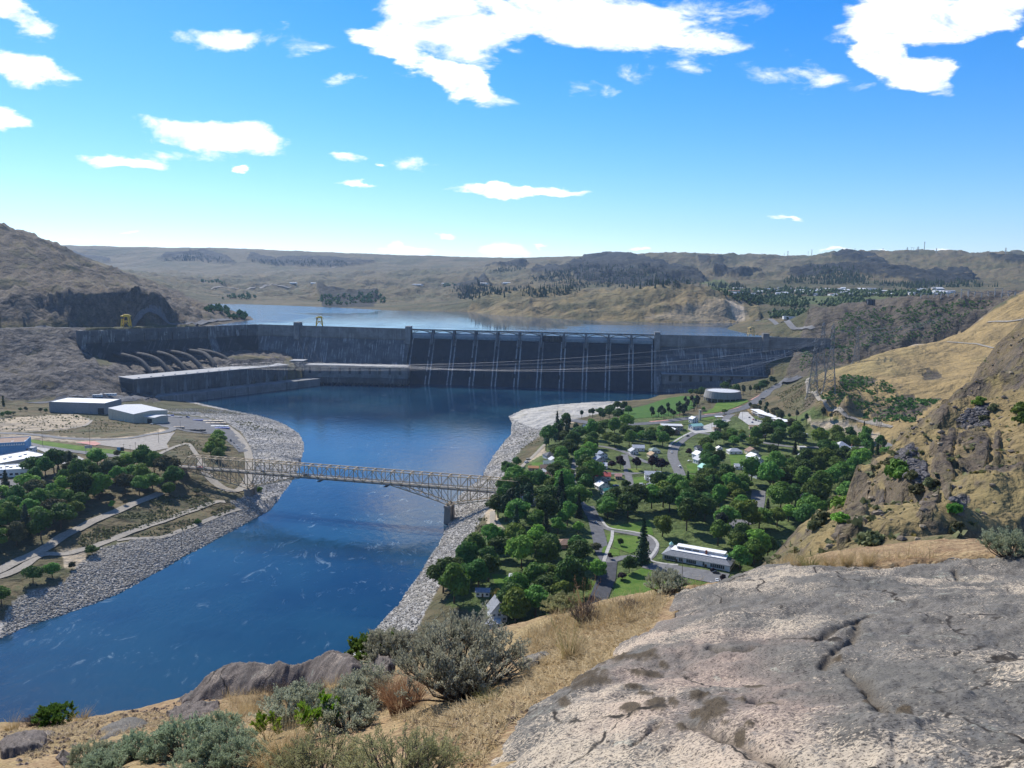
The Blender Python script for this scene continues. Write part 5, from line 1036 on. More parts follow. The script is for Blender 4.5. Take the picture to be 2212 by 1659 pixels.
# round visitor centre: tapered drum with ribs over a glazed recess
def visitor_centre():
    p = at_g(*S(12, (672, 235))[0]); R = 30.0; root = empty('visitor_centre', p+Vector((0, R*.7, 0)), 0, 'round pale visitor centre with ribbed flaring drum on a lawn beside the highway', 'visitor centre')
    n = 36; MB().lathe([(R*.86, -2), (R*.86, 5)], n).build('glazed_base', M_GLASS, root)
    for k in range(n):
        a0, a1 = 2*math.pi*k/n, 2*math.pi*(k+.94)/n; q = lambda r, a, z: (r*math.cos(a), r*math.sin(a), z)
        MB().hull([q(R, a0, 4.2), q(R, a1, 4.2), q(R-2, a1, 4.2), q(R-2, a0, 4.2)], [q(R*.91, a0, 15), q(R*.91, a1, 15), q(R*.91-2, a1, 15), q(R*.91-2, a0, 15)]).build('wall_panel', WALL['stone'], root)
        if k % 2 == 0: MB().bar(q(R*.94, a0, -2), q(R*.94, a0, 4.3), 1.1).build('column', WALL['concrete'], root)
    MB().lathe([(R*.88, 14.2), (R*.5, 14.8), (.2, 15.0)], n).build('roof', ROOF['light'], root)
visitor_centre()
# large white mansion under the spur, with hip roof, chimney and annexe
(u, v), = S(12, (1740, 705)); house(u, v, 32, 13, 5.5, 'light', 'white', 4, 'large white school building with hip roof and brick chimney at the foot of the spur', 'hip', .55, True, 8, name='school_building', cat='school', group='public buildings of the town')
(u, v), = S(12, (1690, 672)); house(u, v, 13, 12, 6.5, 'light', 'white', 4, 'taller hip roofed end pavilion of the white school at the foot of the spur', 'hip', .7, False, 3, name='school_building', cat='school', group='public buildings of the town')
(u, v), = S(12, (1755, 745)); house(u, v, 14, 8, 3.4, 'light', 'white', 4, 'low white annexe in front of the school at the foot of the spur', 'flat', nw=4, name='school_building', cat='school', group='public buildings of the town')
# --- west bank buildings
def shed(c_front_l, c_front_r, hpx, depth, wall, roof, label, name, cat, door=None, rib=0, gable=0.0, y0=300., z=None):
    a = at_g(*c_front_l, y0); b = at_g(*c_front_r, y0); d = b-a; L = Vector((d.x, d.y)).length; zz = min(a.z, b.z) if z is None else z; h = hpx/FPX*a.y
    root = empty(name, (a.x, a.y, zz), math.atan2(d.y, d.x), label, cat); MB().box((L/2, depth/2, h/2-1), (L, depth, h+2)).build('wall', WALL[wall], root)
    if gable:
        m = MB()
        for s in (0, 1): m.hull([(-.4, s*depth, h), (L+.4, s*depth, h), (L+.4, depth/2, h+gable), (-.4, depth/2, h+gable)], [(-.4, s*depth, h+.3), (L+.4, s*depth, h+.3), (L+.4, depth/2, h+gable+.35), (-.4, depth/2, h+gable+.35)])
        r = m.build('roof', ROOF[roof], root); MB().hull([(0, 0, h), (.3, 0, h), (.3, depth, h), (0, depth, h)], [(0, depth/2-.1, h+gable), (.3, depth/2-.1, h+gable), (.3, depth/2+.1, h+gable), (0, depth/2+.1, h+gable)]).build('gable', WALL[wall], root); MB().hull([(L-.3, 0, h), (L, 0, h), (L, depth, h), (L-.3, depth, h)], [(L-.3, depth/2-.1, h+gable), (L, depth/2-.1, h+gable), (L, depth/2+.1, h+gable), (L-.3, depth/2+.1, h+gable)]).build('gable', WALL[wall], root)
    else:
        r = MB().box((L/2, depth/2, h+.05), (L-.9, depth-.9, .3)).build('roof', ROOF[roof], root); pr = MB()
        for y in (.2, depth-.2): pr.box((L/2, y, h+.25), (L+.1, .5, .9))
        for x in (.2, L-.2): pr.box((x, depth/2, h+.25), (.5, depth-1, .9))
        pr.build('parapet', WALL[wall], r)
    for i in range(rib): MB().box((L*(i+.5)/rib, -.12, h/2), (.5, .3, h-.2)).build('wall_rib', WALL[wall], root)
    if door: MB().box((L*door[0], -.1, door[2]/2), (door[1], .5, door[2])).build('door', M_DARK, root)
    return root, L, h
shed(S(5, (365, 180))[0], S(5, (775, 200))[0], 24, 42, 'concrete', 'white', 'big grey concrete hall with white flat roof and dark corner doorway', 'concrete_hall', 'hall', (.93, 9, 9), 16)
shed(S(5, (800, 232))[0], S(5, (985, 262))[0], 24, 46, 'beige', 'light', 'tall beige metal warehouse beside the grey concrete hall', 'warehouse', 'warehouse', None, 9, 2.2)
shed(S(5, (980, 252))[0], S(5, (1140, 268))[0], 14, 22, 'beige', 'light', 'small beige annexe with dark roller door against the tall warehouse', 'warehouse_annexe', 'warehouse', (.78, 8, 6.5), 5, 1.0)
rb, L_, h_ = shed(S(5, (-60, 505))[0], S(5, (190, 492))[0], 27, 30, 'blue', 'brown', 'bright blue store with brown roof and scalloped white trim', 'blue_store', 'shop', (.1, 5, 4), 0)
for i in range(14): MB().hull([(L_*(i)/14, -.3, h_-2.6), (L_*(i+1)/14-.1, -.3, h_-2.6), (L_*(i+.5)/14, -.3, h_-.4)], [(L_*(i)/14, -.15, h_-2.6), (L_*(i+1)/14-.1, -.15, h_-2.6), (L_*(i+.5)/14, -.15, h_-.4)]).build('trim_panel', WALL['white'], rb)
for x in (8, 20): MB().box((L_*.3+x, 9, h_+.1), (2.4, 1.6, .5)).build('skylight', ROOF['white'], rb)
for (a, b, hp, dp, w, rf, lab) in (((-80, 640), (355, 560), 20, 34, 'concrete', 'white', 'flat white roofed commercial block with grey side wall near the wooded bank'), ((-60, 668), (235, 655), 17, 22, 'white', 'white', 'low white shop with dark windows in front of the grey commercial block')):
    rb, L_, h_ = shed(S(5, a)[0], S(5, b)[0], hp, dp, w, rf, lab, 'commercial_block', 'shop')
    for i in range(6): MB().box((L_*.15+i*L_*.13, dp*.5+(i % 2)*4-2, h_+.6), (2.2, 1.8, 1.3)).build('roof_unit', M_STEEL, rb)
    for i in range(7): MB().box((L_*(i+.6)/7.4, -.1, h_*.42), (2.6, .3, 1.9)).build('window', M_GLASS, rb)
(u, v), = S(5, (215, 478)); house(u, v, 12, 8, 5.0, 'light', 'white', 5, 'small white plastered building tucked beside the blue store', 'flat', name='white_building', cat='building', group='west bank buildings')
(u, v), = S(5, (860, 580)); house(u, v, 26, 12, 3.6, 'salmon', 'salmon', -6, 'low diner with faded orange roof half hidden by trees at the bridge end', 'gable', .35, name='diner', cat='diner', group='west bank buildings')
for k, (a, lab) in enumerate((((720, 70), 'white site trailer nearest the concrete hall on the quarry road'), ((800, 62), 'longer pale site trailer parked below the angled powerhouse'))):
    q = at_g(*S(5, a)[0]); tr = empty('site_trailer', q, .1, lab, 'trailer', 'site trailers'); MB().box((0, 0, 2.1), (24 if k else 14, 4, 3.2)).build('body', WALL['white'], tr); MB().box((0, 0, 3.8), (24.6 if k else 14.6, 4.5, .25)).build('roof', ROOF['light'], tr)
    for i in range(5): MB().box((-8+i*4 if k else -5+i*2.5, -2.05, 2.3), (1.2, .12, 1.1)).build('window', M_GLASS, tr)
    for x in (-4, 4): MB().box((x, 0, .3), (1, 3, .8)).build('wheel_axle', M_TYRE, tr)

# ------------------------------------------------------------------ roads, paths, lawns, yards
def asphalt(name, c, sc=.25): 
    t = NT(name); p = t.pos(); n = t.noise(p, sc, 5, .65); f = t.noise(p, 3, 3); col = t.mix(t.ramp(n, .3, .7), tuple(x*.8 for x in c), tuple(x*1.2 for x in c)); col = t.mix(t.ramp(f, .5, .75, 0, .3), col, tuple(x*.6 for x in c)); return t.fin(col, .92, None, .2)
M_ASPH = asphalt('asphalt', (.11, .112, .118)); M_ASPH_OLD = asphalt('worn_asphalt', (.155, .153, .152)); M_GRAVEL = asphalt('gravel_track', (.28, .25, .205), .5); M_WALK = asphalt('concrete_walk', (.38, .37, .345)); M_DKASPH = asphalt('fresh_asphalt', (.06, .062, .07)); M_RED = asphalt('red_paving', (.48, .24, .2))
M_LINE = paint('road_white', (.72, .72, .70), .8, .1)
def lawn_mat(name, a, b):
    t = NT(name); p = t.pos(); n = t.noise(p, .12, 5, .65); f = t.noise(p, 1.5, 4, .7); col = t.mix(t.ramp(n, .35, .68), a, b); col = t.mix(t.ramp(f, .4, .7, 0, .5), col, tuple(x*.6 for x in a)); return t.fin(col, .95, t.bump(f, .6, .3), .1)
M_LAWN = lawn_mat('lawn_grass', (.07, .14, .022), (.13, .19, .04)); M_PARK = lawn_mat('park_grass', (.045, .11, .022), (.075, .14, .03)); M_YARD = lawn_mat('yard_grass', (.10, .16, .03), (.20, .21, .06))
def R_(sh, pts, w, name, mat, **k): return ribbon(name, S(sh, *pts), w, mat, **k)[0]
# town streets
R_(12, [(285, 960), (262, 870), (232, 800), (205, 745), (200, 690), (225, 630), (285, 575), (345, 535), (430, 500), (560, 450), (650, 405), (720, 350)], 11, 'street', M_ASPH_OLD)
R_(12, [(-700, 400), (-450, 440), (-250, 440), (0, 428), (160, 408), (330, 385), (480, 365), (620, 348), (720, 325), (850, 285), (950, 225), (1040, 150), (1130, 95), (1250, 48), (1330, 10)], 17, 'highway', M_ASPH, dz=.4)
R_(12, [(700, 318), (790, 290), (870, 262), (910, 240)], 5, 'median_paving', M_RED, dz=.55); R_(12, [(905, 222), (960, 192), (1000, 165)], 6, 'median_paving', M_RED, dz=.55); R_(12, [(0, 415), (90, 408), (165, 400)], 5, 'median_paving', M_RED, dz=.55); R_(12, [(480, 352), (570, 345), (640, 336)], 4, 'median_paving', M_RED, dz=.55)
R_(11, [(1010, 660), (990, 720), (980, 800), (975, 900), (975, 985), (1010, 1090), (1090, 1190), (1130, 1260)], 6.5, 'street', M_ASPH_OLD)
R_(11, [(1470, 660), (1490, 740), (1500, 820), (1510, 880), (1545, 1000)], 7, 'street', M_ASPH_OLD)
R_(11, [(960, 800), (1150, 810), (1320, 845), (1500, 850), (1640, 835)], 7, 'street', M_ASPH_OLD)
R_(11, [(1080, 560), (1300, 590), (1480, 640), (1700, 740), (1900, 760)], 7, 'street', M_ASPH_OLD)
R_(12, [(420, 510), (800, 560), (1000, 600), (1300, 640), (1600, 640), (1900, 640), (2080, 610), (2120, 650)], 8, 'street', M_ASPH_OLD)
R_(13, [(1030, 40), (1065, 110), (1085, 180), (1105, 260), (1120, 330), (1160, 400), (1150, 500), (1110, 600), (1060, 680)], 10, 'street', M_ASPH)
R_(13, [(1090, 150), (1180, 190), (1300, 212), (1400, 235), (1445, 280), (1440, 330), (1390, 375), (1300, 360), (1210, 375), (1140, 400)], 7, 'driveway', M_ASPH_OLD, dz=.34)
R_(13, [(1105, 110), (1160, 175), (1300, 200), (1420, 228), (1470, 280), (1450, 330), (1420, 380), (1500, 402), (1600, 412)], 2.2, 'sidewalk', M_WALK, dz=.45)
R_(13, [(1185, 195), (1180, 250), (1150, 330), (1130, 390)], 2.4, 'sidewalk', M_WALK, dz=.45); R_(13, [(845, 590), (880, 500), (870, 430), (960, 400)], 4, 'driveway', M_ASPH_OLD)
R_(12, [(170, 640), (200, 600), (290, 545), (370, 505)], 3, 'sidewalk', M_WALK, dz=.45); R_(12, [(1010, 840), (1100, 838), (1200, 850)], 3, 'driveway', M_WALK)
R_(13, [(1930, 170), (1990, 140), (2060, 130), (2100, 20), (2110, -60)], 12, 'street', M_ASPH_OLD)
sheet('car_park', uvplan(S(13, (1385, 405), (1500, 398), (1640, 425), (1925, 470), (1900, 520), (1830, 530), (1500, 462), (1370, 430))), M_ASPH_OLD, .36)
sheet('car_park', uvplan(S(13, (1120, 400), (1215, 395), (1205, 500), (1160, 620), (1030, 640), (1080, 520))), M_DKASPH, .42)
sheet('car_park', uvplan(S(12, (800, 330), (870, 330), (930, 395), (1080, 425), (1180, 455), (1060, 465), (880, 450), (780, 380))), M_WALK, .4)
sheet('car_park', uvplan(S(12, (330, 480), (480, 450), (640, 395), (720, 400), (620, 450), (600, 500), (400, 520))), M_WALK, .36)
# parking bay lines
for k in range(9):
    a = P(*S(13, (1150+6*(k % 2)-k*3.2, 425+k*13))[0], 220.); b = P(*S(13, (1195-k*3.4, 418+k*13))[0], 220.); ribbon('bay_line', None, .28, M_LINE, .5, 2., [a[:2], b[:2]])
for k in range(11):
    a = P(*S(13, (1480+k*36, 448+k*6.5))[0], 220.); b = P(*S(13, (1482+k*36, 462+k*6.6))[0], 220.); ribbon('bay_line', None, .26, M_LINE, .44, 2., [a[:2], b[:2]])
for poly, sh, m in (([(1160, 170), (1420, 128), (1445, 225), (1300, 205), (1185, 190)], 13, M_LAWN), ([(1195, 225), (1330, 230), (1400, 245), (1400, 300), (1300, 340), (1190, 300)], 13, M_LAWN), ([(1150, 225), (1180, 210), (1175, 265), (1150, 270)], 13, M_LAWN), ([(1125, 300), (1150, 290), (1135, 340), (1115, 340)], 13, M_LAWN),
                ([(1160, 310), (1230, 315), (1230, 355), (1145, 350)], 13, M_LAWN), ([(1370, 432), (1500, 465), (1830, 534), (1760, 600), (1500, 640), (1170, 640), (1200, 560), (1215, 500)], 13, M_LAWN), ([(420, 470), (530, 478), (560, 560), (520, 600), (440, 530)], 13, M_LAWN), ([(1050, 520), (1090, 510), (1050, 600), (1030, 600)], 13, M_LAWN), ([(830, 445), (860, 450), (850, 500), (810, 480)], 13, M_YARD),
                ([(495, 975), (545, 835), (610, 845), (600, 965)], 11, M_YARD), ([(1555, 890), (1665, 878), (1690, 940), (1560, 965)], 11, M_LAWN), ([(1560, 985), (1740, 975), (1730, 1020), (1590, 1030)], 11, M_YARD), ([(1870, 890), (1950, 880), (1960, 950), (1900, 945)], 11, M_LAWN), ([(1330, 900), (1380, 900), (1420, 990), (1330, 990)], 11, M_YARD), ([(1500, 800), (1640, 800), (1640, 840), (1510, 835)], 11, M_YARD), ([(560, 740), (680, 740), (660, 780), (560, 785)], 11, M_LAWN),
                ([(700, 700), (850, 700), (860, 790), (720, 805)], 12, M_LAWN), ([(975, 715), (1045, 715), (1040, 770), (985, 750)], 12, M_LAWN), ([(1000, 800), (1085, 800), (1080, 835), (1000, 830)], 12, M_LAWN), ([(320, 790), (420, 780), (440, 870), (340, 870)], 12, M_LAWN), ([(600, 880), (700, 860), (720, 910), (620, 920)], 12, M_YARD), ([(120, 910), (190, 900), (215, 950), (150, 970)], 12, M_LAWN), ([(170, 600), (290, 520), (330, 530), (200, 620)], 12, M_LAWN), ([(1440, 950), (1580, 950), (1600, 985), (1440, 985)], 12, M_YARD)):
    sheet('lawn', uvplan(S(sh, *poly)), m, .3)
sheet('park_lawn', uvplan(S(3, (900, 815), (950, 775), (1080, 745), (1220, 700), (1300, 688), (1420, 690), (1390, 760), (1240, 815), (1000, 830))), M_PARK, .35); sheet('park_lawn', uvplan(S(12, (555, 300), (600, 235), (850, 215), (875, 235), (720, 298), (600, 330), (470, 345), (470, 325))), M_LAWN, .35); sheet('park_lawn', uvplan(S(12, (470, 385), (580, 370), (570, 390), (480, 402))), M_LAWN, .4)
# tennis court: red surround, green court, painted lines
tc_ = uvplan(S(12, (1335, 1045), (1450, 1055), (1440, 1155), (1320, 1140))); sheet('tennis_court', tc_, M_RED, .4)
c4 = [np.array(p) for p in tc_]; ctr = sum(c4)/4; inn = [ctr+(p-ctr)*.72 for p in c4]; sheet('court_surface', inn, asphalt('court_green', (.13, .30, .22)), .5)
for a, b in ((0, 1), (1, 2), (2, 3), (3, 0)): ribbon('court_line', None, .3, M_LINE, .6, 3., [ctr+(c4[a]-ctr)*.6, ctr+(c4[b]-ctr)*.6])
ribbon('court_line', None, .3, M_LINE, .6, 3., [ctr+(c4[0]+c4[3]-2*ctr)*.3, ctr+(c4[1]+c4[2]-2*ctr)*.3]); ribbon('court_line', None, .3, M_LINE, .6, 3., [ctr+(c4[0]+c4[1]-2*ctr)*.3, ctr+(c4[3]+c4[2]-2*ctr)*.3])
# hillside tracks on the right
R_(12, [(1500, 0), (1430, 20), (1390, 50), (1395, 100), (1430, 155), (1490, 210), (1550, 260), (1620, 310), (1720, 355), (1840, 400), (1960, 430), (2060, 445), (2140, 465)], 4.5, 'dirt_track', M_GRAVEL, dz=.5)
sheet('dirt_turnout', uvplan(S(12, (1830, 415), (1930, 410), (2000, 395), (2090, 440), (2140, 470), (1990, 450), (1900, 430))), M_GRAVEL, .5)
R_(4, [(1640, 865), (1850, 880), (2000, 915), (2040, 930)], 4, 'dirt_track', M_GRAVEL, dz=.6, y0=600.); R_(4, [(2212, 695), (2100, 715), (1940, 720)], 5, 'dirt_track', M_GRAVEL, dz=.6, y0=600.)
R_(11, [(210, 1480), (185, 1380), (172, 1290), (176, 1220)], 4.5, 'dirt_track', M_GRAVEL, dz=.4)
R_(11, [(400, 840), (470, 770), (560, 690), (640, 610), (690, 560)], 4.5, 'dirt_track', M_GRAVEL, dz=.4)
# west bank roads
R_(5, [(-120, 1400), (0, 1350), (130, 1280), (330, 1190), (480, 1090), (640, 1010), (800, 940), (960, 870), (1100, 815), (1190, 780)], 9, 'gravel_road', M_GRAVEL, dz=.45)
R_(5, [(-60, 1420), (140, 1340), (300, 1240), (480, 1230), (620, 1195), (760, 1150), (900, 1095), (1060, 1035), (1220, 980), (1400, 915), (1560, 855), (1660, 845)], 7, 'gravel_road', M_GRAVEL, dz=.45)
R_(5, [(860, 1130), (960, 1115), (1120, 1112), (1240, 1095), (1380, 1040), (1520, 985), (1660, 930), (1780, 895)], 5, 'gravel_path', M_GRAVEL, dz=.4)
R_(5, [(1480, 560), (1510, 620), (1560, 680), (1660, 750), (1760, 760), (1830, 680), (1840, 560), (1820, 460), (1760, 360), (1660, 280)], 9, 'gravel_road', M_GRAVEL, dz=.45)
R_(5, [(1480, 560), (1470, 520), (1430, 470), (1380, 415), (1330, 425), (1240, 460), (1180, 490), (1120, 540)], 5, 'gravel_path', M_GRAVEL, dz=.45)
R_(5, [(-100, 385), (200, 410), (420, 450), (640, 480), (800, 500), (960, 515), (1080, 535), (1180, 565)], 13, 'highway', M_ASPH_OLD, dz=.5)
R_(5, [(-100, 335), (200, 345), (500, 375), (700, 385), (950, 375), (1120, 345), (1250, 320), (1270, 300), (1200, 285)], 9, 'service_road', M_ASPH_OLD, dz=.5)
R_(5, [(-80, 330), (200, 330), (430, 310), (560, 295), (640, 275), (670, 245), (630, 230)], 4, 'dirt_track', M_GRAVEL, dz=.4)
sheet('lawn_strip', uvplan(S(5, (150, 375), (420, 410), (640, 440), (900, 470), (1100, 500), (1080, 515), (800, 490), (560, 465), (300, 425), (200, 400))), M_LAWN, .5)
sheet('gravel_yard', uvplan(S(5, (680, 400), (1000, 380), (1200, 350), (1290, 330), (1230, 420), (1240, 450), (1100, 480), (760, 430), (560, 415))), asphalt('yard_gravel', (.28, .255, .22)), .45)
sheet('storage_yard', uvplan(S(5, (1150, 200), (1400, 215), (1540, 230), (1680, 290), (1760, 360), (1840, 470), (1760, 480), (1690, 410), (1620, 350), (1400, 330), (1280, 305), (1150, 275))), M_ASPH, .4)
sheet('works_apron', uvplan(S(5, (180, 110), (420, 75), (700, 55), (900, 60), (1100, 75), (1000, 100), (820, 110), (800, 210), (780, 105), (440, 90), (300, 120))), M_ASPH, .5)
sheet('car_park', uvplan(S(5, (200, 430), (420, 465), (560, 500), (620, 530), (560, 560), (370, 570), (330, 480))), M_WALK, .5)
sheet('car_park', uvplan(S(5, (-80, 690), (200, 680), (240, 700), (180, 760), (-80, 800))), M_ASPH_OLD, .5)
sheet('picnic_terrace', uvplan(S(5, (560, 408), (700, 400), (745, 420), (700, 432), (640, 422))), M_RED, .7)
# crest road and the roadway below the quarry face
R_(1, [(-300, 712), (0, 705), (300, 697), (560, 700), (900, 692), (1250, 675), (1400, 655), (1560, 640)], 14, 'crest_road', M_ASPH, dz=.6, y0=1200.)
R_(4, [(240, 705), (360, 715), (480, 740), (560, 770), (650, 772)], 12, 'lake_road', M_ASPH_OLD, dz=.8, y0=1500.)
for pts in (((720, 400), (900, 385), (980, 365), (1080, 375)), ((960, 262), (1100, 240), (1280, 215)), ):
    R_(23, [(x*.9+100, y*.5+10) for x, y in pts], 16, 'farm_track', M_GRAVEL, dz=1.5, y0=2600.)
# cars in town and in the yards
def pc(sh, x, y, rz, color, kind, label, dz=.42, group=None): p = P(*S(sh, (x, y))[0], 220.); car(Vector((p[0], p[1], p[2]+dz)), math.radians(rz), color, kind, label, group)
pc(13, 1080, 148, 110, 'silver', 'sedan', 'silver car driving down the street past the round lawn'); pc(13, 1838, 466, -8, 'black', 'sedan', 'black car in the car park by the long white building', .5); pc(13, 1845, 516, 80, 'white', 'sedan', 'white car at the corner of the car park by the plum bush', .5); pc(13, 970, 272, 5, 'red', 'sedan', 'red car on the driveway beside the brown hip roof'); pc(13, 972, 287, 5, 'white', 'sedan', 'white car in front of the red car on the driveway'); pc(13, 700, 525, 0, 'white', 'van', 'white camper van beside the wide metal roofed house')
pc(12, 262, 820, 95, 'white', 'van', 'white van parked at the street bend'); pc(12, 190, 690, 90, 'white', 'sedan', 'white car parked on the outer kerb of the street bend'); pc(12, 254, 602, 60, 'white', 'sedan', 'white car on the street near the chalet'); pc(12, 302, 618, 60, 'dark', 'sedan', 'dark car parked opposite the white car near the chalet'); pc(12, 332, 545, 40, 'dark', 'pickup', 'dark pickup at the top of the street near the mint roof'); pc(12, 1028, 152, 42, 'white', 'sedan', 'white car driving on the highway below the powerhouse', .5); pc(12, 1058, 118, 42, 'dark', 'sedan', 'dark car ahead of the white one on the highway', .5); pc(12, 350, 768, 20, 'silver', 'sedan', 'silver car beside the white row houses')
for i, (x, y, c, k) in enumerate(((880, 382, 'black', 'sedan'), (915, 400, 'red', 'sedan'), (935, 406, 'dark', 'pickup'), (960, 414, 'silver', 'sedan'), (985, 420, 'grey', 'sedan'), (1010, 428, 'white', 'sedan'), (1035, 434, 'dark', 'sedan'), (1060, 438, 'tan', 'pickup'), (905, 425, 'blue', 'sedan'))): pc(12, x, y, 60, c, k, '%s %s parked in the motel car park' % (c, {'sedan': 'car', 'pickup': 'pickup truck'}[k]) if c != 'dark' else ('dark pickup truck parked in the motel car park' if k == 'pickup' else 'dark blue grey car parked in the motel car park'), .5, 'cars at the motel')
pc(11, 1640, 965, 10, 'white', 'van', 'white van on the yard beside the white gabled houses'); pc(11, 1710, 962, 10, 'silver', 'sedan', 'silver car next to the white van on the yard'); pc(11, 508, 745, 30, 'white', 'van', 'white camper parked on the river path'); pc(11, 525, 718, 30, 'tan', 'van', 'tan camper parked behind the white camper on the river path'); pc(11, 1385, 975, 5, 'blue', 'pickup', 'blue pickup beside the round dark tree'); pc(11, 1930, 640, 95, 'silver', 'sedan', 'silver car higher up the street bend')
for i, (x, y, c, k, lab) in enumerate(((1640, 375, 'white', 'van', 'white van alone at the end of the storage yard'), (1700, 395, 'dark', 'pickup', 'dark pickup first in the line along the yard edge'), (1725, 415, 'grey', 'sedan', 'grey car second in the line along the yard edge'), (1745, 435, 'white', 'sedan', 'white car third in the line along the yard edge'), (1760, 455, 'silver', 'sedan', 'silver car last in the line along the yard edge'), (1350, 308, 'dark', 'pickup', 'dark pickup beside the light mast in the yard'), (1385, 225, 'blue', 'truck', 'blue truck parked by the river side of the yard'), (1180, 575, 'white', 'van', 'white van turning at the bridge approach'), (880, 85, 'white', 'pickup', 'white pickup on the quarry apron'), (1115, 275, 'white', 'sedan', 'white car beside the roller door annexe'))): pc(5, x, y, 100+i*7, c, k, lab, .55)
def stack(sh, x, y, w, d, h, col, label, rz=0):
    p = at_g(*S(sh, (x, y))[0]); r = empty('storage_stack', p, math.radians(rz), label, 'stack', 'materials in the storage yard')
    for i in range(4): MB().box(((i-1.5)*w/4, 0, h*.5+.3), (w/4*.9, d, h*(.8+.2*(i % 2)))).build('bundle', paint('bundle_'+col[0], col[1], .7, .2), r)
for i, (x, y, w, d, h, c) in enumerate(((1200, 213, 22, 3, 1.4, ('white', (.65, .65, .63))), (1250, 212, 12, 3, 1.8, ('blue', (.05, .10, .35))), (1300, 220, 16, 3, 1.2, ('grey', (.35, .35, .36))), (1460, 245, 14, 3, 1.2, ('blue', (.05, .10, .35))), (1570, 252, 30, 6, 1.6, ('tan', (.48, .40, .30))), (1590, 268, 28, 5, 1.4, ('timber', (.42, .33, .24))), (1620, 290, 24, 5, 1.3, ('white', (.65, .65, .63))), (1640, 303, 20, 4, 1.2, ('blue', (.05, .10, .35))), (1440, 322, 26, 3, 2.4, ('dark', (.05, .05, .055))), (1320, 297, 14, 3, 1.4, ('timber', (.42, .33, .24))))):
    stack(5, x, y, w, d, h, c, ('row of white pipes by the river side of the yard', 'blue crates beside the white pipes', 'grey steel bundles beside the blue crates', 'blue tarpaulin stack alone in the middle of the yard', 'long tan timber stack at the far corner of the yard', 'brown timber stack in front of the tan stack', 'white panels stacked below the timber', 'blue barrels stacked below the white panels', 'low dark open shed roof with pale edge in the yard', 'small timber pile beside the light mast')[i], 3)

# ------------------------------------------------------------------ trees and shrubs
def leaf_material(name, dark, light, trans=.28, var=.34):
    t = NT(name); r = t.rand(); p = t.obj(); n = t.noise(p, .35, 3, .6); f = t.noise(p, 2.5, 2)
    col = t.mix(t.ramp(n, .3, .7), dark, light); col = t.mix(t.ramp(f, .35, .7, 0, .6), col, light)
    hsv = t.n('ShaderNodeHueSaturation'); t.set(hsv.inputs['Color'], col); t.set(hsv.inputs['Hue'], t.ramp(r, 0, 1, .472, .522)); t.set(hsv.inputs['Value'], t.ramp(r, 0, 1, 1-var, 1+var*1.3))
    t.set(t.b.inputs['Base Color'], hsv.outputs[0]); t.b.inputs['Roughness'].default_value = .7; t.b.inputs['Specular IOR Level'].default_value = .15
    tr = t.n('ShaderNodeBsdfTranslucent'); t.set(tr.inputs[0], hsv.outputs[0]); mx = t.n('ShaderNodeMixShader'); mx.inputs[0].default_value = trans
    t.t.links.new(t.b.outputs[0], mx.inputs[1]); t.t.links.new(tr.outputs[0], mx.inputs[2]); t.t.links.new(mx.outputs[0], t.out.inputs[0]); return t.m
LEAF = {'green': leaf_material('leaf_green', (.06, .13, .02), (.14, .245, .045)), 'dark': leaf_material('leaf_dark', (.036, .085, .017), (.085, .155, .034)), 'bright': leaf_material('leaf_bright', (.10, .19, .022), (.20, .31, .05)),
        'plum': leaf_material('leaf_plum', (.016, .010, .014), (.05, .026, .034), .15), 'olive': leaf_material('leaf_olive', (.075, .085, .036), (.15, .155, .07)), 'pine': leaf_material('needle_dark', (.018, .042, .018), (.045, .082, .034), .1), 'pinegrey': leaf_material('needle_grey', (.03, .045, .028), (.07, .085, .05), .1), 'gold': leaf_material('leaf_gold', (.14, .11, .02), (.24, .20, .05)), 'sage': leaf_material('leaf_sage', (.075, .092, .058), (.16, .18, .12), .15)}
M_BARK = paint('bark', (.11, .08, .06), .95, .25, 1.5)
def leaf_cards(P_, N_, size, rs, aspect=1.0):
    """one bent leaf clump (2 triangles) at each point, turned roughly to face outwards"""
    n = len(P_); N_ = N_/(np.linalg.norm(N_, axis=1, keepdims=True)+1e-6); N_ = N_+rs.normal(0, .55, (n, 3)); N_ /= np.linalg.norm(N_, axis=1, keepdims=True)
    a = np.cross(N_, rs.normal(0, 1, (n, 3))); a /= np.linalg.norm(a, axis=1, keepdims=True)+1e-6; b = np.cross(N_, a)
    s = (size*rs.uniform(.6, 1.35, n))[:, None]; bend = N_*s*rs.uniform(-.35, .35, (n, 1))
    V = np.stack([P_-a*s*aspect-b*s*.25, P_-b*s*.9+bend*.3, P_+a*s*aspect+b*s*.2, P_+b*s*.95+bend], 1).reshape(-1, 3)
    return V, np.arange(4*n).reshape(n, 4)
def blob(center, rx, rz, rs, sub=2):
    bm_ = bmesh.new(); bmesh.ops.create_icosphere(bm_, subdivisions=sub, radius=1); V = np.array([v.co[:] for v in bm_.verts]); F_ = np.array([[v.index for v in f.verts] for f in bm_.faces]); bm_.free()
    V = V*(1+.22*rs.normal(0, 1, (len(V), 1)).clip(-1.5, 1.5)*.5); return V*np.array([rx, rx, rz])+np.array(center), F_
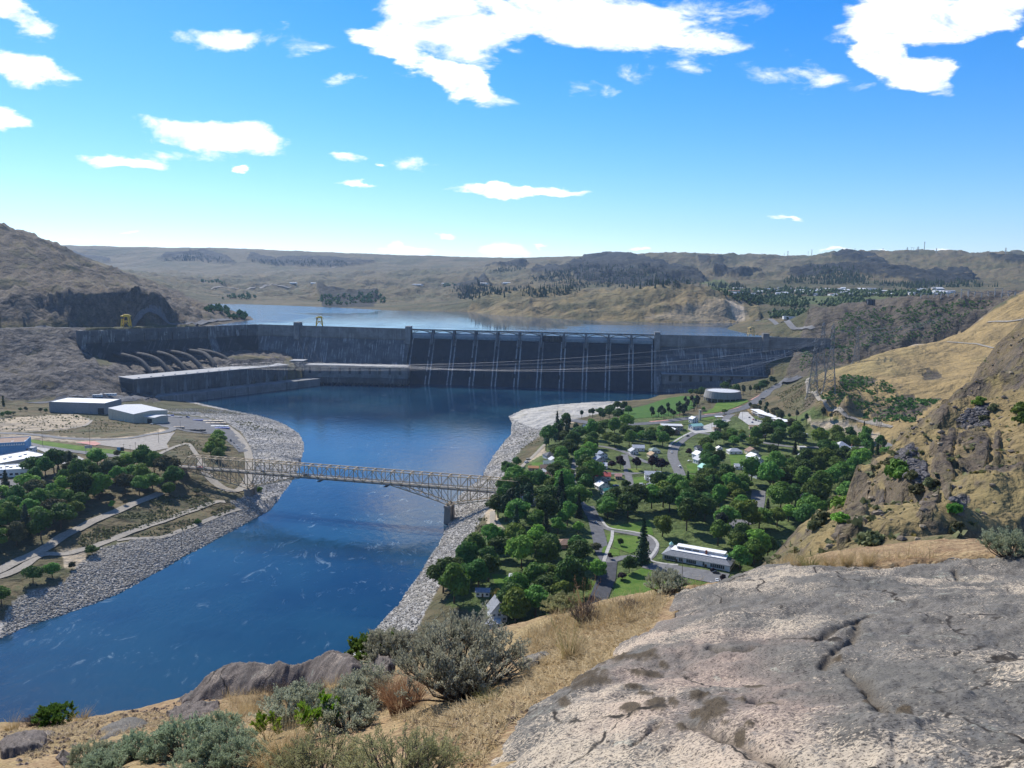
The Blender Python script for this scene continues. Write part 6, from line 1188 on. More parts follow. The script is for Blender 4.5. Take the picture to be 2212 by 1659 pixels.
def crown_round(seed, rad_=5.5, hgt_=9, base=3.0, nl=9, n=1500, leaf=.55, droop=0.0):
    rs = np.random.RandomState(seed); lobes = []
    for k in range(nl):
        a = rs.uniform(0, 2*np.pi); r = rad_*.62*math.sqrt(rs.uniform(.05, 1)); z = base+hgt_*(.22+.62*rs.uniform(0, 1)*(1-.35*(r/rad_))); lobes.append((r*math.cos(a), r*math.sin(a), z, rad_*rs.uniform(.34, .55), hgt_*rs.uniform(.16, .26)))
    lobes.append((0, 0, base+hgt_*.78, rad_*.5, hgt_*.24)); lobes.append((0, 0, base+hgt_*.42, rad_*.75, hgt_*.34))
    Ps, Ns = [], []; per = n//len(lobes)
    for (x, y, z, r, h) in lobes:
        d = rs.normal(0, 1, (per, 3)); d /= np.linalg.norm(d, axis=1, keepdims=True); d[:, 2] = np.where(d[:, 2] < -.5, -d[:, 2], d[:, 2]); rr = rs.uniform(.72, 1.08, (per, 1))
        q = d*rr*np.array([r, r, h])+np.array([x, y, z]); q[:, 2] -= droop*rs.uniform(0, 1, per)*h; Ps.append(q); Ns.append(d+np.array([0, 0, .35]))
    V, F_ = leaf_cards(np.concatenate(Ps), np.concatenate(Ns), leaf, rs); tris = [np.concatenate([F_[:, [0, 1, 2]], F_[:, [0, 2, 3]]])]; Vs = [V]; k = len(V)
    for (x, y, z, r, h) in lobes: bV, bF = blob((x, y, z), r*.78, h*.8, rs, 1); Vs.append(bV); tris.append(bF+k); k += len(bV)
    return np_mesh('crown', np.concatenate(Vs), np.concatenate(tris), False)
def crown_spire(seed, rad_=3.6, hgt_=20, base=1.0, n=1500, leaf=.5, power=.9, whorl=1.3):
    rs = np.random.RandomState(seed); t = rs.uniform(0, 1, n)**1.35; nb = int(hgt_/whorl); a = rs.uniform(0, 2*np.pi, n); lay = (np.floor(t*nb)+rs.uniform(-.12, .12, n))/nb
    amp_ = 1+.28*np.sin(a*5+lay*40)+.2*np.sin(a*3+lay*17); R = rad_*(1-lay)**power*amp_*rs.uniform(.35, 1.05, n)+.15; z = base+lay*(hgt_-base)-R*.28
    Pn = np.stack([R*np.cos(a), R*np.sin(a), z], 1); Nn = np.stack([np.cos(a)*.5, np.sin(a)*.5, np.full(n, .9)], 1); V, F_ = leaf_cards(Pn, Nn, leaf, rs, 1.25)
    cv = MB(); nseg = 9; prof = [(max(.05, rad_*.55*(1-i/8)**power), base+.4+(hgt_-base-.6)*i/8) for i in range(9)]; cv.lathe(prof, nseg); cV = np.array(cv.v)*1.0; tri = []
    for f in cv.f:
        for i in range(1, len(f)-1): tri.append((f[0], f[i], f[i+1]))
    k = len(V); return np_mesh('crown', np.concatenate([V, cV]), np.concatenate([F_[:, [0, 1, 2]], F_[:, [0, 2, 3]], np.array(tri)+k]), False)
def trunk_mesh(h, r, seed, limbs=5):
    rs = random.Random(seed); m = MB(); top = (rs.uniform(-.4, .4), rs.uniform(-.4, .4), h); m.tube([(0, 0, -.6), (0, 0, h*.35), (top[0]*.5, top[1]*.5, h*.7), top], [r*1.25, r, r*.75, r*.4], 7)
    for k in range(limbs):
        a = rs.uniform(0, 6.28); z = h*rs.uniform(.45, .85); L = h*rs.uniform(.3, .55); m.tube([(0, 0, z), (math.cos(a)*L*.5, math.sin(a)*L*.5, z+L*.35), (math.cos(a)*L, math.sin(a)*L, z+L*.55)], [r*.5, r*.35, r*.12], 5)
    return m.mesh('trunk', M_BARK, True)
KIND = {}
def make_kind(key, crown, trunk): KIND[key] = (crown, trunk)
for i in range(5): make_kind(('round', i), crown_round(20+i, 5.2+.35*i, 8.6+.5*(i % 3), 2.6, 8+i, 1900, .5), trunk_mesh(6.5, .3, i))
make_kind(('willow', 0), crown_round(60, 7.6, 12, 2.0, 16, 3000, .5, .5), trunk_mesh(8, .45, 9))
for i in range(3): make_kind(('spire', i), crown_spire(40+i, 3.4+.4*i, 19+1.5*i, 1.2, 1700, .5), trunk_mesh(16, .3, 20+i, 0))
for i in range(2): make_kind(('pine', i), crown_round(50+i, 3.7, 8.5, 6.5, 10, 1300, .5), trunk_mesh(12, .3, 30+i, 4))
for i in range(2): make_kind(('poplar', i), crown_spire(70+i, 2.1, 15, .8, 1300, .45, .35, .8), trunk_mesh(11, .25, 35+i, 0))
for i in range(3): make_kind(('shrub', i), crown_round(80+i, 1.5, 1.9, -.25, 6, 420, .26), trunk_mesh(.9, .07, 40+i, 3))
_tree_me = {}
TREES = []; TREEO = []
def tree(x, y, kind, leaf, s, label, group=None, name=None, cat=None, z=None, sz=None):
    ks = [k for k in KIND if k[0] == kind]; k = ks[rnd.randrange(len(ks))]; key = (k, leaf)
    if key not in _tree_me: c = KIND[k][0].copy(); c.materials.append(LEAF[leaf]); _tree_me[key] = c
    nm = name or {'round': 'broadleaf_tree', 'willow': 'willow_tree', 'spire': 'spruce_tree', 'pine': 'pine_tree', 'poplar': 'poplar_tree', 'shrub': 'shrub'}[kind]
    if kind == 'round' and ('bush' in label or 'shrub' in label): nm = cat = 'bush'
    elif kind == 'round' and leaf == 'plum': nm = 'purple_leaf_tree'
    p = gp(x, y)
    root = empty(nm, (p.x, p.y, p.z-.15), rnd.uniform(0, 6.28), label, cat or ('shrub' if kind == 'shrub' else 'tree'), group); root.scale = (s, s, (sz or s)*rnd.uniform(.8, 1.25))
    link('crown', _tree_me[key], root)
    if kind != 'shrub' or s > 1.5: link('trunk', KIND[k][1], root)
    TREES.append((x, y, s)); TREEO.append(root); return root
BLOCK = []   # places trees may not stand on: buildings and streets
for o in list(COL.objects):
    if o.parent is None and o.type == 'EMPTY' and o.get('category') in ('house', 'shop', 'hall', 'school', 'public building', 'diner', 'warehouse', 'building', 'motel', 'filling station', 'car', 'van', 'pickup truck'): BLOCK.append((o.location.x, o.location.y, 7.0 if o.get('category') == 'house' else 5.0))
_street = [o for o in COL.objects if o.name.split('.')[0] in ('street', 'highway', 'car_park', 'driveway', 'lawn', 'gravel_road', 'tennis_court', 'court_surface')]
_sv = []
for o in _street:
    a = np.empty(len(o.data.vertices)*3, np.float32); o.data.vertices.foreach_get('co', a); _sv.append(a.reshape(-1, 3)[:, :2])
_sv = np.concatenate(_sv)
def free(x, y, clear=4.0):
    if np.min((_sv[:, 0]-x)**2+(_sv[:, 1]-y)**2) < clear*clear: return False
    return all((x-a)**2+(y-b)**2 > r*r for a, b, r in BLOCK)
def grove(sh, poly, spacing, mix, srange, label, group, clear=4.5, maxn=999, y0=220., ends=None):
    pl = uvplan(S(sh, *poly), y0); xs = [p[0] for p in pl]; ys = [p[1] for p in pl]; n = 0; tries = 0; near = []; spacing *= 1.58
    while tries < 2600 and n < maxn:
        tries += 1; x = rnd.uniform(min(xs), max(xs)); y = rnd.uniform(min(ys), max(ys))
        if not in_poly(np.array([x]), np.array([y]), pl)[0]: continue
        if any((x-a)**2+(y-b)**2 < spacing**2 for a, b in near) or not free(x, y, clear): continue
        if any((x-a)**2+(y-b)**2 < (spacing*.75)**2 for a, b, _ in TREES): continue
        near.append((x, y)); r = rnd.random(); acc = 0
        for kind, leaf, w in mix:
            acc += w
            if r <= acc: break
        lab = label % {'round': {'green': 'green broadleaf tree', 'dark': 'dark green broadleaf tree', 'bright': 'light green broadleaf tree', 'plum': 'plum leaved tree', 'olive': 'olive green tree', 'gold': 'yellowish tree'}.get(leaf, 'broadleaf tree'), 'spire': 'spruce tree', 'pine': 'dark pine tree' if leaf == 'pine' else 'greyish pine tree', 'poplar': 'slim poplar', 'willow': 'spreading willow', 'shrub': 'low shrub'}[kind]
        if ends:
            fx = (x-min(xs))/(max(xs)-min(xs)); fy = (y-min(ys))/(max(ys)-min(ys)); lab += (' at its %s end' % ends[0], ' in its middle', ' at its %s end' % ends[1])[min(2, int(fx*3))]+(', front row', ', mid row', ', back row')[min(2, int(fy*3))]
        tree(x, y, kind, leaf, rnd.uniform(*srange)*(1.72 if kind in ('round', 'willow') else 1.2), lab, group); n += 1
    return n
def one(sh, x, y, kind, leaf, s, label, name=None, sz=None, group=None, y0=220.):
    p = P(*S(sh, (x, y))[0], y0); return tree(p[0], p[1], kind, leaf, s, label, group, name, None, None, sz)
# single trees one can point at
one(13, 1375, 400, 'spire', 'pine', 1.35, 'tall dark spruce standing alone in front of the long white building')
one(13, 1500, 232, 'willow', 'bright', 1.0, 'broad bright green willow at the edge of the round lawn')
one(13, 1290, 462, 'round', 'dark', .95, 'dense dark round tree beside the fresh asphalt'); one(13, 1245, 505, 'round', 'plum', .5, 'dark purple bush beside the dense round tree'); one(13, 1882, 520, 'round', 'plum', .42, 'plum coloured bush at the car park corner'); one(13, 1820, 452, 'shrub', 'plum', 1.4, 'low red barberry under the windows of the long white building')
one(13, 1085, 500, 'round', 'bright', 1.05, 'bright maple beside the bay lines of the fresh asphalt'); one(13, 1000, 610, 'round', 'green', .9, 'young green tree below the bright maple'); one(13, 1075, 330, 'round', 'olive', .7, 'feathery pale tree beside the street above the maple'); one(13, 1235, 290, 'round', 'dark', .42, 'clipped dark shrub on the small round lawn'); one(13, 1170, 375, 'round', 'plum', .33, 'small red tree at the mouth of the fresh asphalt lot'); one(13, 450, 630, 'round', 'gold', .6, 'yellow green bush between the shed and the steep gable'); one(13, 968, 215, 'round', 'bright', .85, 'bright round tree at the corner above the brown roofs'); one(13, 840, 215, 'round', 'green', 1.0, 'large round tree above the brown hip roofs')
one(11, 1480, 1010, 'round', 'dark', .9, 'round dark tree beside the salmon garage'); one(11, 1245, 820, 'round', 'plum', .6, 'plum tree in front of the long white roof'); one(11, 1345, 800, 'round', 'plum', .75, 'second plum tree, beside the long white roof'); one(11, 1430, 800, 'round', 'plum', .9, 'third plum tree, nearest the narrow street'); one(11, 1590, 810, 'round', 'plum', .95, 'plum tree above the back gardens'); one(11, 1740, 815, 'round', 'plum', 1.1, 'large plum tree next to the street bend house'); one(11, 1835, 830, 'round', 'plum', 1.15, 'largest plum tree beside the two storey house'); one(12, 345, 712, 'round', 'plum', .75, 'plum tree beside the dark grey house at the bend'); one(11, 615, 1080, 'round', 'plum', .7, 'plum tree inside the riverside grove'); one(12, 1248, 560, 'round', 'plum', .5, 'red leaved tree behind the spreading dark tree')
one(12, 695, 540, 'willow', 'green', .95, 'huge rounded tree beside the filling station'); one(12, 812, 540, 'round', 'bright', .85, 'bright tree in front of the huge rounded tree'); one(12, 640, 240, 'pine', 'pine', .75, 'dark pine standing before the round visitor centre'); one(12, 475, 320, 'round', 'bright', .6, 'light tree at the near edge of the visitor centre lawn'); one(12, 660, 345, 'round', 'bright', .75, 'light tree on the highway verge'); one(12, 1530, 410, 'pine', 'pine', .95, 'hillside pine standing apart from the others'); one(12, 1598, 405, 'pine', 'pinegrey', .8, 'greyish hillside pine next to the lone pine')
for i, (x, y, s, lf) in enumerate(((330, 1060, 1.0, 'pine'), (440, 1060, 1.05, 'pine'), (555, 1060, 1.15, 'pine'))): one(12, x, y, 'spire', lf, s, ('tall spruce by the street, first of three above the tree belt', 'middle spruce of three above the tree belt', 'tallest spruce of three above the tree belt, near the mint gable')[i])
one(12, 630, 1438, 'pine', 'pinegrey', 1.3, 'tall grey tinged pine at the near edge of the tree belt'); one(12, 1035, 1290, 'spire', 'pinegrey', .95, 'grey green spruce beside the shaded street'); one(12, 1290, 1270, 'spire', 'pine', 1.0, 'dark spruce beside the tennis court'); one(12, 1890, 520, 'spire', 'pine', .6, 'small spruce at the end of the avenue under the spur')
one(12, 1200, 830, 'willow', 'dark', 1.25, 'very broad dark tree with spreading crown in mid town'); one(12, 1080, 700, 'willow', 'dark', .95, 'broad dark tree behind the spreading one'); one(12, 1280, 700, 'spire', 'pine', .9, 'dark spruce poking out of the spreading dark trees')
one(11, 380, 1000, 'spire', 'pine', 1.1, 'tall dark spruce at the end of the bridge'); one(11, 345, 930, 'poplar', 'dark', 1.1, 'dark poplar beside the end of the bridge'); one(11, 300, 800, 'round', 'dark', .8, 'dark riverside tree above the riprap, river side'); one(11, 410, 790, 'round', 'dark', 1.0, 'bigger dark riverside tree above the riprap')
for i, x in enumerate((1905, 1960, 2010, 2060)): one(12, x, 720-i*8, 'poplar', 'dark', 1.0, ('first', 'second', 'third', 'fourth')[i]+' slim poplar in the row below the spur')
# west bank singles
one(5, 245, 1440, 'round', 'dark', 1.05, 'dark round tree on the stony bank beside the gravel road'); one(5, 385, 1395, 'round', 'green', 1.0, 'round tree just uphill of the dark one on the stony bank'); one(5, 680, 1240, 'round', 'dark', .85, 'round tree alone at the fork of the gravel roads'); one(5, 532, 1340, 'round', 'olive', .45, 'small thin tree on bare ground by the stony bank'); one(5, 10, 1590, 'round', 'green', 1.1, 'big tree cut by the picture edge on the stony bank'); one(5, 1250, 800, 'willow', 'green', .85, 'wide crowned tree at the foot of the wooded bank near the bridge'); one(5, 1450, 790, 'round', 'olive', .6, 'pale tree on the dry slope under the bridge'); one(5, 1455, 1000, 'shrub', 'dark', 2.2, 'dark bush between the two gravel tracks'); one(5, 1910, 770, 'shrub', 'green', 2.4, 'green bush at the foot of the sandy bank pier'); one(5, 1285, 540, 'round', 'olive', .6, 'thin tree by the bridge approach'); one(5, 565, 230, 'round', 'dark', .45, 'little tree near the corner of the concrete hall'); one(5, 340, 190, 'round', 'green', .6, 'tree in front of the concrete hall'); one(5, 300, 185, 'round', 'olive', .55, 'paler tree in front of the concrete hall'); one(5, 25, 130, 'poplar', 'dark', .8, 'narrow dark tree below the rock slope'); one(5, 825, 885, 'round', 'bright', .5, 'light bush beside the upper gravel road'); one(5, 925, 865, 'round', 'olive', .42, 'small olive bush by the upper gravel road'); one(5, 865, 520, 'round', 'olive', .7, 'yellowish tree in front of the faded orange roof')
for i, (x, y, s) in enumerate(((60, 215, .7), (100, 205, .6), (20, 225, .6), (190, 175, .5), (150, 175, .45))): one(5, x, y, 'round', 'olive' if i % 2 else 'green', s, ('tree in the brushy rise, the tallest', 'tree beside the tallest one on the brushy rise', 'tree at the picture edge of the brushy rise', 'little tree behind the brushy rise', 'smallest tree behind the brushy rise')[i])
# groves
BL = [('round', 'green', .5), ('round', 'dark', .3), ('round', 'bright', .2)]
grove(5, [(1490, 480), (1540, 410), (1650, 420), (1690, 500), (1640, 560), (1520, 540)], 6, [('round', 'bright', .7), ('round', 'green', .3)], (.6, .95), '%s in the leafy clump between yard and bridge', 'clump between yard and bridge', 2, 9)
grove(5, [(0, 800), (200, 660), (420, 600), (700, 575), (1000, 565), (1180, 600), (1300, 690), (1300, 780), (1150, 790), (900, 860), (710, 905), (600, 970), (480, 1060), (300, 1170), (0, 1290), (-60, 1300), (-60, 850)], 8.2, [('round', 'green', .38), ('round', 'dark', .27), ('round', 'bright', .17), ('round', 'olive', .1), ('spire', 'pinegrey', .08)], (.7, 1.1), '%s in the west bank wood', 'wood below the west bank shops', 3.5, 54, ends=('shop', 'bridge'))
grove(11, [(210, 1250), (330, 880), (420, 960), (560, 1040), (700, 1010), (830, 1100), (1000, 1120), (1080, 1260), (1110, 1420), (900, 1440), (700, 1460), (300, 1460)], 8.8, [('round', 'dark', .35), ('round', 'green', .3), ('spire', 'pine', .22), ('pine', 'pine', .13)], (.75, 1.15), '%s in the riverside grove at the bridge end', 'riverside grove at the bridge end', 4, 60)
grove(11, [(660, 640), (740, 540), (810, 420), (900, 400), (1030, 520), (960, 620), (760, 600)], 7.5, [('pine', 'pine', .5), ('spire', 'pine', .3), ('round', 'dark', .2)], (.7, 1.0), '%s in the dark clump above the river path', 'dark clump above the river path', 3)
grove(11, [(1040, 520), (1200, 450), (1480, 390), (1560, 480), (1880, 480), (1910, 590), (1480, 600), (1150, 640)], 10, BL, (.65, .95), '%s on the shady streets behind the shingle bar', 'shady streets behind the shingle bar', 4, 20)
grove(11, [(800, 680), (960, 640), (970, 980), (800, 960)], 9, BL, (.75, 1.0), '%s along the narrow street, river side', 'trees along the narrow street', 4, 10); grove(11, [(1020, 640), (1140, 600), (1160, 800), (1180, 1060), (1030, 1060)], 9, BL, (.75, 1.0), '%s along the narrow street, uphill side', 'trees along the narrow street uphill', 4, 14)
grove(11, [(980, 330), (1200, 260), (1480, 190), (1540, 280), (1400, 330), (1000, 360)], 10, [('round', 'dark', .5), ('pine', 'pine', .5)], (.6, .85), '%s on the shore side of the park', 'shore side trees of the park', 4, 16)
grove(12, [(10, 360), (280, 300), (300, 350), (330, 380), (160, 395), (10, 405)], 7.5, [('pine', 'pine', .8), ('round', 'dark', .2)], (.6, .85), '%s in the park rows beside the highway', 'park rows beside the highway', 2, 20); grove(12, [(300, 270), (440, 240), (430, 330), (310, 350)], 7, [('pine', 'pinegrey', .8), ('round', 'dark', .2)], (.65, .9), '%s in the park clump nearest the bell tower', 'park clump near the bell tower', 2, 12)
grove(12, [(560, 140), (700, 110), (760, 160), (900, 175), (1000, 100), (1150, 60), (1180, 80), (1050, 130), (930, 180), (800, 190)], 8, [('pine', 'pine', .6), ('round', 'dark', .4)], (.65, .95), '%s in the line before the power house wall', 'trees before the power house wall', 3, 18); grove(12, [(340, 190), (480, 150), (500, 170), (400, 210)], 8, [('round', 'dark', 1)], (.5, .7), '%s at the water edge below the power house', 'water edge trees below the power house', 3, 6)
grove(12, [(860, 300), (1000, 300), (1180, 390), (1350, 440), (1480, 440), (1300, 480), (1180, 430), (940, 330)], 8, [('pine', 'pine', .4), ('pine', 'pinegrey', .3), ('round', 'olive', .3)], (.45, .75), '%s on the dry slope behind the motel', 'trees on the dry slope behind the motel', 3, 22)
grove(12, [(620, 470), (780, 560), (1000, 600), (1010, 660), (660, 650), (540, 620)], 9, BL, (.6, .9), '%s between the filling station and the back lawns', 'trees between filling station and back lawns', 4, 9)
grove(12, [(990, 480), (1240, 500), (1330, 600), (1300, 680), (1020, 640)], 9, [('round', 'dark', .7), ('round', 'green', .3)], (.8, 1.05), '%s in the dark stand below the motel', 'dark stand below the motel', 4, 9)
grove(12, [(1400, 560), (1700, 560), (1920, 570), (2080, 650), (2000, 720), (1900, 660), (1500, 640)], 9, [('round', 'bright', .3), ('round', 'green', .5), ('round', 'dark', .2)], (.65, .95), '%s in the avenue behind the white school', 'avenue behind the white school', 4, 24)
grove(12, [(1400, 620), (1560, 660), (1640, 720), (1880, 770), (1840, 830), (1660, 1000), (1480, 1120), (1440, 1300), (1420, 1438), (760, 1438), (860, 1250), (840, 1060), (560, 1060), (300, 1160), (40, 1200), (0, 1040), (300, 1000), (640, 960), (900, 960), (1130, 900), (1380, 830)], 9.4, BL, (.8, 1.2), '%s in the belt below the spur', 'broad tree belt between town and spur', 4, 64, ends=('street', 'spur'))
grove(12, [(500, 620), (640, 1100), (700, 800), (560, 780), (480, 1100)], 8, [('round', 'dark', .7), ('round', 'green', .3)], (.65, .9), '%s between the row houses and the back lawn', 'trees between row houses and back lawn', 4, 9)
grove(13, [(290, 420), (430, 300), (620, 280), (700, 310), (860, 330), (980, 340), (1000, 420), (860, 470), (760, 470), (600, 440), (420, 450)], 9, BL, (.75, 1.05), '%s in the grove above the wide metal roof', 'grove above the wide metal roof', 4, 22)
grove(13, [(90, 600), (200, 480), (320, 440), (420, 480), (400, 560), (300, 640), (130, 680)], 8.5, [('round', 'green', .4), ('round', 'dark', .6)], (.75, 1.0), '%s on the bank above the riprap, near side', 'near bank trees above the riprap', 3.5, 12)
grove(13, [(520, 690), (640, 600), (760, 540), (860, 600), (960, 640), (860, 720), (700, 820), (560, 830)], 8.5, [('round', 'green', .5), ('round', 'bright', .3), ('round', 'dark', .2)], (.85, 1.15), '%s in the near clump beside the steep gabled house', 'near clump beside the steep gable', 3.5, 16)
grove(13, [(1090, 40), (1480, 30), (1800, 80), (1930, 190), (1960, 280), (1850, 290), (1640, 200), (1560, 140), (1300, 110), (1160, 150)], 9, [('round', 'dark', .55), ('round', 'green', .45)], (.85, 1.15), '%s in the dark stand behind the long white building', 'dark stand behind the long white building', 4, 14); grove(13, [(1960, 300), (2100, 330), (2212, 380), (2150, 440), (1990, 440)], 8, BL, (.7, 1.0), '%s close behind the rock brow', 'trees close behind the rock brow', 3, 10)
grove(12, [(2080, 560), (2180, 560), (2190, 600), (2100, 600)], 8, BL, (.6, .8), '%s in the notch beside the track under the spur', 'trees in the notch under the spur', 2, 4)
grove(12, [(560, 1000), (860, 1000), (900, 1120), (840, 1240), (560, 1200), (420, 1120)], 8, BL, (.6, .8), '%s in the gap of the belt beside the shaded street', 'gap of the belt by the shaded street', 3.5, 12); grove(12, [(1000, 850), (1300, 840), (1350, 900), (1000, 930)], 8, BL, (.55, .75), '%s at the upper edge of the belt', 'upper edge of the belt', 3, 8)
# a tree next to a house is named by that house
for o in [o for o in COL.objects if o.get('category') in ('house', 'shop', 'school', 'hall')]:
    best = [(math.hypot(t.location.x-o.location.x, t.location.y-o.location.y), t) for t in TREEO if t.get('group')]
    d, t = min(best, key=lambda q: q[0])
    if d < 26: t['label'] = ' '.join((t['label'].split(' tree')[0]+' tree next to the '+o['label']).split()[:16]); del t['group']
# shrubs one can pick out on the spur and the banks
for i, (x, y, s, lf) in enumerate(((765, 770, 1.8, 'olive'), (800, 835, 2.2, 'green'), (845, 850, 1.8, 'green'), (905, 855, 1.3, 'olive'), (640, 1290, 1.1, 'olive'), (300, 1150, 1.4, 'olive'), (430, 1140, 1.2, 'bright'), (255, 1190, 1.0, 'olive'), (1640, 420, 2.4, 'green'), (1640, 480, 1.8, 'green'), (1190, 1080, .9, 'green'), (1195, 1210, .9, 'olive'), (1350, 360, 1.6, 'bright'), (1445, 400, 1.2, 'olive'), (1020, 905, 1.2, 'olive'), (950, 945, 1.5, 'olive'), (1060, 900, 1.0, 'olive'), (1390, 470, 1.2, 'olive'))):
    p = P(*S(14, (x, y))[0], 75.); tree(p[0], p[1], 'shrub', lf, s*1.0, ('pale shrub at the top of the dark talus', 'green shrub along the lower rim of the dark talus', 'second green shrub along the rim of the talus', 'small shrub at the talus foot', 'olive bush just beyond the rock brow', 'pale shrub on the spur edge above the town', 'bright shrub in the rock rib of the spur', 'pale shrub low on the spur edge', 'big green bush high on the spur by the picture edge', 'green bush below the big one by the picture edge', 'shrub by the small dark talus', 'shrub under the twin rock ribs', 'bright shrub above the upper talus', 'shrub at the upper talus corner', 'olive shrub under the talus fan', 'olive shrub beside the talus fan foot', 'olive shrub at the foot of the long rib', 'olive shrub in the upper talus')[i], 'shrubs on the spur')
# scattered brush, uncountable: one mesh per tract
def scrub(name, polys, n, size, leaf, y0, tris=8, seed=3):
    rs = np.random.RandomState(seed); Vs, Fs = [], []; k = 0
    for (sh, poly, cnt) in polys:
        pl = poly if sh == 'plan' else uvplan(S(sh, *poly), y0); xs = np.array([p[0] for p in pl]); ys = np.array([p[1] for p in pl]); x = rs.uniform(xs.min(), xs.max(), cnt*4); y = rs.uniform(ys.min(), ys.max(), cnt*4); m = in_poly(x, y, pl) & (fbm(x, y, 25, 3) > -.25); x, y = x[m][:cnt], y[m][:cnt]
        z = hgt(x, y); s = size*rs.uniform(.5, 1.5, len(x))
        per = 5
        Pn = np.repeat(np.stack([x, y, z], 1), per, 0)+rs.normal(0, .33, (len(x)*per, 3))*np.repeat(s, per)[:, None]*np.array([1, 1, .45]); Pn[:, 2] += np.repeat(s, per)*.32
        V, F_ = leaf_cards(Pn, rs.normal(0, .6, (len(Pn), 3))+np.array([0, 0, .9]), np.repeat(s, per)*.55, rs); Vs.append(V); Fs.append(F_+k); k += len(V)
    o = link(name, np_mesh(name, np.concatenate(Vs), np.concatenate(Fs), False), None, LEAF[leaf]); tag(o, None, None, None, 'stuff'); return o
scrub('hillside_scrub', [(14, [(0, 300), (220, 190), (330, 330), (480, 430), (620, 470), (450, 480), (200, 400), (60, 380)], 1100), (14, [(340, 340), (520, 260), (700, 280), (640, 400), (480, 420)], 220), (14, [(430, 170), (680, 180), (560, 260), (400, 280), (280, 260)], 260), (5, [(560, 1120), (900, 930), (1180, 800), (1500, 790), (1600, 850), (1000, 1050), (600, 1180)], 1000), (5, [(960, 1110), (1300, 1000), (1700, 860), (1740, 900), (1300, 1080)], 260), (5, [(0, 220), (560, 190), (1000, 290), (1100, 320), (600, 350), (0, 310)], 500), (5, [(1250, 460), (1440, 350), (1500, 470), (1400, 520)], 120), (11, [(380, 420), (700, 420), (640, 560), (420, 640)], 90), (11, [(20, 1290), (140, 1250), (100, 1460), (0, 1450)], 40), (5, [(1700, 230), (1900, 270), (2100, 330), (2050, 360), (1800, 300)], 160), ('plan', [(-120, 60), (-160, 300), (-60, 420), (60, 400), (150, 430), (120, 200), (60, 60)], 1600)], 0, 1.05, 'olive', 220.)
scrub('spur_scrub', [(14, [(140, 1330), (300, 1050), (560, 800), (820, 560), (1090, 380), (1300, 130), (1652, -40), (1652, 1250), (1200, 1340), (600, 1340)], 2600)], 0, .8, 'olive', 75., seed=8)
scrub('spur_grass', [(14, [(140, 1330), (300, 1050), (560, 800), (820, 560), (1090, 380), (1300, 130), (1652, -40), (1652, 1250), (1200, 1340), (600, 1340)], 2600)], 0, .55, 'gold', 75., seed=9)
scrub('hill_scrub', [(4, [(700, 1290), (900, 1180), (1200, 1150), (1260, 1240), (1000, 1380), (760, 1380)], 400), (4, [(860, 1110), (1130, 1130), (1000, 1200), (850, 1220)], 200), (4, [(1040, 1390), (1260, 1260), (1440, 1290), (1600, 1290), (1400, 1460), (1000, 1440)], 500), (4, [(560, 1100), (900, 640), (1300, 600), (2000, 560), (1700, 760), (1200, 880), (700, 1000), (560, 900)], 1800)], 0, 2.0, 'dark', 600., seed=12)

# ------------------------------------------------------------------ riprap stones
def stones(name, segs, n, smin, smax, mat, seed=4, y0=220.):
    rs = np.random.RandomState(seed); cube = np.array([(x, y, z) for z in (-1, 1) for y in (-1, 1) for x in (-1, 1)], float)
    oc = np.array([(1, 0, 0), (-1, 0, 0), (0, 1, 0), (0, -1, 0), (0, 0, 1), (0, 0, -1)], float)*1.35; base = np.concatenate([cube*.78, oc]); 
    fs = []
    for ax, vi in enumerate(((1, 3, 7, 5), (0, 4, 6, 2), (2, 6, 7, 3), (0, 1, 5, 4), (4, 5, 7, 6), (0, 2, 3, 1))):
        c = 8+ax
        for i in range(4): fs.append((vi[i], vi[(i+1) % 4], c))
    fs = np.array(fs); Vs = []; 
    X, Y, S_ = [], [], []
    for poly, cnt in segs:
        pl = uvplan(poly, y0); xs = [p[0] for p in pl]; ys = [p[1] for p in pl]; x = rs.uniform(min(xs), max(xs), cnt*8); y = rs.uniform(min(ys), max(ys), cnt*8); m = in_poly(x, y, pl); X.append(x[m][:cnt]); Y.append(y[m][:cnt])
    X = np.concatenate(X); Y = np.concatenate(Y); Z = hgt(X, Y); k = len(X); s = smin+(smax-smin)*rs.uniform(0, 1, k)**2.2
    V = base[None]*(1+rs.uniform(-.28, .28, (k, 14, 3))); ax = rs.normal(0, 1, (k, 3)); ax /= np.linalg.norm(ax, axis=1, keepdims=True); th = rs.uniform(0, 6.28, k); c, sn = np.cos(th)[:, None, None], np.sin(th)[:, None, None]
    A3 = ax[:, None, :]; V = V*c+np.cross(np.broadcast_to(A3, V.shape), V)*sn+A3*(V*A3).sum(-1, keepdims=True)*(1-c)
    V = V*(s[:, None, None])*np.array([1.15, 1, .7])+np.stack([X, Y, Z+s*.25], 1)[:, None, :]
    Ff = (fs[None]+(np.arange(k)*14)[:, None, None]).reshape(-1, 3); me = np_mesh(name, V.reshape(-1, 3), Ff, False)
    attr(me, 'za', np.repeat(np.stack([rs.uniform(0, 1, k)]*3, 1), 14, 0)); o = link(name, me, None, mat); o['kind'] = 'stuff'; return o
def stone_mat(name, a, b, c):
    t = NT(name); v = t.attr('za')[0]; p = t.pos(); n = t.noise(p, 1.4, 3); col = t.mix(v, a, b); col = t.mix(t.ramp(n, .5, .75, 0, .5), col, c); return t.fin(col, .92, None, .15)
M_STONE = stone_mat('riprap_stone', (.14, .128, .11), (.50, .455, .38), (.36, .30, .205))
wt = WB_TOP; sw_ = SHORE_W
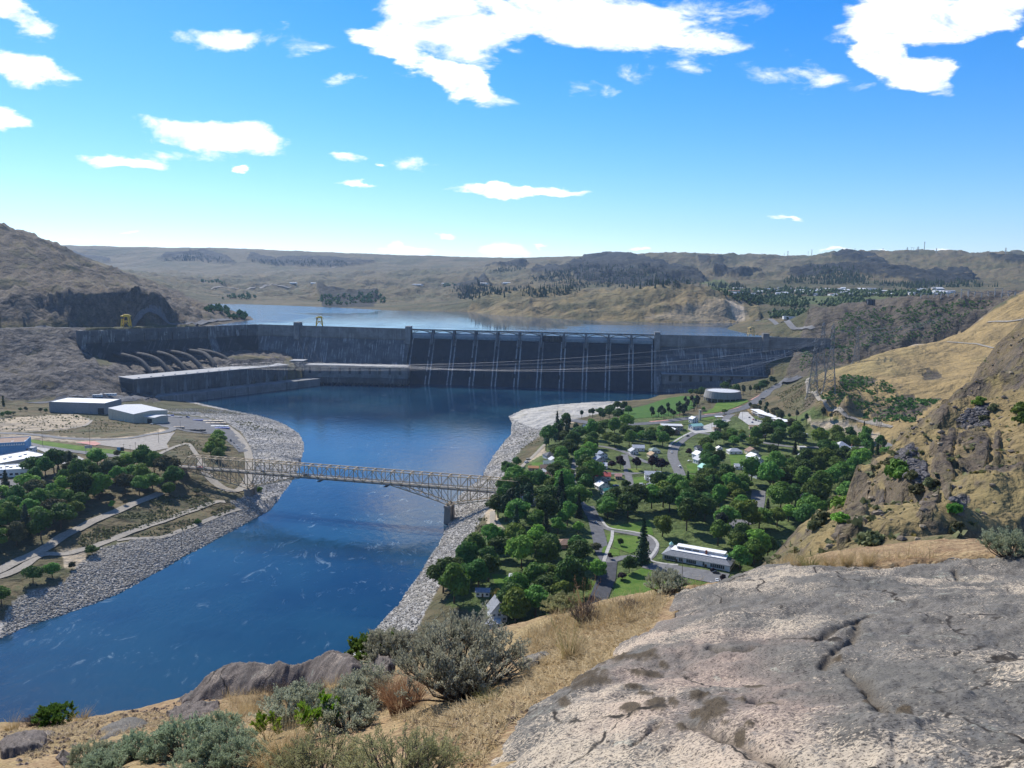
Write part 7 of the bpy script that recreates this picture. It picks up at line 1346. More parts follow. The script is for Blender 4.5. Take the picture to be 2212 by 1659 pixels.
stones('riprap_stones', [(sw_[:9]+wt[:15][::-1], 11000), (sw_[8:17]+wt[14:][::-1], 6500), (SHORE_E[:7]+[EB_TOP[4], EB_TOP[3], EB_TOP[2], EB_TOP[1], EB_TOP[0]], 5000), (SHORE_E[6:13]+EB_TOP[4:10][::-1], 4200)], 0, .25, .68, M_STONE)
stones('talus_stones', [(S(14, (790, 730), (880, 660), (930, 670), (1000, 780), (1020, 880), (960, 900), (860, 850), (790, 790)), 1500), (S(14, (1200, 470), (1300, 390), (1420, 360), (1420, 520), (1330, 500), (1250, 480)), 800), (S(14, (1170, 1000), (1300, 1010), (1230, 1110), (1180, 1090)), 400)], 0, .22, .6, stone_mat('talus_stone', (.055, .052, .054), (.16, .15, .15), (.10, .09, .07)), 6, 75.)
stones('spur_stones', [(S(14, (140, 1330), (300, 1050), (560, 800), (820, 560), (1090, 380), (1300, 130), (1652, -40), (1652, 1250), (1200, 1340), (600, 1340)), 2400)], 0, .15, .75, stone_mat('spur_stone', (.10, .085, .075), (.34, .27, .18), (.07, .06, .055)), 7, 75.)

# ------------------------------------------------------------------ pylons, lines, poles
M_LAT = paint('galvanised_lattice', (.22, .225, .23), .5, .1, metal=.4); M_WOOD = paint('pole_wood', (.13, .095, .07), .9, .2)
def lattice(m, w0, w1, z0, z1, n, t):
    zs = [z0+(z1-z0)*i/n for i in range(n+1)]; ws = [w0+(w1-w0)*i/n for i in range(n+1)]; cs = [(-1, -1), (1, -1), (1, 1), (-1, 1)]
    for i in range(n):
        for k in range(4):
            a, b = cs[k], cs[(k+1) % 4]; m.bar((a[0]*ws[i], a[1]*ws[i], zs[i]), (a[0]*ws[i+1], a[1]*ws[i+1], zs[i+1]), t*1.3); m.bar((a[0]*ws[i], a[1]*ws[i], zs[i]), (b[0]*ws[i+1], b[1]*ws[i+1], zs[i+1]), t*.8); m.bar((b[0]*ws[i], b[1]*ws[i], zs[i]), (a[0]*ws[i+1], a[1]*ws[i+1], zs[i+1]), t*.8); m.bar((a[0]*ws[i+1], a[1]*ws[i+1], zs[i+1]), (b[0]*ws[i+1], b[1]*ws[i+1], zs[i+1]), t*.7)
def pylon(p, h, label, arms=((.62, .30), (.78, .34), (.92, .26)), t=.38, rz=.9, base=.085, group='transmission towers'):
    root = empty('transmission_tower', tuple(p), rz, label, 'transmission tower', group); w = h*base
    m = MB()
    for a in ((-1, -1), (1, -1), (1, 1), (-1, 1)): m.bar((a[0]*w*1.15, a[1]*w*1.15, -2), (a[0]*w, a[1]*w, 1), t*1.8)
    m.build('footing', M_LAT, root); m = MB(); lattice(m, w, w*.32, 0, h*.58, 6, t); m.build('tower_body', M_LAT, root); m = MB(); lattice(m, w*.32, w*.2, h*.58, h*.95, 5, t*.8); m.bar((-w*.2, 0, h*.95), (0, 0, h), t); m.bar((w*.2, 0, h*.95), (0, 0, h), t); m.build('tower_head', M_LAT, root); tips = []
    for z, L in arms:
        for s in (-1, 1):
            m = MB(); m.bar((s*w*.25, -w*.2, h*z), (s*h*L, 0, h*z), t); m.bar((s*w*.25, w*.2, h*z), (s*h*L, 0, h*z), t); m.bar((s*w*.25, 0, h*(z+.05)), (s*h*L, 0, h*z), t*.8)
            for q in (.3, .55, .8): m.bar((s*(w*.25+(h*L-w*.25)*q), 0, h*z), (s*(w*.25+(h*L-w*.25)*q), 0, h*(z+.05*(1-q))), t*.6)
            ar = m.build('cross_arm', M_LAT, root); MB().tube([(s*h*L, 0, h*z), (s*h*L, 0, h*z-h*.05)], t*.55, 5).build('insulator', M_DARK, ar)
            c, sn = math.cos(rz), math.sin(rz); x = s*h*L; tips.append(Vector((p[0]+x*c, p[1]+x*sn, p[2]+h*z-h*.05)))
    return tips
def wire(a, b, sag, label, r=.085, group='power lines over the river', n=36, name='power_line'):
    pts = []
    for i in range(n+1):
        f = i/n; q = a.lerp(b, f); pts.append((q.x, q.y, q.z-4*sag*f*(1-f)))
    o = MB().tube(pts, r, 4, False).build(name, M_WIRE, None, True); tag(o, label, 'power line', group); return o
M_WIRE = paint('aluminium_cable', (.24, .25, .27), .4, .05, metal=.5)
tA = P(*S(4, (770, 1235))[0], 600.); tipsA = pylon(tA, 92, 'tallest lattice tower, standing by the hairpin of the dirt track', rz=1.1)
tB = P(*S(4, (715, 1225))[0], 600.); tB = tB+np.array([-8, 10, 0]); tB[2] = hgt(tB[0], tB[1]); tipsB = pylon(tB, 84, 'lattice tower just beside the tallest one above the track', rz=1.1)
tC = P(*S(4, (970, 1020))[0], 700.); tipsC = pylon(tC, 62, 'smaller lattice tower on the shoulder of the dry grass hill', rz=1.0, group='transmission towers')
tD = P(*S(4, (800, 1160))[0], 700.); tD = tD+np.array([6, 60, 0]); tD[2] = hgt(tD[0], tD[1]); tipsD = pylon(tD, 88, 'lattice tower half hidden behind the tallest one', rz=1.1)
# conductors: from the works on the west side across the river to the towers
wst = [A(u, v, Y) for u, v, Y in ((-160, 700, 1350), (-160, 690, 1350), (-160, 680, 1350), (-160, 672, 1350), (-160, 664, 1350), (-160, 656, 1350))]
lab = ('lowest', 'second', 'third', 'fourth', 'fifth', 'highest')
roofs = [np.append(T0+tT*LT*f-nT*30, ZR3+7) for f in (.45, .55, .65, .75, .85, .95)]
for i in range(6):
    wire(Vector(roofs[i]), tipsA[i], 12+2*i, '%s cable from the angled powerhouse to the tallest tower' % lab[i])
roofs2 = [np.append(pl0+(pl1-pl0)*f+np.array([0, 14]), 42.) for f in (.1, .25, .4, .55, .7, .85)]
for i in range(6): wire(Vector(roofs2[i]), tipsB[i], 14+2*i, '%s cable from the powerhouses to the tower beside the tallest' % lab[i])
tw_ = [Vector((float(D_BEND[0]+(D_SW-D_BEND)[0]*f), float(D_BEND[1]+(D_SW-D_BEND)[1]*f-12), 100.0)) for f in (.25, .27, .29)]
ph = [Vector((float(pl0[0]+(pl1-pl0)[0]*f), float(pl0[1]+(pl1-pl0)[1]*f+10), 36.0)) for f in (.05, .12, .2)]
for i in range(3): wire(tw_[i], ph[i], 3, '%s short cable from the crest tower down to the windowed powerhouse' % ('steepest', 'middle', 'flattest')[i], .1, 'cables down the dam face')
rp = [Vector((float(pr0[0]+(pr1-pr0)[0]*f), float(pr0[1]+(pr1-pr0)[1]*f+14), 38.0)) for f in (.15, .3, .45, .6, .75, .9)]
for i in range(6): wire(rp[i], tipsD[i], 8, '%s cable from the riverside powerhouse up to the half hidden tower' % lab[i], .1, 'cables from the riverside powerhouse')
far_r = [A(2150-i*8, 630+i*6, 1900) for i in range(6)]
for i in range(6): wire(tipsA[i], Vector(far_r[i]), 14, '%s cable from the tallest tower over the dark slope' % lab[i], .1, 'cables over the dark slope'); 
for i in range(6): wire(tipsC[i], Vector(A(2160-i*6, 640+i*5, 1880)), 12, '%s cable from the hill shoulder tower over the dark slope' % lab[i], .1, 'cables over the dark slope')
wire(Vector((float(D_BEND[0])-60, float(D_BEND[1])+120, 114.0)), Vector((float(D_E[0])-40, float(D_E[1])+150, 112.0)), 9, 'log boom line strung across the lake behind the dam', .25, 'lake boom', name='boom_line')
# wooden poles
def pole(u, v, hpx, label, y0=220., arm=True, name='utility_pole', group='utility poles', mat=None):
    p = P(u, v, y0); h = max(6.0, hpx/FPX*p[1]); r = empty(name, tuple(p), rnd.uniform(-.4, .4), label, 'utility pole', group); MB().tube([(0, 0, -1), (0, 0, h)], [.2, .13], 6).build('shaft', mat or M_WOOD, r)
    if arm:
        MB().box((0, 0, h*.93), (2.4, .14, .16)).build('cross_arm', mat or M_WOOD, r)
        for x in (-1, 0, 1): MB().box((x, 0, h*.93+.2), (.14, .14, .25)).build('insulator', M_TRIM, r)
    return r
for i, (sh, x, y, hp, lab) in enumerate(((5, 315, 430, 44, 'tall wooden pole at the end of the green verge'), (5, 668, 515, 68, 'very tall pole beside the roadside sign'), (5, 1170, 410, 30, 'pole in the pale gravel yard'), (5, 1330, 308, 20, 'light mast in the storage yard'), (5, 915, 495, 25, 'first pole on the green verge near the diner'), (5, 962, 505, 25, 'second pole on the green verge near the diner'), (5, 1002, 500, 30, 'third pole on the green verge near the diner'), (5, 1226, 545, 28, 'pole at the bridge approach'), (5, 45, 690, 40, 'pole in front of the low white shop'), (5, 195, 760, 34, 'pole at the edge of the wooded bank'), (5, 1340, 1195, 42, 'thin gauge pole standing on the stony shore'), (5, 1490, 345, 16, 'short mast at the corner of the storage yard'),
        (11, 812, 360, 44, 'tall thin pole on the shingle bar'), (11, 280, 610, 18, 'thin pole on the riprap above the bridge'), (11, 85, 880, 18, 'thin pole on the riprap just before the bridge end'), (11, 2015, 920, 16, 'street lamp pole at the street bend'), (12, 264, 920, 14, 'dark lamp pole lower on the street bend'), (12, 545, 480, 24, 'pole in front of the tan shop by the highway'), (12, 815, 420, 26, 'pole by the motel entrance'), (12, 775, 380, 20, 'second pole by the motel entrance'), (12, 290, 555, 30, 'pole beside the chalet'), (12, 1295, 420, 18, 'pole on the dry slope above the motel'), (13, 1625, 485, 38, 'flag like lamp pole in the near car park'), (15, 1822, 235, 46, 'thin pole on the near riprap beside the sagebrush'), (14, 300, 355, 14, 'pole on the hillside track bend'), (14, 475, 455, 14, 'pole on the lower hillside track'), (14, 825, 480, 16, 'pole at the dark gully mouth'), (12, 1140, 270, 12, 'post on the slope beside the highway'), (12, 2140, 600, 14, 'pole at the track notch under the spur'), (11, 1670, 870, 16, 'pole in the back gardens'))):
    pole(*S(sh, (x, y))[0], hp, lab, arm=('thin' not in lab and 'lamp' not in lab and 'mast' not in lab))
# cluster of stout poles (switch rack) by the dirt turnout
for i, (x, y) in enumerate(((2005, 460), (2022, 466), (2040, 468), (2010, 448), (2030, 452), (2046, 455))): pole(*S(12, (x, y))[0], 24, ('front', 'front middle', 'front outer', 'rear', 'rear middle', 'rear outer')[i]+' post of the pole cluster on the dirt turnout', group='pole cluster on the dirt turnout', arm=i % 2 == 0)
# sign boards at the bridge town
p = P(*S(5, (655, 500))[0], 300.); sg = empty('roadside_sign', tuple(p), .2, 'grey roadside sign on two posts beside the very tall pole', 'sign'); MB().box((0, 0, 9), (7, .4, 3.2)).build('panel', M_STEEL, sg)
for x in (-2.6, 2.6): MB().box((x, 0, 3.7), (.35, .35, 7.8)).build('post', M_STEEL, sg)
for i, (x, lab) in enumerate(((876, 'blue information board on the green verge'), (902, 'dark information board next to the blue one'))):
    p = P(*S(5, (x, 478))[0], 300.); sg = empty('information_board', tuple(p), .1, lab, 'sign'); MB().box((0, 0, 3.4), (3.4, .25, 4)).build('panel', WALL['blue'] if i == 0 else M_DARK, sg); MB().box((0, 0, .7), (.3, .3, 1.6)).build('post', M_STEEL, sg)
p = P(*S(12, (997, 245))[0], 300.); sg = empty('highway_sign', tuple(p), .4, 'dark highway gantry sign on two posts below the visitor centre', 'sign'); MB().box((0, 0, 6), (8, .4, 2)).build('panel', M_DARK, sg)
for x in (-3.4, 3.4): MB().box((x, 0, 2.6), (.4, .4, 5.6)).build('post', M_STEEL, sg)

# ------------------------------------------------------------------ the far country
def far_tower(sh, x, y, hpx, Y, kind, label, i):
    b = A(*S(sh, (x, y))[0], Y); zt = float(hgt(b[0], b[1])); h = hpx/FPX*Y; z = max(zt, b[2]-3); root = empty('distant_tower', (b[0], b[1], z-2), .3*i, label, 'tower', 'towers on the skyline'); m = MB(); t = h*.028
    if kind == 'lat':
        for s in (-1, 1): m.bar((s*h*.11, 0, 0), (s*h*.015, 0, h), t)
        for k in range(5): z0 = h*k/5; w0 = h*.11*(1-k/5); w1 = h*.11*(1-(k+1)/5)+.3; m.bar((-w0, 0, z0), (w1, 0, z0+h/5), t*.8); m.bar((w0, 0, z0), (-w1, 0, z0+h/5), t*.8)
        m.build('mast', M_LAT, root)
        for z_, L in ((.7, .2), (.85, .16)): MB().bar((-h*L, 0, h*z_), (h*L, 0, h*z_), t).build('cross_arm', M_LAT, root)
    elif kind == 'mast': m.bar((0, 0, 0), (0, 0, h), t*1.2); m.build('mast', M_LAT, root); MB().bar((-h*.03, 0, h*.97), (h*.03, 0, h*.97), t*2).build('antenna', M_LAT, root)
    else:
        for s in (-1, 1): m.bar((s*h*.02, 0, 0), (s*h*.16, 0, h*.55), t); m.bar((s*h*.16, 0, h*.55), (s*h*.16, 0, h), t)
        m.build('mast', M_LAT, root); MB().bar((-h*.3, 0, h*.97), (h*.3, 0, h*.97), t*1.3).build('cross_arm', M_LAT, root); MB().bar((-h*.16, 0, h*.55), (h*.16, 0, h*.55), t).build('cross_arm', M_LAT, root)
FT = [(4, 270, 262, 22, 'cat', 'first'), (4, 402, 268, 20, 'cat', 'second'), (4, 435, 268, 36, 'mast', 'third'), (4, 462, 268, 45, 'cat', 'fourth'), (4, 612, 266, 40, 'mast', 'fifth'), (4, 638, 268, 40, 'cat', 'sixth'), (4, 958, 240, 26, 'cat', 'seventh'), (4, 1165, 224, 18, 'cat', 'eighth'), (4, 1345, 228, 36, 'lat', 'ninth'), (4, 1384, 226, 36, 'cat', 'tenth'), (4, 1424, 226, 46, 'lat', 'eleventh'), (4, 1470, 228, 84, 'mast', 'tallest, twelfth'), (4, 1560, 238, 48, 'lat', 'thirteenth'), (4, 1838, 254, 22, 'cat', 'fourteenth'), (4, 1884, 256, 24, 'cat', 'fifteenth'), (4, 1952, 258, 26, 'cat', 'sixteenth'), (4, 2070, 262, 62, 'lat', 'seventeenth'), (4, 2136, 258, 32, 'cat', 'eighteenth')]
for i, (sh, x, y, hp, kd, w) in enumerate(FT):
    u, v = S(sh, (x, y+4))[0]; Y = np.interp(u, [1600, 2212], [6300, 5300]); far_tower(sh, x, y+4, hp*.292+2, Y, kd, '%s tower on the far skyline counted from the butte' % w, i)
# far town: each house a small gabled block
fm = {}
def far_house(u, v, w, wall, roof, label, Y0=2300.):
    p = P(u, v, Y0); k = (round(w), wall, roof); s = w
    root = empty('distant_house', tuple(p), rnd.uniform(-.5, .5), label, 'house', 'houses of the far town'); MB().box((0, 0, 2), (s, s*.6, 6)).build('wall', WALL[wall], root); m = MB()
    for q in (-1, 1): m.hull([(-s*.54, q*s*.36, 4.9), (s*.54, q*s*.36, 4.9), (s*.54, 0, 7.4), (-s*.54, 0, 7.4)], [(-s*.54, q*s*.36, 5.3), (s*.54, q*s*.36, 5.3), (s*.54, 0, 7.9), (-s*.54, 0, 7.9)])
    m.build('roof', ROOF[roof], root)
rr = random.Random(4); k = 0
for i in range(74):
    f = rr.random(); u, v = S(4, (10+f*1650, 480+rr.uniform(-12, 40)+ (6 if f > .3 else 0)))[0]
    c = rr.choice(['white', 'white', 'white', 'cream', 'grey', 'tan']); rf = rr.choice(['white', 'light', 'light', 'grey', 'brown', 'blue'])
    far_house(u, v, rr.uniform(16, 38), c, rf, '%s walled house with %s roof in the far town below the cliffs' % (c, {'light': 'pale', 'white': 'white', 'grey': 'grey', 'brown': 'brown', 'blue': 'bluish'}[rf]))
for i, (x, y, w, lab) in enumerate(((1080, 185, 40, 'lone white farm on the far slope above the lake'), (1160, 186, 30, 'second white farm on the far slope'), (1205, 360, 26, 'farm with dark trees on the grey flats'), (720, 178, 36, 'pale ranch beside the tree row on the grey flats'), (1580, 192, 60, 'pale shed roof on the far bench'), (1690, 188, 40, 'grey roof on the far bench'), (1840, 188, 50, 'long pale roof on the far bench'), (1935, 186, 40, 'end roof on the far bench'))):
    far_house(*S(23, (x, y))[0], w, 'white', 'light', lab, 2600.)
# trees of the far slopes, too many and too far to count
def far_forest(name, n, leaf, polys, hmin, hmax, y0, kind='spire', seed=2):
    rs = np.random.RandomState(seed); X, Y = [], []
    for sh, poly, cnt in polys:
        pl = S(sh, *poly); us = [p[0] for p in pl]; vs = [p[1] for p in pl]; c = 0; t = 0
        while c < cnt and t < cnt*6:
            t += 1; u, v = rs.uniform(min(us), max(us)), rs.uniform(min(vs), max(vs))
            if in_poly(np.array([u]), np.array([v]), pl)[0]: p = P(u, v, y0); X.append(p[0]); Y.append(p[1]); c += 1
    X = np.array(X); Y = np.array(Y); X = np.concatenate([X+rs.normal(0, 14, len(X)) for _ in range(n)]); Y = np.concatenate([Y+rs.normal(0, 22, len(Y)) for _ in range(n)]); Z = hgt(X, Y); k = len(X); h = rs.uniform(hmin, hmax, k); ok = Z > RES_Z+1; X, Y, Z, h = X[ok], Y[ok], Z[ok], h[ok]; k = len(X)
    if kind == 'spire': base = np.array([(0, 0, 1), (.2, 0, .02), (.06, .19, .0), (-.16, .12, .03), (-.16, -.12, 0), (.06, -.19, .02)]); F0 = np.array([(0, 1, 2), (0, 2, 3), (0, 3, 4), (0, 4, 5), (0, 5, 1)])
    else: base = np.array([(0, 0, 1), (.5, 0, .45), (.15, .48, .5), (-.4, .3, .42), (-.4, -.3, .5), (.15, -.48, .44), (0, 0, 0)]); F0 = np.array([(0, 1, 2), (0, 2, 3), (0, 3, 4), (0, 4, 5), (0, 5, 1), (6, 2, 1), (6, 3, 2), (6, 4, 3), (6, 5, 4), (6, 1, 5)])
    V = base[None]*(1+rs.uniform(-.25, .25, (k, len(base), 3)))*h[:, None, None]+np.stack([X, Y, Z-.4], 1)[:, None]; o = link(name, np_mesh(name, V.reshape(-1, 3), (F0[None]+(np.arange(k)*len(base))[:, None, None]).reshape(-1, 3), False), None, LEAF[leaf]); o['kind'] = 'stuff'
far_forest('far_conifers', 3, 'pine', [(24, [(130, 180), (330, 110), (600, 125), (780, 160), (870, 205), (600, 215), (330, 205)], 240), (24, [(880, 200), (1000, 195), (1040, 215), (900, 215)], 30), (24, [(1180, 180), (1400, 130), (1560, 170), (1500, 200), (1200, 190)], 130), (24, [(1300, 120), (1500, 130), (1550, 200), (1400, 200)], 90), (24, [(1560, 190), (2000, 190), (2100, 210), (1700, 215)], 90), (23, [(1730, 205), (1850, 190), (1870, 230), (1760, 250)], 70), (23, [(2020, 165), (2090, 135), (2212, 120), (2212, 180), (2050, 172)], 60), (23, [(1870, 205), (2212, 190), (2212, 230), (1900, 225)], 70), (23, [(530, 95), (700, 60), (850, 105), (700, 95)], 90), (23, [(890, 90), (1000, 90), (1280, 92), (1300, 115), (1000, 108)], 130), (23, [(1850, 132), (2010, 110), (2010, 128), (1900, 145)], 40)], 9, 22, 2400.)
far_forest('far_town_trees', 3, 'dark', [(4, [(0, 480), (500, 470), (900, 490), (1650, 500), (1500, 540), (900, 530), (300, 515), (0, 510)], 230), (4, [(80, 530), (560, 540), (620, 580), (560, 620), (300, 590), (120, 560)], 110), (4, [(740, 560), (1000, 545), (1020, 590), (760, 610)], 70), (4, [(360, 660), (560, 650), (580, 690), (370, 690)], 40)], 9, 16, 2000., 'round', 5)
far_forest('far_lake_trees', 2, 'dark', [(23, [(820, 235), (900, 230), (905, 246), (820, 246)], 22), (23, [(700, 175), (800, 175), (800, 182), (700, 182)], 14), (23, [(740, 290), (810, 285), (815, 303), (750, 303)], 14), (23, [(850, 315), (920, 312), (920, 325), (850, 328)], 14), (23, [(1190, 238), (1420, 225), (1440, 260), (1200, 275)], 60), (23, [(1680, 190), (1720, 188), (1720, 195), (1680, 196)], 8)], 10, 18, 1900., 'round', 6)
# pump-lift discharge lines, pale against the dark slope, and a round stone surge tower
pb = [A(u, v, Y) for u, v, Y in ((1886, 668, 1765), (1936, 650, 1900))]
for i in range(9):
    a = A(1886+i*0.2, 672-i*1.9, 1775+i*9); b = A(1925+i*2.0, 655-i*.9, 1900+i*9); o = MB().tube([a+np.array([0, 0, 1]), (a+b)/2+np.array([0, 0, 3]), b+np.array([0, 0, 2])], 2.2, 8).build('discharge_pipe', M_ROOF_LT, None, True); tag(o, 'pale discharge pipe climbing the dark slope above the dam, one of nine side by side', 'pipe', 'discharge pipes on the dark slope')
a = A(1879, 672, 1740); tb = empty('surge_tower', tuple(a), 0, 'round grey tower standing on the dark slope beside the pale pipes', 'tower'); MB().lathe([(9, -12), (9, 24), (9.8, 24.2), (9.8, 26), (8, 26)], 16).build('shaft', M_CONC, tb)
for i in range(8): MB().box((9.1*math.cos(i*.785), 9.1*math.sin(i*.785), 6), (1.2, 1.2, 36), i*.785).build('rib', M_CONC_DK, tb)
# switchyard on the bench at the right
for i in range(17):
    u = 1968+i*14.5; p = P(u, 638+(i % 3)*2.5, 1500., 6000.); r = empty('switchyard_gantry', tuple(p), .1, '%s steel gantry of the switchyard counted from the pale roof' % ('first', 'second', 'third', 'fourth', 'fifth', 'sixth', 'seventh', 'eighth', 'ninth', 'tenth', 'eleventh', 'twelfth', 'thirteenth', 'fourteenth', 'fifteenth', 'sixteenth', 'last')[i], 'gantry', 'switchyard gantries'); h = p[1]/FPX*(9+9*(i % 5 == 3)); w = p[1]/FPX*17
    for s in (-1, 1): MB().bar((s*w/2, 0, -2), (s*w/2, 0, h), 1.1).build('post', M_STEEL, r)
    MB().bar((-w/2, 0, h*.92), (w/2, 0, h*.92), 1.0).build('beam', M_STEEL, r)
p = P(*S(4, (1605, 505))[0], 1800.); house(0, 0, 60, 24, 6, 'white', 'white', 0, 'long pale roofed shed beside the switchyard', 'gable', .2, name='switchyard_shed', cat='shed', group='switchyard', pos=Vector(p))
p = P(*S(4, (485, 695))[0], 1700.); house(0, 0, 38, 12, 6, 'light', 'white', -.1, 'pale lakeside building with trees behind the dam end', 'flat', name='lakeside_building', cat='building', group='lakeside', pos=Vector(p))

# ------------------------------------------------------------------ the viewpoint: brow of the cliff
FC = [tuple(A(u, v, Y)) for u, v, Y in ((2212, 1659, 2.9), (1900, 1659, 3.1), (1600, 1659, 3.5), (1300, 1659, 4.1), (1060, 1659, 4.7), (2212, 1500, 4.2), (1900, 1500, 4.6), (1600, 1500, 5.2), (1350, 1500, 5.8), (1200, 1540, 5.6), (2212, 1350, 6.6), (1900, 1350, 7.0), (1600, 1350, 7.6), (1450, 1380, 7.6), (2212, 1250, 9.6), (1900, 1260, 9.8), (1650, 1270, 10.4), (1520, 1305, 10),
    (1000, 1659, 4.95), (700, 1659, 6.3), (400, 1659, 7.6), (100, 1659, 8.8), (-200, 1659, 9.5), (1050, 1540, 6.4), (900, 1560, 7.2), (1100, 1450, 8.2), (1200, 1420, 9), (950, 1480, 8.6), (1000, 1510, 7.8), (700, 1560, 8.8), (400, 1600, 9.4), (100, 1600, 11), (1300, 1330, 10.5), (1400, 1300, 11), (1250, 1370, 10), (1160, 1385, 10.5), (850, 1450, 10.5), (750, 1500, 11), (600, 1520, 12.5), (450, 1540, 13), (250, 1575, 13.5), (60, 1585, 14.5))]
EDGE = ((-300, 1575, 18), (0, 1562, 17), (170, 1555, 17), (300, 1532, 17), (420, 1505, 17), (520, 1474, 16.8), (640, 1440, 16.5), (740, 1430, 16), (820, 1432, 14.5), (900, 1405, 14), (1000, 1375, 14), (1150, 1354, 13.5), (1300, 1304, 13), (1450, 1279, 12.8), (1530, 1278, 12.5), (1600, 1246, 12), (1700, 1219, 13), (1850, 1205, 13.5), (2000, 1198, 13.5), (2212, 1190, 13), (2500, 1180, 12))
for u, v, Y in EDGE:
    p = A(u, v, Y); FC.append(tuple(p))
    for f, dz in ((1.12, 1.5), (1.35, 6.5), (1.9, 20), (3.0, 34)): FC.append((p[0]*f, p[1]*f, p[2]-dz))
FC += [(0, .4, EYE-1.62), (1.5, .5, EYE-1.55), (-1.5, 1.0, EYE-2.0), (-4, 2.0, EYE-3.6), (4, 1.0, EYE-1.5), (8, 3, EYE-1.9)]
FC = [(x, y, z) for x, y, z in FC]
FR = rbf_fit([(x*50, y*50, z) for x, y, z in FC])
def fh(x, y): return rbf_eval(FR, np.asarray(x)*50, np.asarray(y)*50)
def FP(u, v, dz=0.0):
    d = ray(u, v); ts = np.linspace(1.5, 40, 1600)/d[1]; z = EYE+d[2]*ts; h = fh(d[0]*ts, d[1]*ts)+dz; k = np.nonzero(z < h)[0]; t = ts[k[0]] if len(k) else 14/d[1]
    x, y = d[0]*t, d[1]*t; return np.array([x, y, float(fh([x], [y])[0])])
SLAB_UV = S(16, (880, 1400), (905, 1300), (960, 1170), (1060, 1085), (1150, 985), (1250, 905), (1420, 840), (1600, 720), (1760, 620), (1790, 510), (2000, 420), (2050, 370), (2110, 260), (2200, 175))+S(17, (300, 240), (480, 215), (590, 160), (700, 122), (850, 102), (1000, 112), (1200, 92), (1500, 62), (1750, 36), (2050, 22), (2212, 30), (2500, 10), (2700, 600), (2500, 1400), (1200, 1400), (-200, 1400))
SLAB = [tuple(FP(u, min(v, 1720))[:2]) for u, v in SLAB_UV[:26]]
SLAB = SLAB + [(11, 8), (9, 1.0), (3, .2), (.0, .5), (-.6, 2.2)]
def fg_grid(na, nr, a0, a1, r0, r1):
    an = np.radians(np.linspace(a0, a1, na)); rd = r0*np.exp(np.linspace(0, math.log(r1/r0), nr)); R_2, A_2 = np.meshgrid(rd, an, indexing='ij'); x = (R_2*np.sin(A_2)).ravel(); y = (R_2*np.cos(A_2)).ravel()
    q = np.arange((nr-1)*(na-1)); i = q//(na-1); j = q % (na-1); a = i*na+j; return x, y, np.stack([a, a+na, a+na+1, a+1], 1)
gx, gy, gf = fg_grid(420, 330, -60, 60, .9, 52)
gz = fh(gx, gy); ds = seg_dist(gx, gy, SLAB); ins = in_poly(gx, gy, SLAB)
gz = gz+(.05*fbm(gx, gy, .9, 4)+.02*fbm(gx, gy, .16, 3))*(1)+np.where(np.hypot(gx, gy) > 22, .5*fbm(gx, gy, 3, 4), 0)
gz = np.where(ins & (ds > .25), gz-.35, gz)
gme = np_mesh('hillside', np.stack([gx, gy, gz], 1), gf)
def soil_material():
    t = NT('dry_soil'); p = t.pos(); big = t.noise(p, .5, 4, .6); mid = t.noise(p, 2.6, 5, .65); fine = t.noise(p, 18, 4, .7); st = t.noise(t.mapping(p, (1, 5, 1), (0, 0, 0), (0, 0, .5)), 9, 4, .7)
    col = t.mix(t.ramp(mid, .35, .65), (.20, .125, .072), (.31, .215, .118)); col = t.mix(t.ramp(big, .42, .62), col, (.27, .20, .098)); col = t.mix(t.ramp(st, .5, .66, 0, .8), col, (.46, .36, .20)); col = t.mix(t.ramp(fine, .5, .66, 0, .8), col, (.085, .06, .04)); col = t.mix(t.ramp(t.voro(p, 26), .12, .05, 0, .8), col, (.07, .05, .035))
    return t.fin(col, .95, t.bump(fine, .7, .03, t.bump(mid, .6, .12)), .1)
M_SOIL = soil_material(); link('hillside', gme, None, M_SOIL)['kind'] = 'structure'
CRACKS = [S(17, (1360, 330), (1290, 372), (1240, 402), (1160, 442), (1060, 490), (930, 500), (800, 522), (650, 552), (560, 556), (470, 540)), S(17, (1290, 372), (1282, 450), (1200, 520), (1150, 570), (1105, 620)), S(17, (1230, 640), (1270, 690), (1318, 745), (1340, 800), (1400, 862), (1470, 940)), S(17, (20, 1072), (100, 1032), (185, 985)), S(17, (1830, 80), (1850, 128), (1950, 125), (2030, 133)), S(17, (300, 985), (380, 1000), (520, 1050), (620, 1060), (760, 1150), (880, 1190)), S(17, (720, 860), (830, 862), (900, 900)), S(17, (230, 860), (300, 820), (420, 825), (560, 830), (650, 815))]
MOSS = [(90, 590, 110, 30), (210, 630, 30, 18), (100, 670, 100, 12), (40, 745, 50, 12), (180, 870, 60, 35), (270, 850, 40, 20), (30, 890, 45, 20), (410, 790, 50, 35), (500, 870, 80, 45), (420, 910, 60, 25), (720, 720, 60, 14), (640, 815, 40, 8), (780, 860, 70, 10), (690, 970, 30, 14), (640, 1020, 30, 30), (330, 990, 40, 14), (1320, 745, 18, 18), (1370, 830, 40, 22), (1450, 930, 35, 40), (1550, 900, 45, 45), (560, 960, 30, 10), (170, 990, 15, 12), (1280, 400, 24, 14), (1180, 590, 28, 12), (-60, 600, 90, 30), (-250, 690, 120, 16), (-180, 640, 130, 14), (-290, 750, 90, 26), (-330, 840, 40, 20), (-160, 730, 80, 14), (120, 780, 40, 10)]
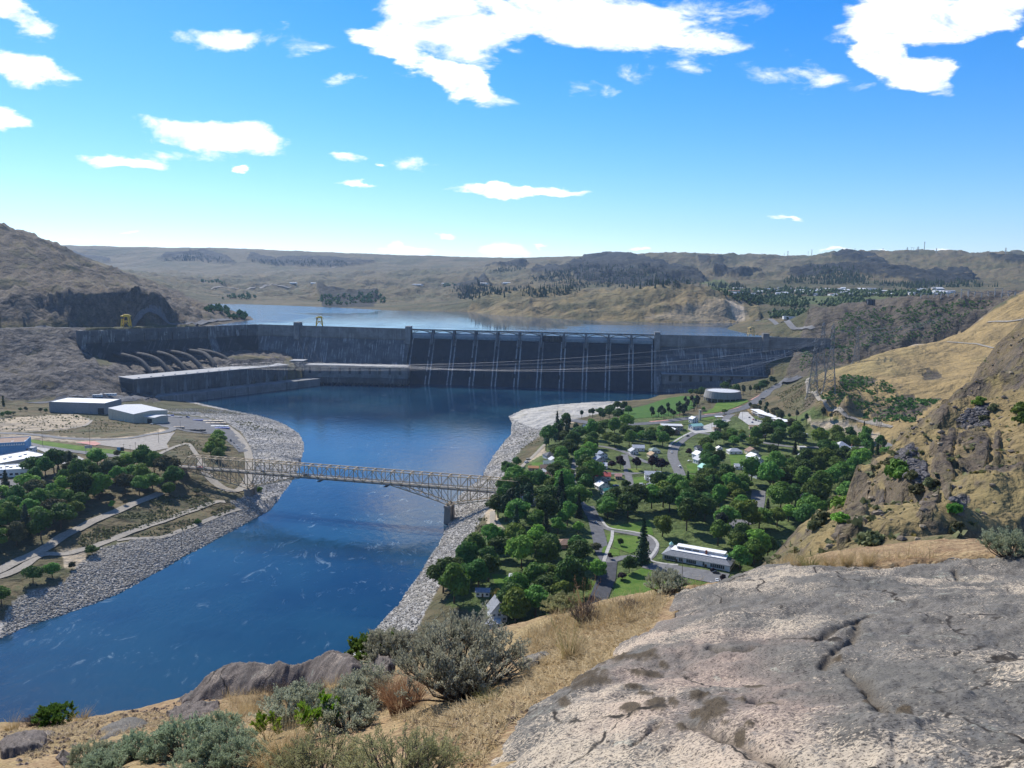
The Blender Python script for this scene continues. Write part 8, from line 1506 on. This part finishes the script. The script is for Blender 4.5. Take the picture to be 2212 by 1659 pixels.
def rock_mesh(name, poly, height, soft, na, nr, a0, a1, r0, r1, slab=False, rough=1.0, seed=0):
    x, y, f = fg_grid(na, nr, a0, a1, r0, r1); d = seg_dist(x, y, poly); i = in_poly(x, y, poly); d = np.where(i, d, -d); d = d+.10*fbm(x+seed, y, .7, 3)
    keep = d > -.06; z = fh(x, y); prof = 1-np.exp(-np.clip(d, 0, 9)/soft); hh = height*prof-.1*(d < .02)
    z = z+hh+rough*(.07*fbm(x+seed*3, y, 2.4, 4)+.035*fbm(x+seed, y, .5, 4, .55)+.012*fbm(x, y, .09, 3, .6))
    at = np.zeros((len(x), 3), np.float32)
    u, v, _ = proj(np.stack([x, y, z], 1))
    if slab:
        # foliation: shallow parallel ridges
        hp = .085*fbm(x+9, y*1.3, 1.9, 5, .45); st = .022; q = hp/st; fq = np.floor(q); z += .7*st*(fq+sstep(.6, 1., q-fq))+.3*hp+.004*fbm(x, y, .1, 3, .6)
        for c in CRACKS:
            q = [FP(a, b, .10)[:2] for a, b in c]; dd = seg_dist(x, y, q, False); w = .022+.026*np.clip(fbm(x, y, .5, 2)+.6, 0, 1.4); cr = np.exp(-(dd/w)**2); z -= .045*cr; at[:, 0] = np.maximum(at[:, 0], np.exp(-(dd/(w*1.0))**2)*.6)
        for (mx, my, rx, ry) in MOSS:
            (mu, mv), = S(17, (mx, my)); e = np.sqrt(((u-mu)/(rx*.3897*1.1))**2+((v-mv)/(ry*.3897*1.25))**2)+.55*fbm(x, y, .22, 3); m = 1-sstep(.7, 1.1, e); at[:, 0] = np.maximum(at[:, 0], m); z += .008*m*(1+fbm(x, y, .05, 2))
        at[:, 1] = np.maximum(at[:, 1], sstep(1.6, .6, np.sqrt(((u-1500)/210)**2+((v-1500)/130)**2)+.4*fbm(x, y, 1.2, 3)))            # pinkish granite
        at[:, 2] = np.clip(.2+.9*fbm(x, y, 1.6, 3)+sstep(1500, 1659, v)*.6+.55*sstep(1, .3, np.hypot((u-1990)/90, (v-1290)/25))+.7*sstep(1, .3, np.hypot((u-1430)/70, (v-1375)/28)), 0, 1)   # pale cream weathering
    V = np.stack([x, y, z], 1); kf = keep[f].all(1); f = f[kf]; used = np.unique(f); mp = np.full(len(x), -1); mp[used] = np.arange(len(used)); me = np_mesh(name, V[used], mp[f]); attr(me, 'za', at[used]); return me
def granite_material(name, base, pale, slab=True):
    t = NT(name); p = t.pos(); a = t.attr('za'); q = t.mapping(p, (1.0, 1.7, 1.5), (0, 0, 0), (0, 0, .3))
    fleck = t.noise(q, 34, 8, .74, .2); sp = t.noise(p, 130, 4, .75); mid = t.noise(p, 1.5, 5, .62); big = t.noise(p, .55, 4, .6); lich = t.noise(p, 5, 6, .72)
    w = t.math('ADD', t.math('ADD', fleck, t.math('MULTIPLY', t.math('SUBTRACT', mid, .5), .55)), t.math('MULTIPLY', t.math('SUBTRACT', a[2], .35), .16))
    col = t.mix(t.ramp(lich, .35, .65), tuple(c*.72 for c in base), tuple(c*1.2 for c in base)); col = t.mix(t.ramp(big, .42, .62, 0, .6), col, tuple(x*y for x, y in zip(base, (.80, .84, .86))))
    col = t.mix(t.ramp(w, .535, .58), col, pale); col = t.mix(t.math('MULTIPLY', a[1], t.ramp(mid, .3, .62, .0, .45)), col, (.44, .31, .24))
    col = t.mix(t.math('MULTIPLY', t.ramp(t.noise(p, 3.3, 6, .75), .55, .66, 0, .8), t.ramp(big, .6, .45)), col, (.135, .135, .13)); col = t.mix(t.ramp(t.noise(p, 2.4, 6, .7, .8), .61, .69, 0, .45), col, (.36, .38, .31))
    col = t.mix(t.ramp(t.noise(q, 48, 6, .76), .525, .57, 0, .9), col, (.042, .037, .033)); col = t.mix(t.ramp(sp, .60, .70, 0, .5), col, (.05, .045, .04))
    col = t.mix(t.math('MULTIPLY', a[0], t.ramp(sp, .3, .5, .7, 1)), col, t.mix(t.ramp(sp, .4, .6), (.028, .022, .016), (.11, .085, .055)))
    wp = t.n('ShaderNodeVectorMath', operation='MULTIPLY_ADD'); wn = t.n('ShaderNodeTexNoise'); t.set(wn.inputs['Vector'], p); wn.inputs['Scale'].default_value = 1.3; wn.inputs['Detail'].default_value = 6; t.set(wp.inputs[0], wn.outputs['Color']); wp.inputs[1].default_value = (.9, .9, .9); t.set(wp.inputs[2], p)
    ed = t.voro(t.mapping(wp.outputs[0], (.75, .5, .5), (0, 0, 0), (0, 0, .5)), 1.0, 'DISTANCE_TO_EDGE'); col = t.mix(t.math('MULTIPLY', t.ramp(ed, .014, .004), t.ramp(mid, .42, .55)), col, (.035, .03, .025))
    n = t.bump(fleck, .5, .012, t.bump(sp, .5, .005, t.bump(lich, .4, .02))); return t.fin(col, .92, n, .15)
M_GRAN = granite_material('granite', (.15, .138, .12), (.45, .375, .28)); M_GRAN_D = granite_material('dark_granite', (.15, .125, .11), (.42, .34, .26))
slab = link('rock_slab', rock_mesh('rock_slab', SLAB, .10, .35, 640, 430, -14, 56, 1.2, 17.5, True), None, M_GRAN); tag(slab, 'huge weathered grey and cream granite slab with dark moss patches and cracks', 'rock')
def patch(name, uv, height, soft, label, mat, n=110, rough=1.0, seed=1):
    pl = [tuple(FP(u, v)[:2]) for u, v in uv]; an = [math.degrees(math.atan2(x, y)) for x, y in pl]; rd = [math.hypot(x, y) for x, y in pl]; me = rock_mesh(name, pl, height, soft, n*2, n, min(an)-.6, max(an)+.6, min(rd)*.97, max(rd)*1.04, False, rough, seed); o = link(name, me, None, mat); tag(o, label, 'rock', 'rocks on the brow'); return o
patch('boulder', S(15, (850, 510), (1000, 465), (1150, 410), (1300, 370), (1480, 320), (1620, 290), (1740, 285), (1810, 330), (1800, 370), (1720, 415), (1600, 432), (1480, 425), (1300, 460), (1100, 490), (950, 520)), .85, .55, 'long rounded brown boulder on the brow overlooking the river', M_GRAN_D, 130, 1.4, 3)
patch('rock_ledge', S(15, (-20, 715), (130, 685), (250, 652), (265, 682), (200, 745), (60, 785), (-20, 800)), .13, .2, 'dark rock ledge in the lower corner by the picture edge', M_GRAN_D, 90, 1.6, 5)
patch('rock_ledge', S(15, (800, 575), (960, 535), (1080, 520), (1090, 545), (1020, 585), (900, 605)), .16, .16, 'dark rock ledge with pale lower edge between sage and boulder', M_GRAN_D, 90, 1.6, 7)
patch('rock_ledge', S(15, (480, 655), (600, 615), (720, 600), (740, 625), (640, 650), (520, 690)), .16, .2, 'pale flat rock in the dry grass above the sage row', M_GRAN, 70, 1.2, 9)
patch('rock', S(15, (275, 800), (300, 780), (345, 782), (355, 815), (320, 835), (280, 830)), .22, .1, 'small dark stone in the lower corner', M_GRAN_D, 60, 1.2, 11)
patch('rock_ledge', S(16, (1215, 640), (1200, 600), (1270, 545), (1350, 500), (1425, 515), (1400, 560), (1330, 600), (1260, 630)), .1, .15, 'low pale rock poking from the straw beside the big sagebrush', M_GRAN, 70, 1.0, 13)
patch('rock', S(16, (170, 935), (240, 880), (262, 892), (200, 950)), .1, .1, 'small pale stone beside the brown grass clump', M_GRAN, 50, 1.0, 15)
patch('rock_ledge', S(15, (1820, 330), (1900, 320), (1950, 350), (1900, 390), (1830, 380)), .35, .2, 'broken dark rock below the boulder, half behind brown grass', M_GRAN_D, 70, 2.0, 17)
# --- plants of the brow
def strip(V, F_, pts, w, side):
    k = len(V); n = len(pts)
    for i, p in enumerate(pts):
        ww = w*(1-.85*i/(n-1)); V.append(tuple(p-side*ww)); V.append(tuple(p+side*ww))
    for i in range(n-1): a = k+2*i; F_.append((a, a+1, a+3, a+2))
def grass_mesh(seed, n, h, spread, w, droop=.4, heads=False):
    rs = np.random.RandomState(seed); V, F_ = [], []
    for _ in range(n):
        a = rs.uniform(0, 6.28); r = spread*.25*math.sqrt(rs.uniform()); b = np.array([r*math.cos(a), r*math.sin(a), -.02]); L = h*rs.uniform(.5, 1.1); a2 = a+rs.normal(0, .6); o = np.array([math.cos(a2), math.sin(a2), 0])*spread*rs.uniform(.1, 1); s = np.array([-math.sin(a2+1.2), math.cos(a2+1.2), 0])
        pts = [b+o*t**1.6+np.array([0, 0, L*(t-droop*t*t*rs.uniform(.3, 1))]) for t in (0, .35, .7, 1)]; strip(V, F_, pts, w*rs.uniform(.6, 1.3), s)
        if heads and rs.uniform() < .5:
            for q in range(4): c = pts[3]-(pts[3]-pts[2])*.2*q; strip(V, F_, [c, c+np.array([rs.normal(0, .02), rs.normal(0, .02), .03])], w*2, s)
    return np_mesh('blades', V, F_, False)
def straw_mat(name, a, b):
    t = NT(name); r = t.rand(); p = t.obj(); n = t.noise(p, 9, 2); col = t.mix(t.ramp(n, .3, .7), a, b); t.set(t.b.inputs['Base Color'], col); t.b.inputs['Roughness'].default_value = .7
    tr = t.n('ShaderNodeBsdfTranslucent'); t.set(tr.inputs[0], col); mx = t.n('ShaderNodeMixShader'); mx.inputs[0].default_value = .3; t.t.links.new(t.b.outputs[0], mx.inputs[1]); t.t.links.new(tr.outputs[0], mx.inputs[2]); t.t.links.new(mx.outputs[0], t.out.inputs[0]); return t.m
STRAW = {'straw': straw_mat('straw', (.38, .27, .12), (.55, .43, .24)), 'brown': straw_mat('brown_grass', (.22, .11, .06), (.36, .22, .12)), 'greenish': straw_mat('greenish_grass', (.20, .20, .07), (.34, .31, .13))}
M_TWIG = paint('sage_bark', (.13, .10, .08), .95, .2, 8)
FGLEAF = {'sage': leaf_material('sage_leaf', (.235, .245, .165), (.45, .455, .325), .42, .1), 'sagegreen': leaf_material('sage_leaf_green', (.20, .25, .15), (.40, .45, .29), .42, .1), 'olivesage': leaf_material('sage_leaf_olive', (.23, .24, .11), (.43, .42, .20), .42, .1), 'lush': leaf_material('lush_leaf', (.10, .22, .015), (.24, .38, .04), .35, .1), 'green': leaf_material('bush_leaf', (.06, .14, .02), (.14, .24, .05), .3, .1), 'twig': leaf_material('dry_leaf', (.14, .10, .075), (.24, .18, .13), .1, .1)}
def sage_mesh(seed, R, Hh, nst, nleaf, ll=.028, lw=.0075, bare=.35, flat=1.0):
    """stems fan out of a woody base, fork twice and end in upright plumes of narrow leaves"""
    rs = np.random.RandomState(seed); tw = MB(); tips = []
    for k in range(nst):
        a = rs.uniform(0, 6.28); f = math.sqrt(rs.uniform(0.02, 1)); e = np.array([R*f*math.cos(a), R*f*math.sin(a), Hh*(1-.52*f**2.2)*rs.uniform(.72, 1.05)]); m = e*np.array([.55, .55, .42])+rs.normal(0, .05*R, 3); m[2] = abs(m[2])
        b = np.array([e[0]*.08, e[1]*.08, -.04]); m2 = (m+e)/2+rs.normal(0, .03*R, 3); tw.tube([b, m*.6+b*.4, m, m2, e], [.016*R+.004, .012*R+.003, .009*R+.002, .005*R+.002, .002], 4, False)
        tips.append((m2, e))
        for q in range(3):
            s0 = m+(e-m)*rs.uniform(.15, .8); d = np.array([rs.normal(0, .16*R), rs.normal(0, .16*R), Hh*rs.uniform(.10, .26)]); tw.tube([s0, s0+d*.5+rs.normal(0, .015, 3), s0+d], [.005*R+.0015, .003*R+.001, .001], 3, False); tips.append((s0+d*.2, s0+d))
    n = nleaf; T = np.array([t for t in tips]); i = rs.randint(0, len(T), n); f = rs.uniform(0, 1, n)[:, None]**.7; P0 = T[i, 0]+(T[i, 1]-T[i, 0])*f; ax = T[i, 1]-T[i, 0]; ax /= np.linalg.norm(ax, axis=1, keepdims=True)+1e-6
    D = ax*.9+rs.normal(0, .5, (n, 3))+np.array([0, 0, .35]); D /= np.linalg.norm(D, axis=1, keepdims=True); sd = np.cross(D, rs.normal(0, 1, (n, 3))); sd /= np.linalg.norm(sd, axis=1, keepdims=True)+1e-6; L = (ll*rs.uniform(.6, 1.5, n))[:, None]; w = (lw*rs.uniform(.7, 1.4, n))[:, None]; P0 = P0+rs.normal(0, .012, (n, 3))
    V = np.stack([P0-sd*w*.4, P0+D*L*.6+sd*w, P0+D*L, P0+D*L*.6-sd*w], 1).reshape(-1, 3); me = np_mesh('foliage', V, np.arange(4*n).reshape(n, 4), False); return me, tw.mesh('stems', M_TWIG, True)
_pl = {}
def plant(key, builder, mats, u, v, s, label, name, cat, group=None, rz=None, sz=None, pos=None):
    if key not in _pl: _pl[key] = builder()
    p = FP(u, v) if pos is None else pos; root = empty(name, (p[0], p[1], p[2]-.015), rz if rz is not None else rnd.uniform(0, 6.28), label, cat, group); root.scale = (s, s, sz or s); res = _pl[key]; res = res if isinstance(res, tuple) else (res,)
    for k, me in enumerate(res):
        m2 = me
        if not me.materials or me.materials[0] != mats[k]:
            kk = (key, k, mats[k].name)
            if kk not in _pl: c = me.copy(); c.materials.clear(); c.materials.append(mats[k]); _pl[kk] = c
            m2 = _pl[kk]
        link(('foliage', 'stems')[k] if len(res) == 2 else 'blades', m2, root)
    return root
sgA = lambda: sage_mesh(1, .88, 1.02, 120, 26000, .032, .0065); sgB = lambda: sage_mesh(2, .5, .55, 60, 11000, .026, .006); sgC = lambda: sage_mesh(3, .5, .48, 60, 11000, .026, .006); sgD = lambda: sage_mesh(6, .95, .8, 120, 24000, .026, .0052)
SG = (FGLEAF['sage'], M_TWIG); SGG = (FGLEAF['sagegreen'], M_TWIG); SGO = (FGLEAF['olivesage'], M_TWIG)
plant('A', sgA, SG, 1000, 1505, .86, 'biggest silvery sagebrush with dark twiggy base in the middle of the brow', 'sagebrush', 'bush', 'sagebrush of the brow')
plant('D', sgD, SGO, 860, 1735, .52, 'wide olive sagebrush cut by the lower picture edge', 'sagebrush', 'bush', 'sagebrush of the brow')
plant('D', sgD, SGO, 690, 1715, .5, 'olive sagebrush beside the straw clump at the lower edge', 'sagebrush', 'bush', 'sagebrush of the brow', 2.0)
for i, (x, y, s, k, m, lab) in enumerate(((455, 790, .95, 'B', SGG, 'first green grey sage in the row at the lower edge'), (560, 770, .8, 'C', SGG, 'second sage in the row, low and round'), (650, 760, .95, 'B', SGG, 'third sage in the row, beside the dark hollow'), (780, 770, .75, 'C', SGG, 'small sage between the third and the tallest in the row'), (900, 745, 1.35, 'B', SGG, 'tallest sage of the row with dark stems'), (1085, 640, 1.0, 'C', SGG, 'upright sage behind the tallest of the row'), (1120, 770, 1.15, 'B', SGG, 'round pale sage at the end of the row'), (1190, 810, 1.0, 'C', SGG, 'last sage of the row beside the straw clump'), (960, 815, .9, 'C', SGG, 'low sage in front of the tallest of the row'), (500, 830, .9, 'C', SGG, 'low sage in front of the first of the row'))): plant(k, (sgB if k == 'B' else sgC), m, *S(15, (x, y+28))[0], s*.62, lab, 'sagebrush', 'bush', 'sagebrush of the brow')
plant('B', sgB, SG, *S(15, (1800, 530))[0], .9, 'pale sage left of the brown grass clump'.replace('left of', 'beside'), 'sagebrush', 'bush', 'sagebrush of the brow'); plant('C', sgC, SG, *S(15, (1440, 590))[0], .95, 'small grey sage between the two bright green plants', 'sagebrush', 'bush', 'sagebrush of the brow'); plant('C', sgC, SG, *S(15, (1700, 640))[0], .8, 'grey sage behind the olive bushes', 'sagebrush', 'bush', 'sagebrush of the brow'); plant('B', sgB, SG, *S(15, (1930, 300))[0], 1.1, 'sage rising behind the boulder end', 'sagebrush', 'bush', 'sagebrush of the brow')
plant('B', sgB, SG, *S(13, (1325, 600))[0], .95, 'silver sage standing before the near lawn', 'sagebrush', 'bush', 'sagebrush of the brow'); plant('C', sgC, SG, *S(13, (1525, 585))[0], .75, 'smaller silver sage on the brow before the near lawn', 'sagebrush', 'bush', 'sagebrush of the brow'); plant('C', sgC, SGG, *S(17, (2140, 48))[0], .9, 'low green grey sage at the far rim of the slab', 'sagebrush', 'bush', 'sagebrush of the brow'); plant('C', sgC, SGO, *S(13, (860, 715))[0], .7, 'olive sage beside the tall white house roof', 'sagebrush', 'bush', 'sagebrush of the brow')
lush = lambda: sage_mesh(4, .34, .6, 10, 900, .075, .022, .3); bush = lambda: sage_mesh(5, .6, .55, 50, 7000, .05, .018); twigs = lambda: sage_mesh(7, .5, .45, 70, 1800, .02, .004)
plant('lush', lush, (FGLEAF['lush'], M_TWIG), *S(15, (1310, 690))[0], .55, 'bright yellow green leafy sprout, the smaller', 'leafy_sprout', 'plant', 'leafy sprouts'); plant('lush', lush, (FGLEAF['lush'], M_TWIG), *S(15, (1580, 670))[0], .75, 'bright yellow green leafy sprout, the taller', 'leafy_sprout', 'plant', 'leafy sprouts'); plant('lush', lush, (FGLEAF['lush'], M_TWIG), *S(15, (1500, 620))[0], .4, 'little green sprout between the two bright ones', 'leafy_sprout', 'plant', 'leafy sprouts'); plant('lush', lush, (FGLEAF['green'], M_TWIG), *S(13, (1608, 575))[0], .3, 'thin green weed on the brow before the lawn', 'weed', 'plant')
plant('bush', bush, (FGLEAF['green'], M_TWIG), *S(16, (185, 590))[0], .95, 'fresh green bush behind the big sagebrush above the river', 'green_bush', 'bush'); plant('bush', bush, (FGLEAF['green'], M_TWIG), *S(15, (270, 612))[0], .75, 'dark green bush on the brow rim above the water', 'green_bush', 'bush'); plant('twigs', twigs, (FGLEAF['twig'], M_TWIG), *S(15, (165, 622))[0], .6, 'dry twiggy bush next to the dark green one', 'dry_bush', 'bush', 'dry bushes'); plant('twigs', twigs, (FGLEAF['twig'], M_TWIG), *S(15, (1365, 525))[0], .8, 'purple brown dry bush under the boulder', 'dry_bush', 'bush', 'dry bushes'); plant('twigs', twigs, (FGLEAF['twig'], M_TWIG), *S(15, (1500, 520))[0], .8, 'second dry bush under the boulder', 'dry_bush', 'bush', 'dry bushes'); plant('twigs', twigs, (FGLEAF['twig'], M_TWIG), *S(16, (1905, 245))[0], .42, 'brown twig tuft on the straw slope', 'dry_bush', 'bush', 'dry bushes'); plant('twigs', twigs, (FGLEAF['twig'], M_TWIG), *S(16, (1600, 330))[0], .5, 'tall brown weeds at the straw rim', 'dry_bush', 'bush', 'dry bushes', sz=.8)
gA = lambda: grass_mesh(1, 260, .55, .35, .0028, .35); gB = lambda: grass_mesh(2, 170, .4, .3, .0028, .5); gC = lambda: grass_mesh(3, 60, .6, .22, .0022, .2, True)
GT = [(16, 330, 930, 'A', 'brown', 1.1, 'brown grass clump in front of the big sagebrush'), (16, 420, 880, 'A', 'brown', 1.0, 'second brown grass clump hugging the sagebrush'), (16, 270, 870, 'A', 'brown', .85, 'brown grass clump at the slope edge'), (16, 1510, 585, 'A', 'straw', .8, 'standing straw tuft on the slope above the slab'), (16, 1480, 590, 'C', 'greenish', 1.0, 'thin seed stalks in the standing straw tuft'), (16, 945, 890, 'B', 'greenish', .8, 'greenish tuft at the foot of the big sagebrush'), (16, 1590, 300, 'C', 'brown', 1.1, 'tall seed grass on the straw rim'), (16, 1420, 300, 'B', 'straw', .7, 'straw tuft at the rim by the near trees'), (15, 1400, 800, 'A', 'straw', 1.1, 'yellow straw clump between sage and olive bush'), (15, 1330, 830, 'B', 'straw', 1.1, 'low straw clump at the lower edge'), (15, 1450, 740, 'B', 'straw', 1.0, 'loose straw clump behind the yellow one'), (17, 1020, 100, 'B', 'greenish', 1.1, 'pale grass tuft on the far rim of the slab'), (17, 950, 105, 'A', 'straw', .7, 'straw tuft beside the pale grass on the rim'), (17, 1130, 95, 'B', 'straw', .9, 'straw tuft on the rim, middle'), (17, 1230, 85, 'A', 'straw', .65, 'straw tuft on the rim below the bright bush'), (17, 1350, 75, 'B', 'straw', .9, 'straw tuft on the rim below the rock ribs'), (17, 740, 128, 'B', 'straw', .8, 'small straw tuft at the corner of the slab rim'), (17, 400, 222, 'B', 'brown', .6, 'brown tuft where slab and lawn meet'), (13, 1715, 580, 'C', 'straw', .5, 'thin stalks on the slab before the car park'), (15, 60, 640, 'B', 'straw', 1.2, 'dry tuft at the picture edge above the ledge'), (15, 400, 600, 'B', 'straw', 1.2, 'dry tuft near the dark green bush'), (15, 1250, 560, 'B', 'straw', 1.2, 'dry tuft below the boulder'), (15, 1170, 590, 'B', 'straw', 1.0, 'second dry tuft below the boulder'), (15, 1640, 470, 'A', 'straw', .8, 'straw along the boulder foot'), (15, 1730, 450, 'A', 'brown', .7, 'brown straw by the boulder end'), (13, 1000, 640, 'C', 'straw', .9, 'tall pale stalks before the near tree'), (13, 1060, 620, 'C', 'straw', .8, 'pale stalks before the dark asphalt'), (13, 1450, 600, 'C', 'greenish', .7, 'greenish stalks before the near lawn')]
for sh, x, y, k, m, s, lab in GT: plant('g'+k, {'A': gA, 'B': gB, 'C': gC}[k], (STRAW[m],), *S(sh, (x, y))[0], s, lab, 'grass_tuft', 'grass tuft', 'grass tufts of the brow')
def litter(name, poly_list, L, w, mat, seed, flat=.25, lift=.01):
    rs = np.random.RandomState(seed); Vs = []
    for poly, n in poly_list:
        pl = [tuple(FP(u, v)[:2]) for u, v in poly]; xs = [p[0] for p in pl]; ys = [p[1] for p in pl]; x = rs.uniform(min(xs), max(xs), n*4); y = rs.uniform(min(ys), max(ys), n*4); m = in_poly(x, y, pl); x, y = x[m][:n], y[m][:n]; n_ = len(x); z = fh(x, y)+.05*fbm(x, y, .9, 4)+.02*fbm(x, y, .16, 3)+lift
        a = rs.uniform(0, 6.28, n_); el = np.abs(rs.normal(0, flat, n_)); l = L*rs.uniform(.4, 1.3, n_); d = np.stack([np.cos(a)*np.cos(el), np.sin(a)*np.cos(el), np.sin(el)], 1)*l[:, None]; P0 = np.stack([x, y, z], 1); s = np.stack([-np.sin(a), np.cos(a), rs.normal(0, .5, n_)], 1)*(w*rs.uniform(.6, 1.5, n_))[:, None]; mid = P0+d*.5+np.stack([np.zeros(n_), np.zeros(n_), l*.06], 1)
        Vs.append(np.stack([P0-s, P0+s, mid+s, mid-s, mid-s, mid+s, P0+d+s*.3, P0+d-s*.3], 1).reshape(-1, 3))
    V = np.concatenate(Vs); o = link(name, np_mesh(name, V, np.arange(len(V)).reshape(-1, 4), False), None, mat); o['kind'] = 'stuff'
litter('straw_litter', [(S(16, (1180, 420), (1450, 300), (2180, 150), (2100, 280), (2000, 410), (1790, 510), (1750, 620), (1600, 715), (1400, 790), (1250, 870), (1000, 860), (1200, 700)), 19000), (S(16, (250, 980), (900, 870), (1250, 880), (1050, 1080), (900, 1300), (650, 1300), (400, 1000)), 5000), (S(15, (40, 650), (440, 590), (900, 480), (1300, 470), (1500, 470), (1700, 440), (1600, 560), (1200, 640), (800, 640), (400, 700), (100, 820)), 16000)], .11, .0022, STRAW['straw'], 3)
litter('upright_straw', [(S(16, (1180, 420), (1450, 300), (2180, 150), (2100, 240), (1900, 330), (1500, 420), (1250, 560)), 3000), (S(15, (1080, 480), (1300, 465), (1500, 455), (1700, 435), (1650, 520), (1200, 560)), 2500), (S(17, (700, 118), (860, 88), (1000, 98), (1200, 76), (1500, 46), (1750, 24), (1750, 40), (1200, 100), (850, 112)), 2600)], .2, .002, STRAW['straw'], 5, 1.0)
# loose twigs and stones on the bare path
def pebbles(name, poly, n, smin, smax, mat, seed):
    rs = np.random.RandomState(seed); pl = [tuple(FP(u, v)[:2]) for u, v in poly]; xs = [p[0] for p in pl]; ys = [p[1] for p in pl]; x = rs.uniform(min(xs), max(xs), n*4); y = rs.uniform(min(ys), max(ys), n*4); m = in_poly(x, y, pl); x, y = x[m][:n], y[m][:n]; k = len(x); z = fh(x, y)+.05*fbm(x, y, .9, 4)+.02*fbm(x, y, .16, 3)
    oc = np.array([(1, 0, 0), (-1, 0, 0), (0, 1, 0), (0, -1, 0), (0, 0, .7), (0, 0, -.7)], float); F0 = np.array([(0, 2, 4), (2, 1, 4), (1, 3, 4), (3, 0, 4), (2, 0, 5), (1, 2, 5), (3, 1, 5), (0, 3, 5)]); s = smin+(smax-smin)*rs.uniform(0, 1, k)**3
    V = oc[None]*(1+rs.uniform(-.35, .35, (k, 6, 3)))*s[:, None, None]+np.stack([x, y, z+s*.2], 1)[:, None]; me = np_mesh(name, V.reshape(-1, 3), (F0[None]+(np.arange(k)*6)[:, None, None]).reshape(-1, 3), False); attr(me, 'za', np.repeat(np.stack([rs.uniform(0, 1, k)]*3, 1), 6, 0)); o = link(name, me, None, mat); o['kind'] = 'stuff'
pebbles('path_gravel', S(16, (250, 980), (900, 870), (1250, 880), (1050, 1080), (900, 1300), (650, 1300), (400, 1000)), 900, .006, .035, stone_mat('path_stone', (.10, .065, .045), (.34, .24, .16), (.2, .14, .1)), 3); pebbles('brow_gravel', S(15, (0, 660), (440, 590), (900, 500), (1100, 500), (900, 600), (400, 700), (100, 826)), 2200, .01, .06, stone_mat('brow_stone', (.12, .085, .06), (.36, .27, .19), (.08, .06, .05)), 4)

# ------------------------------------------------------------------ the air between here and the far hills
def haze():
    x0, x1, y0, y1, z0, z1 = -11500, 11500, -60, 14500, -30, 1250
    o = MB().box(((x0+x1)/2, (y0+y1)/2, (z0+z1)/2), (x1-x0, y1-y0, z1-z0)).build('haze', None); m = bpy.data.materials.new('air'); m.use_nodes = True; nt = m.node_tree; nt.nodes.clear(); out = nt.nodes.new('ShaderNodeOutputMaterial'); v = nt.nodes.new('ShaderNodeVolumePrincipled')
    v.inputs['Color'].default_value = (.50, .70, 1.0, 1); v.inputs['Density'].default_value = HAZE_D; v.inputs['Anisotropy'].default_value = .2; nt.links.new(v.outputs[0], out.inputs['Volume']); o.data.materials.append(m); o['kind'] = 'stuff'
HAZE_D = 2.8e-5
haze()
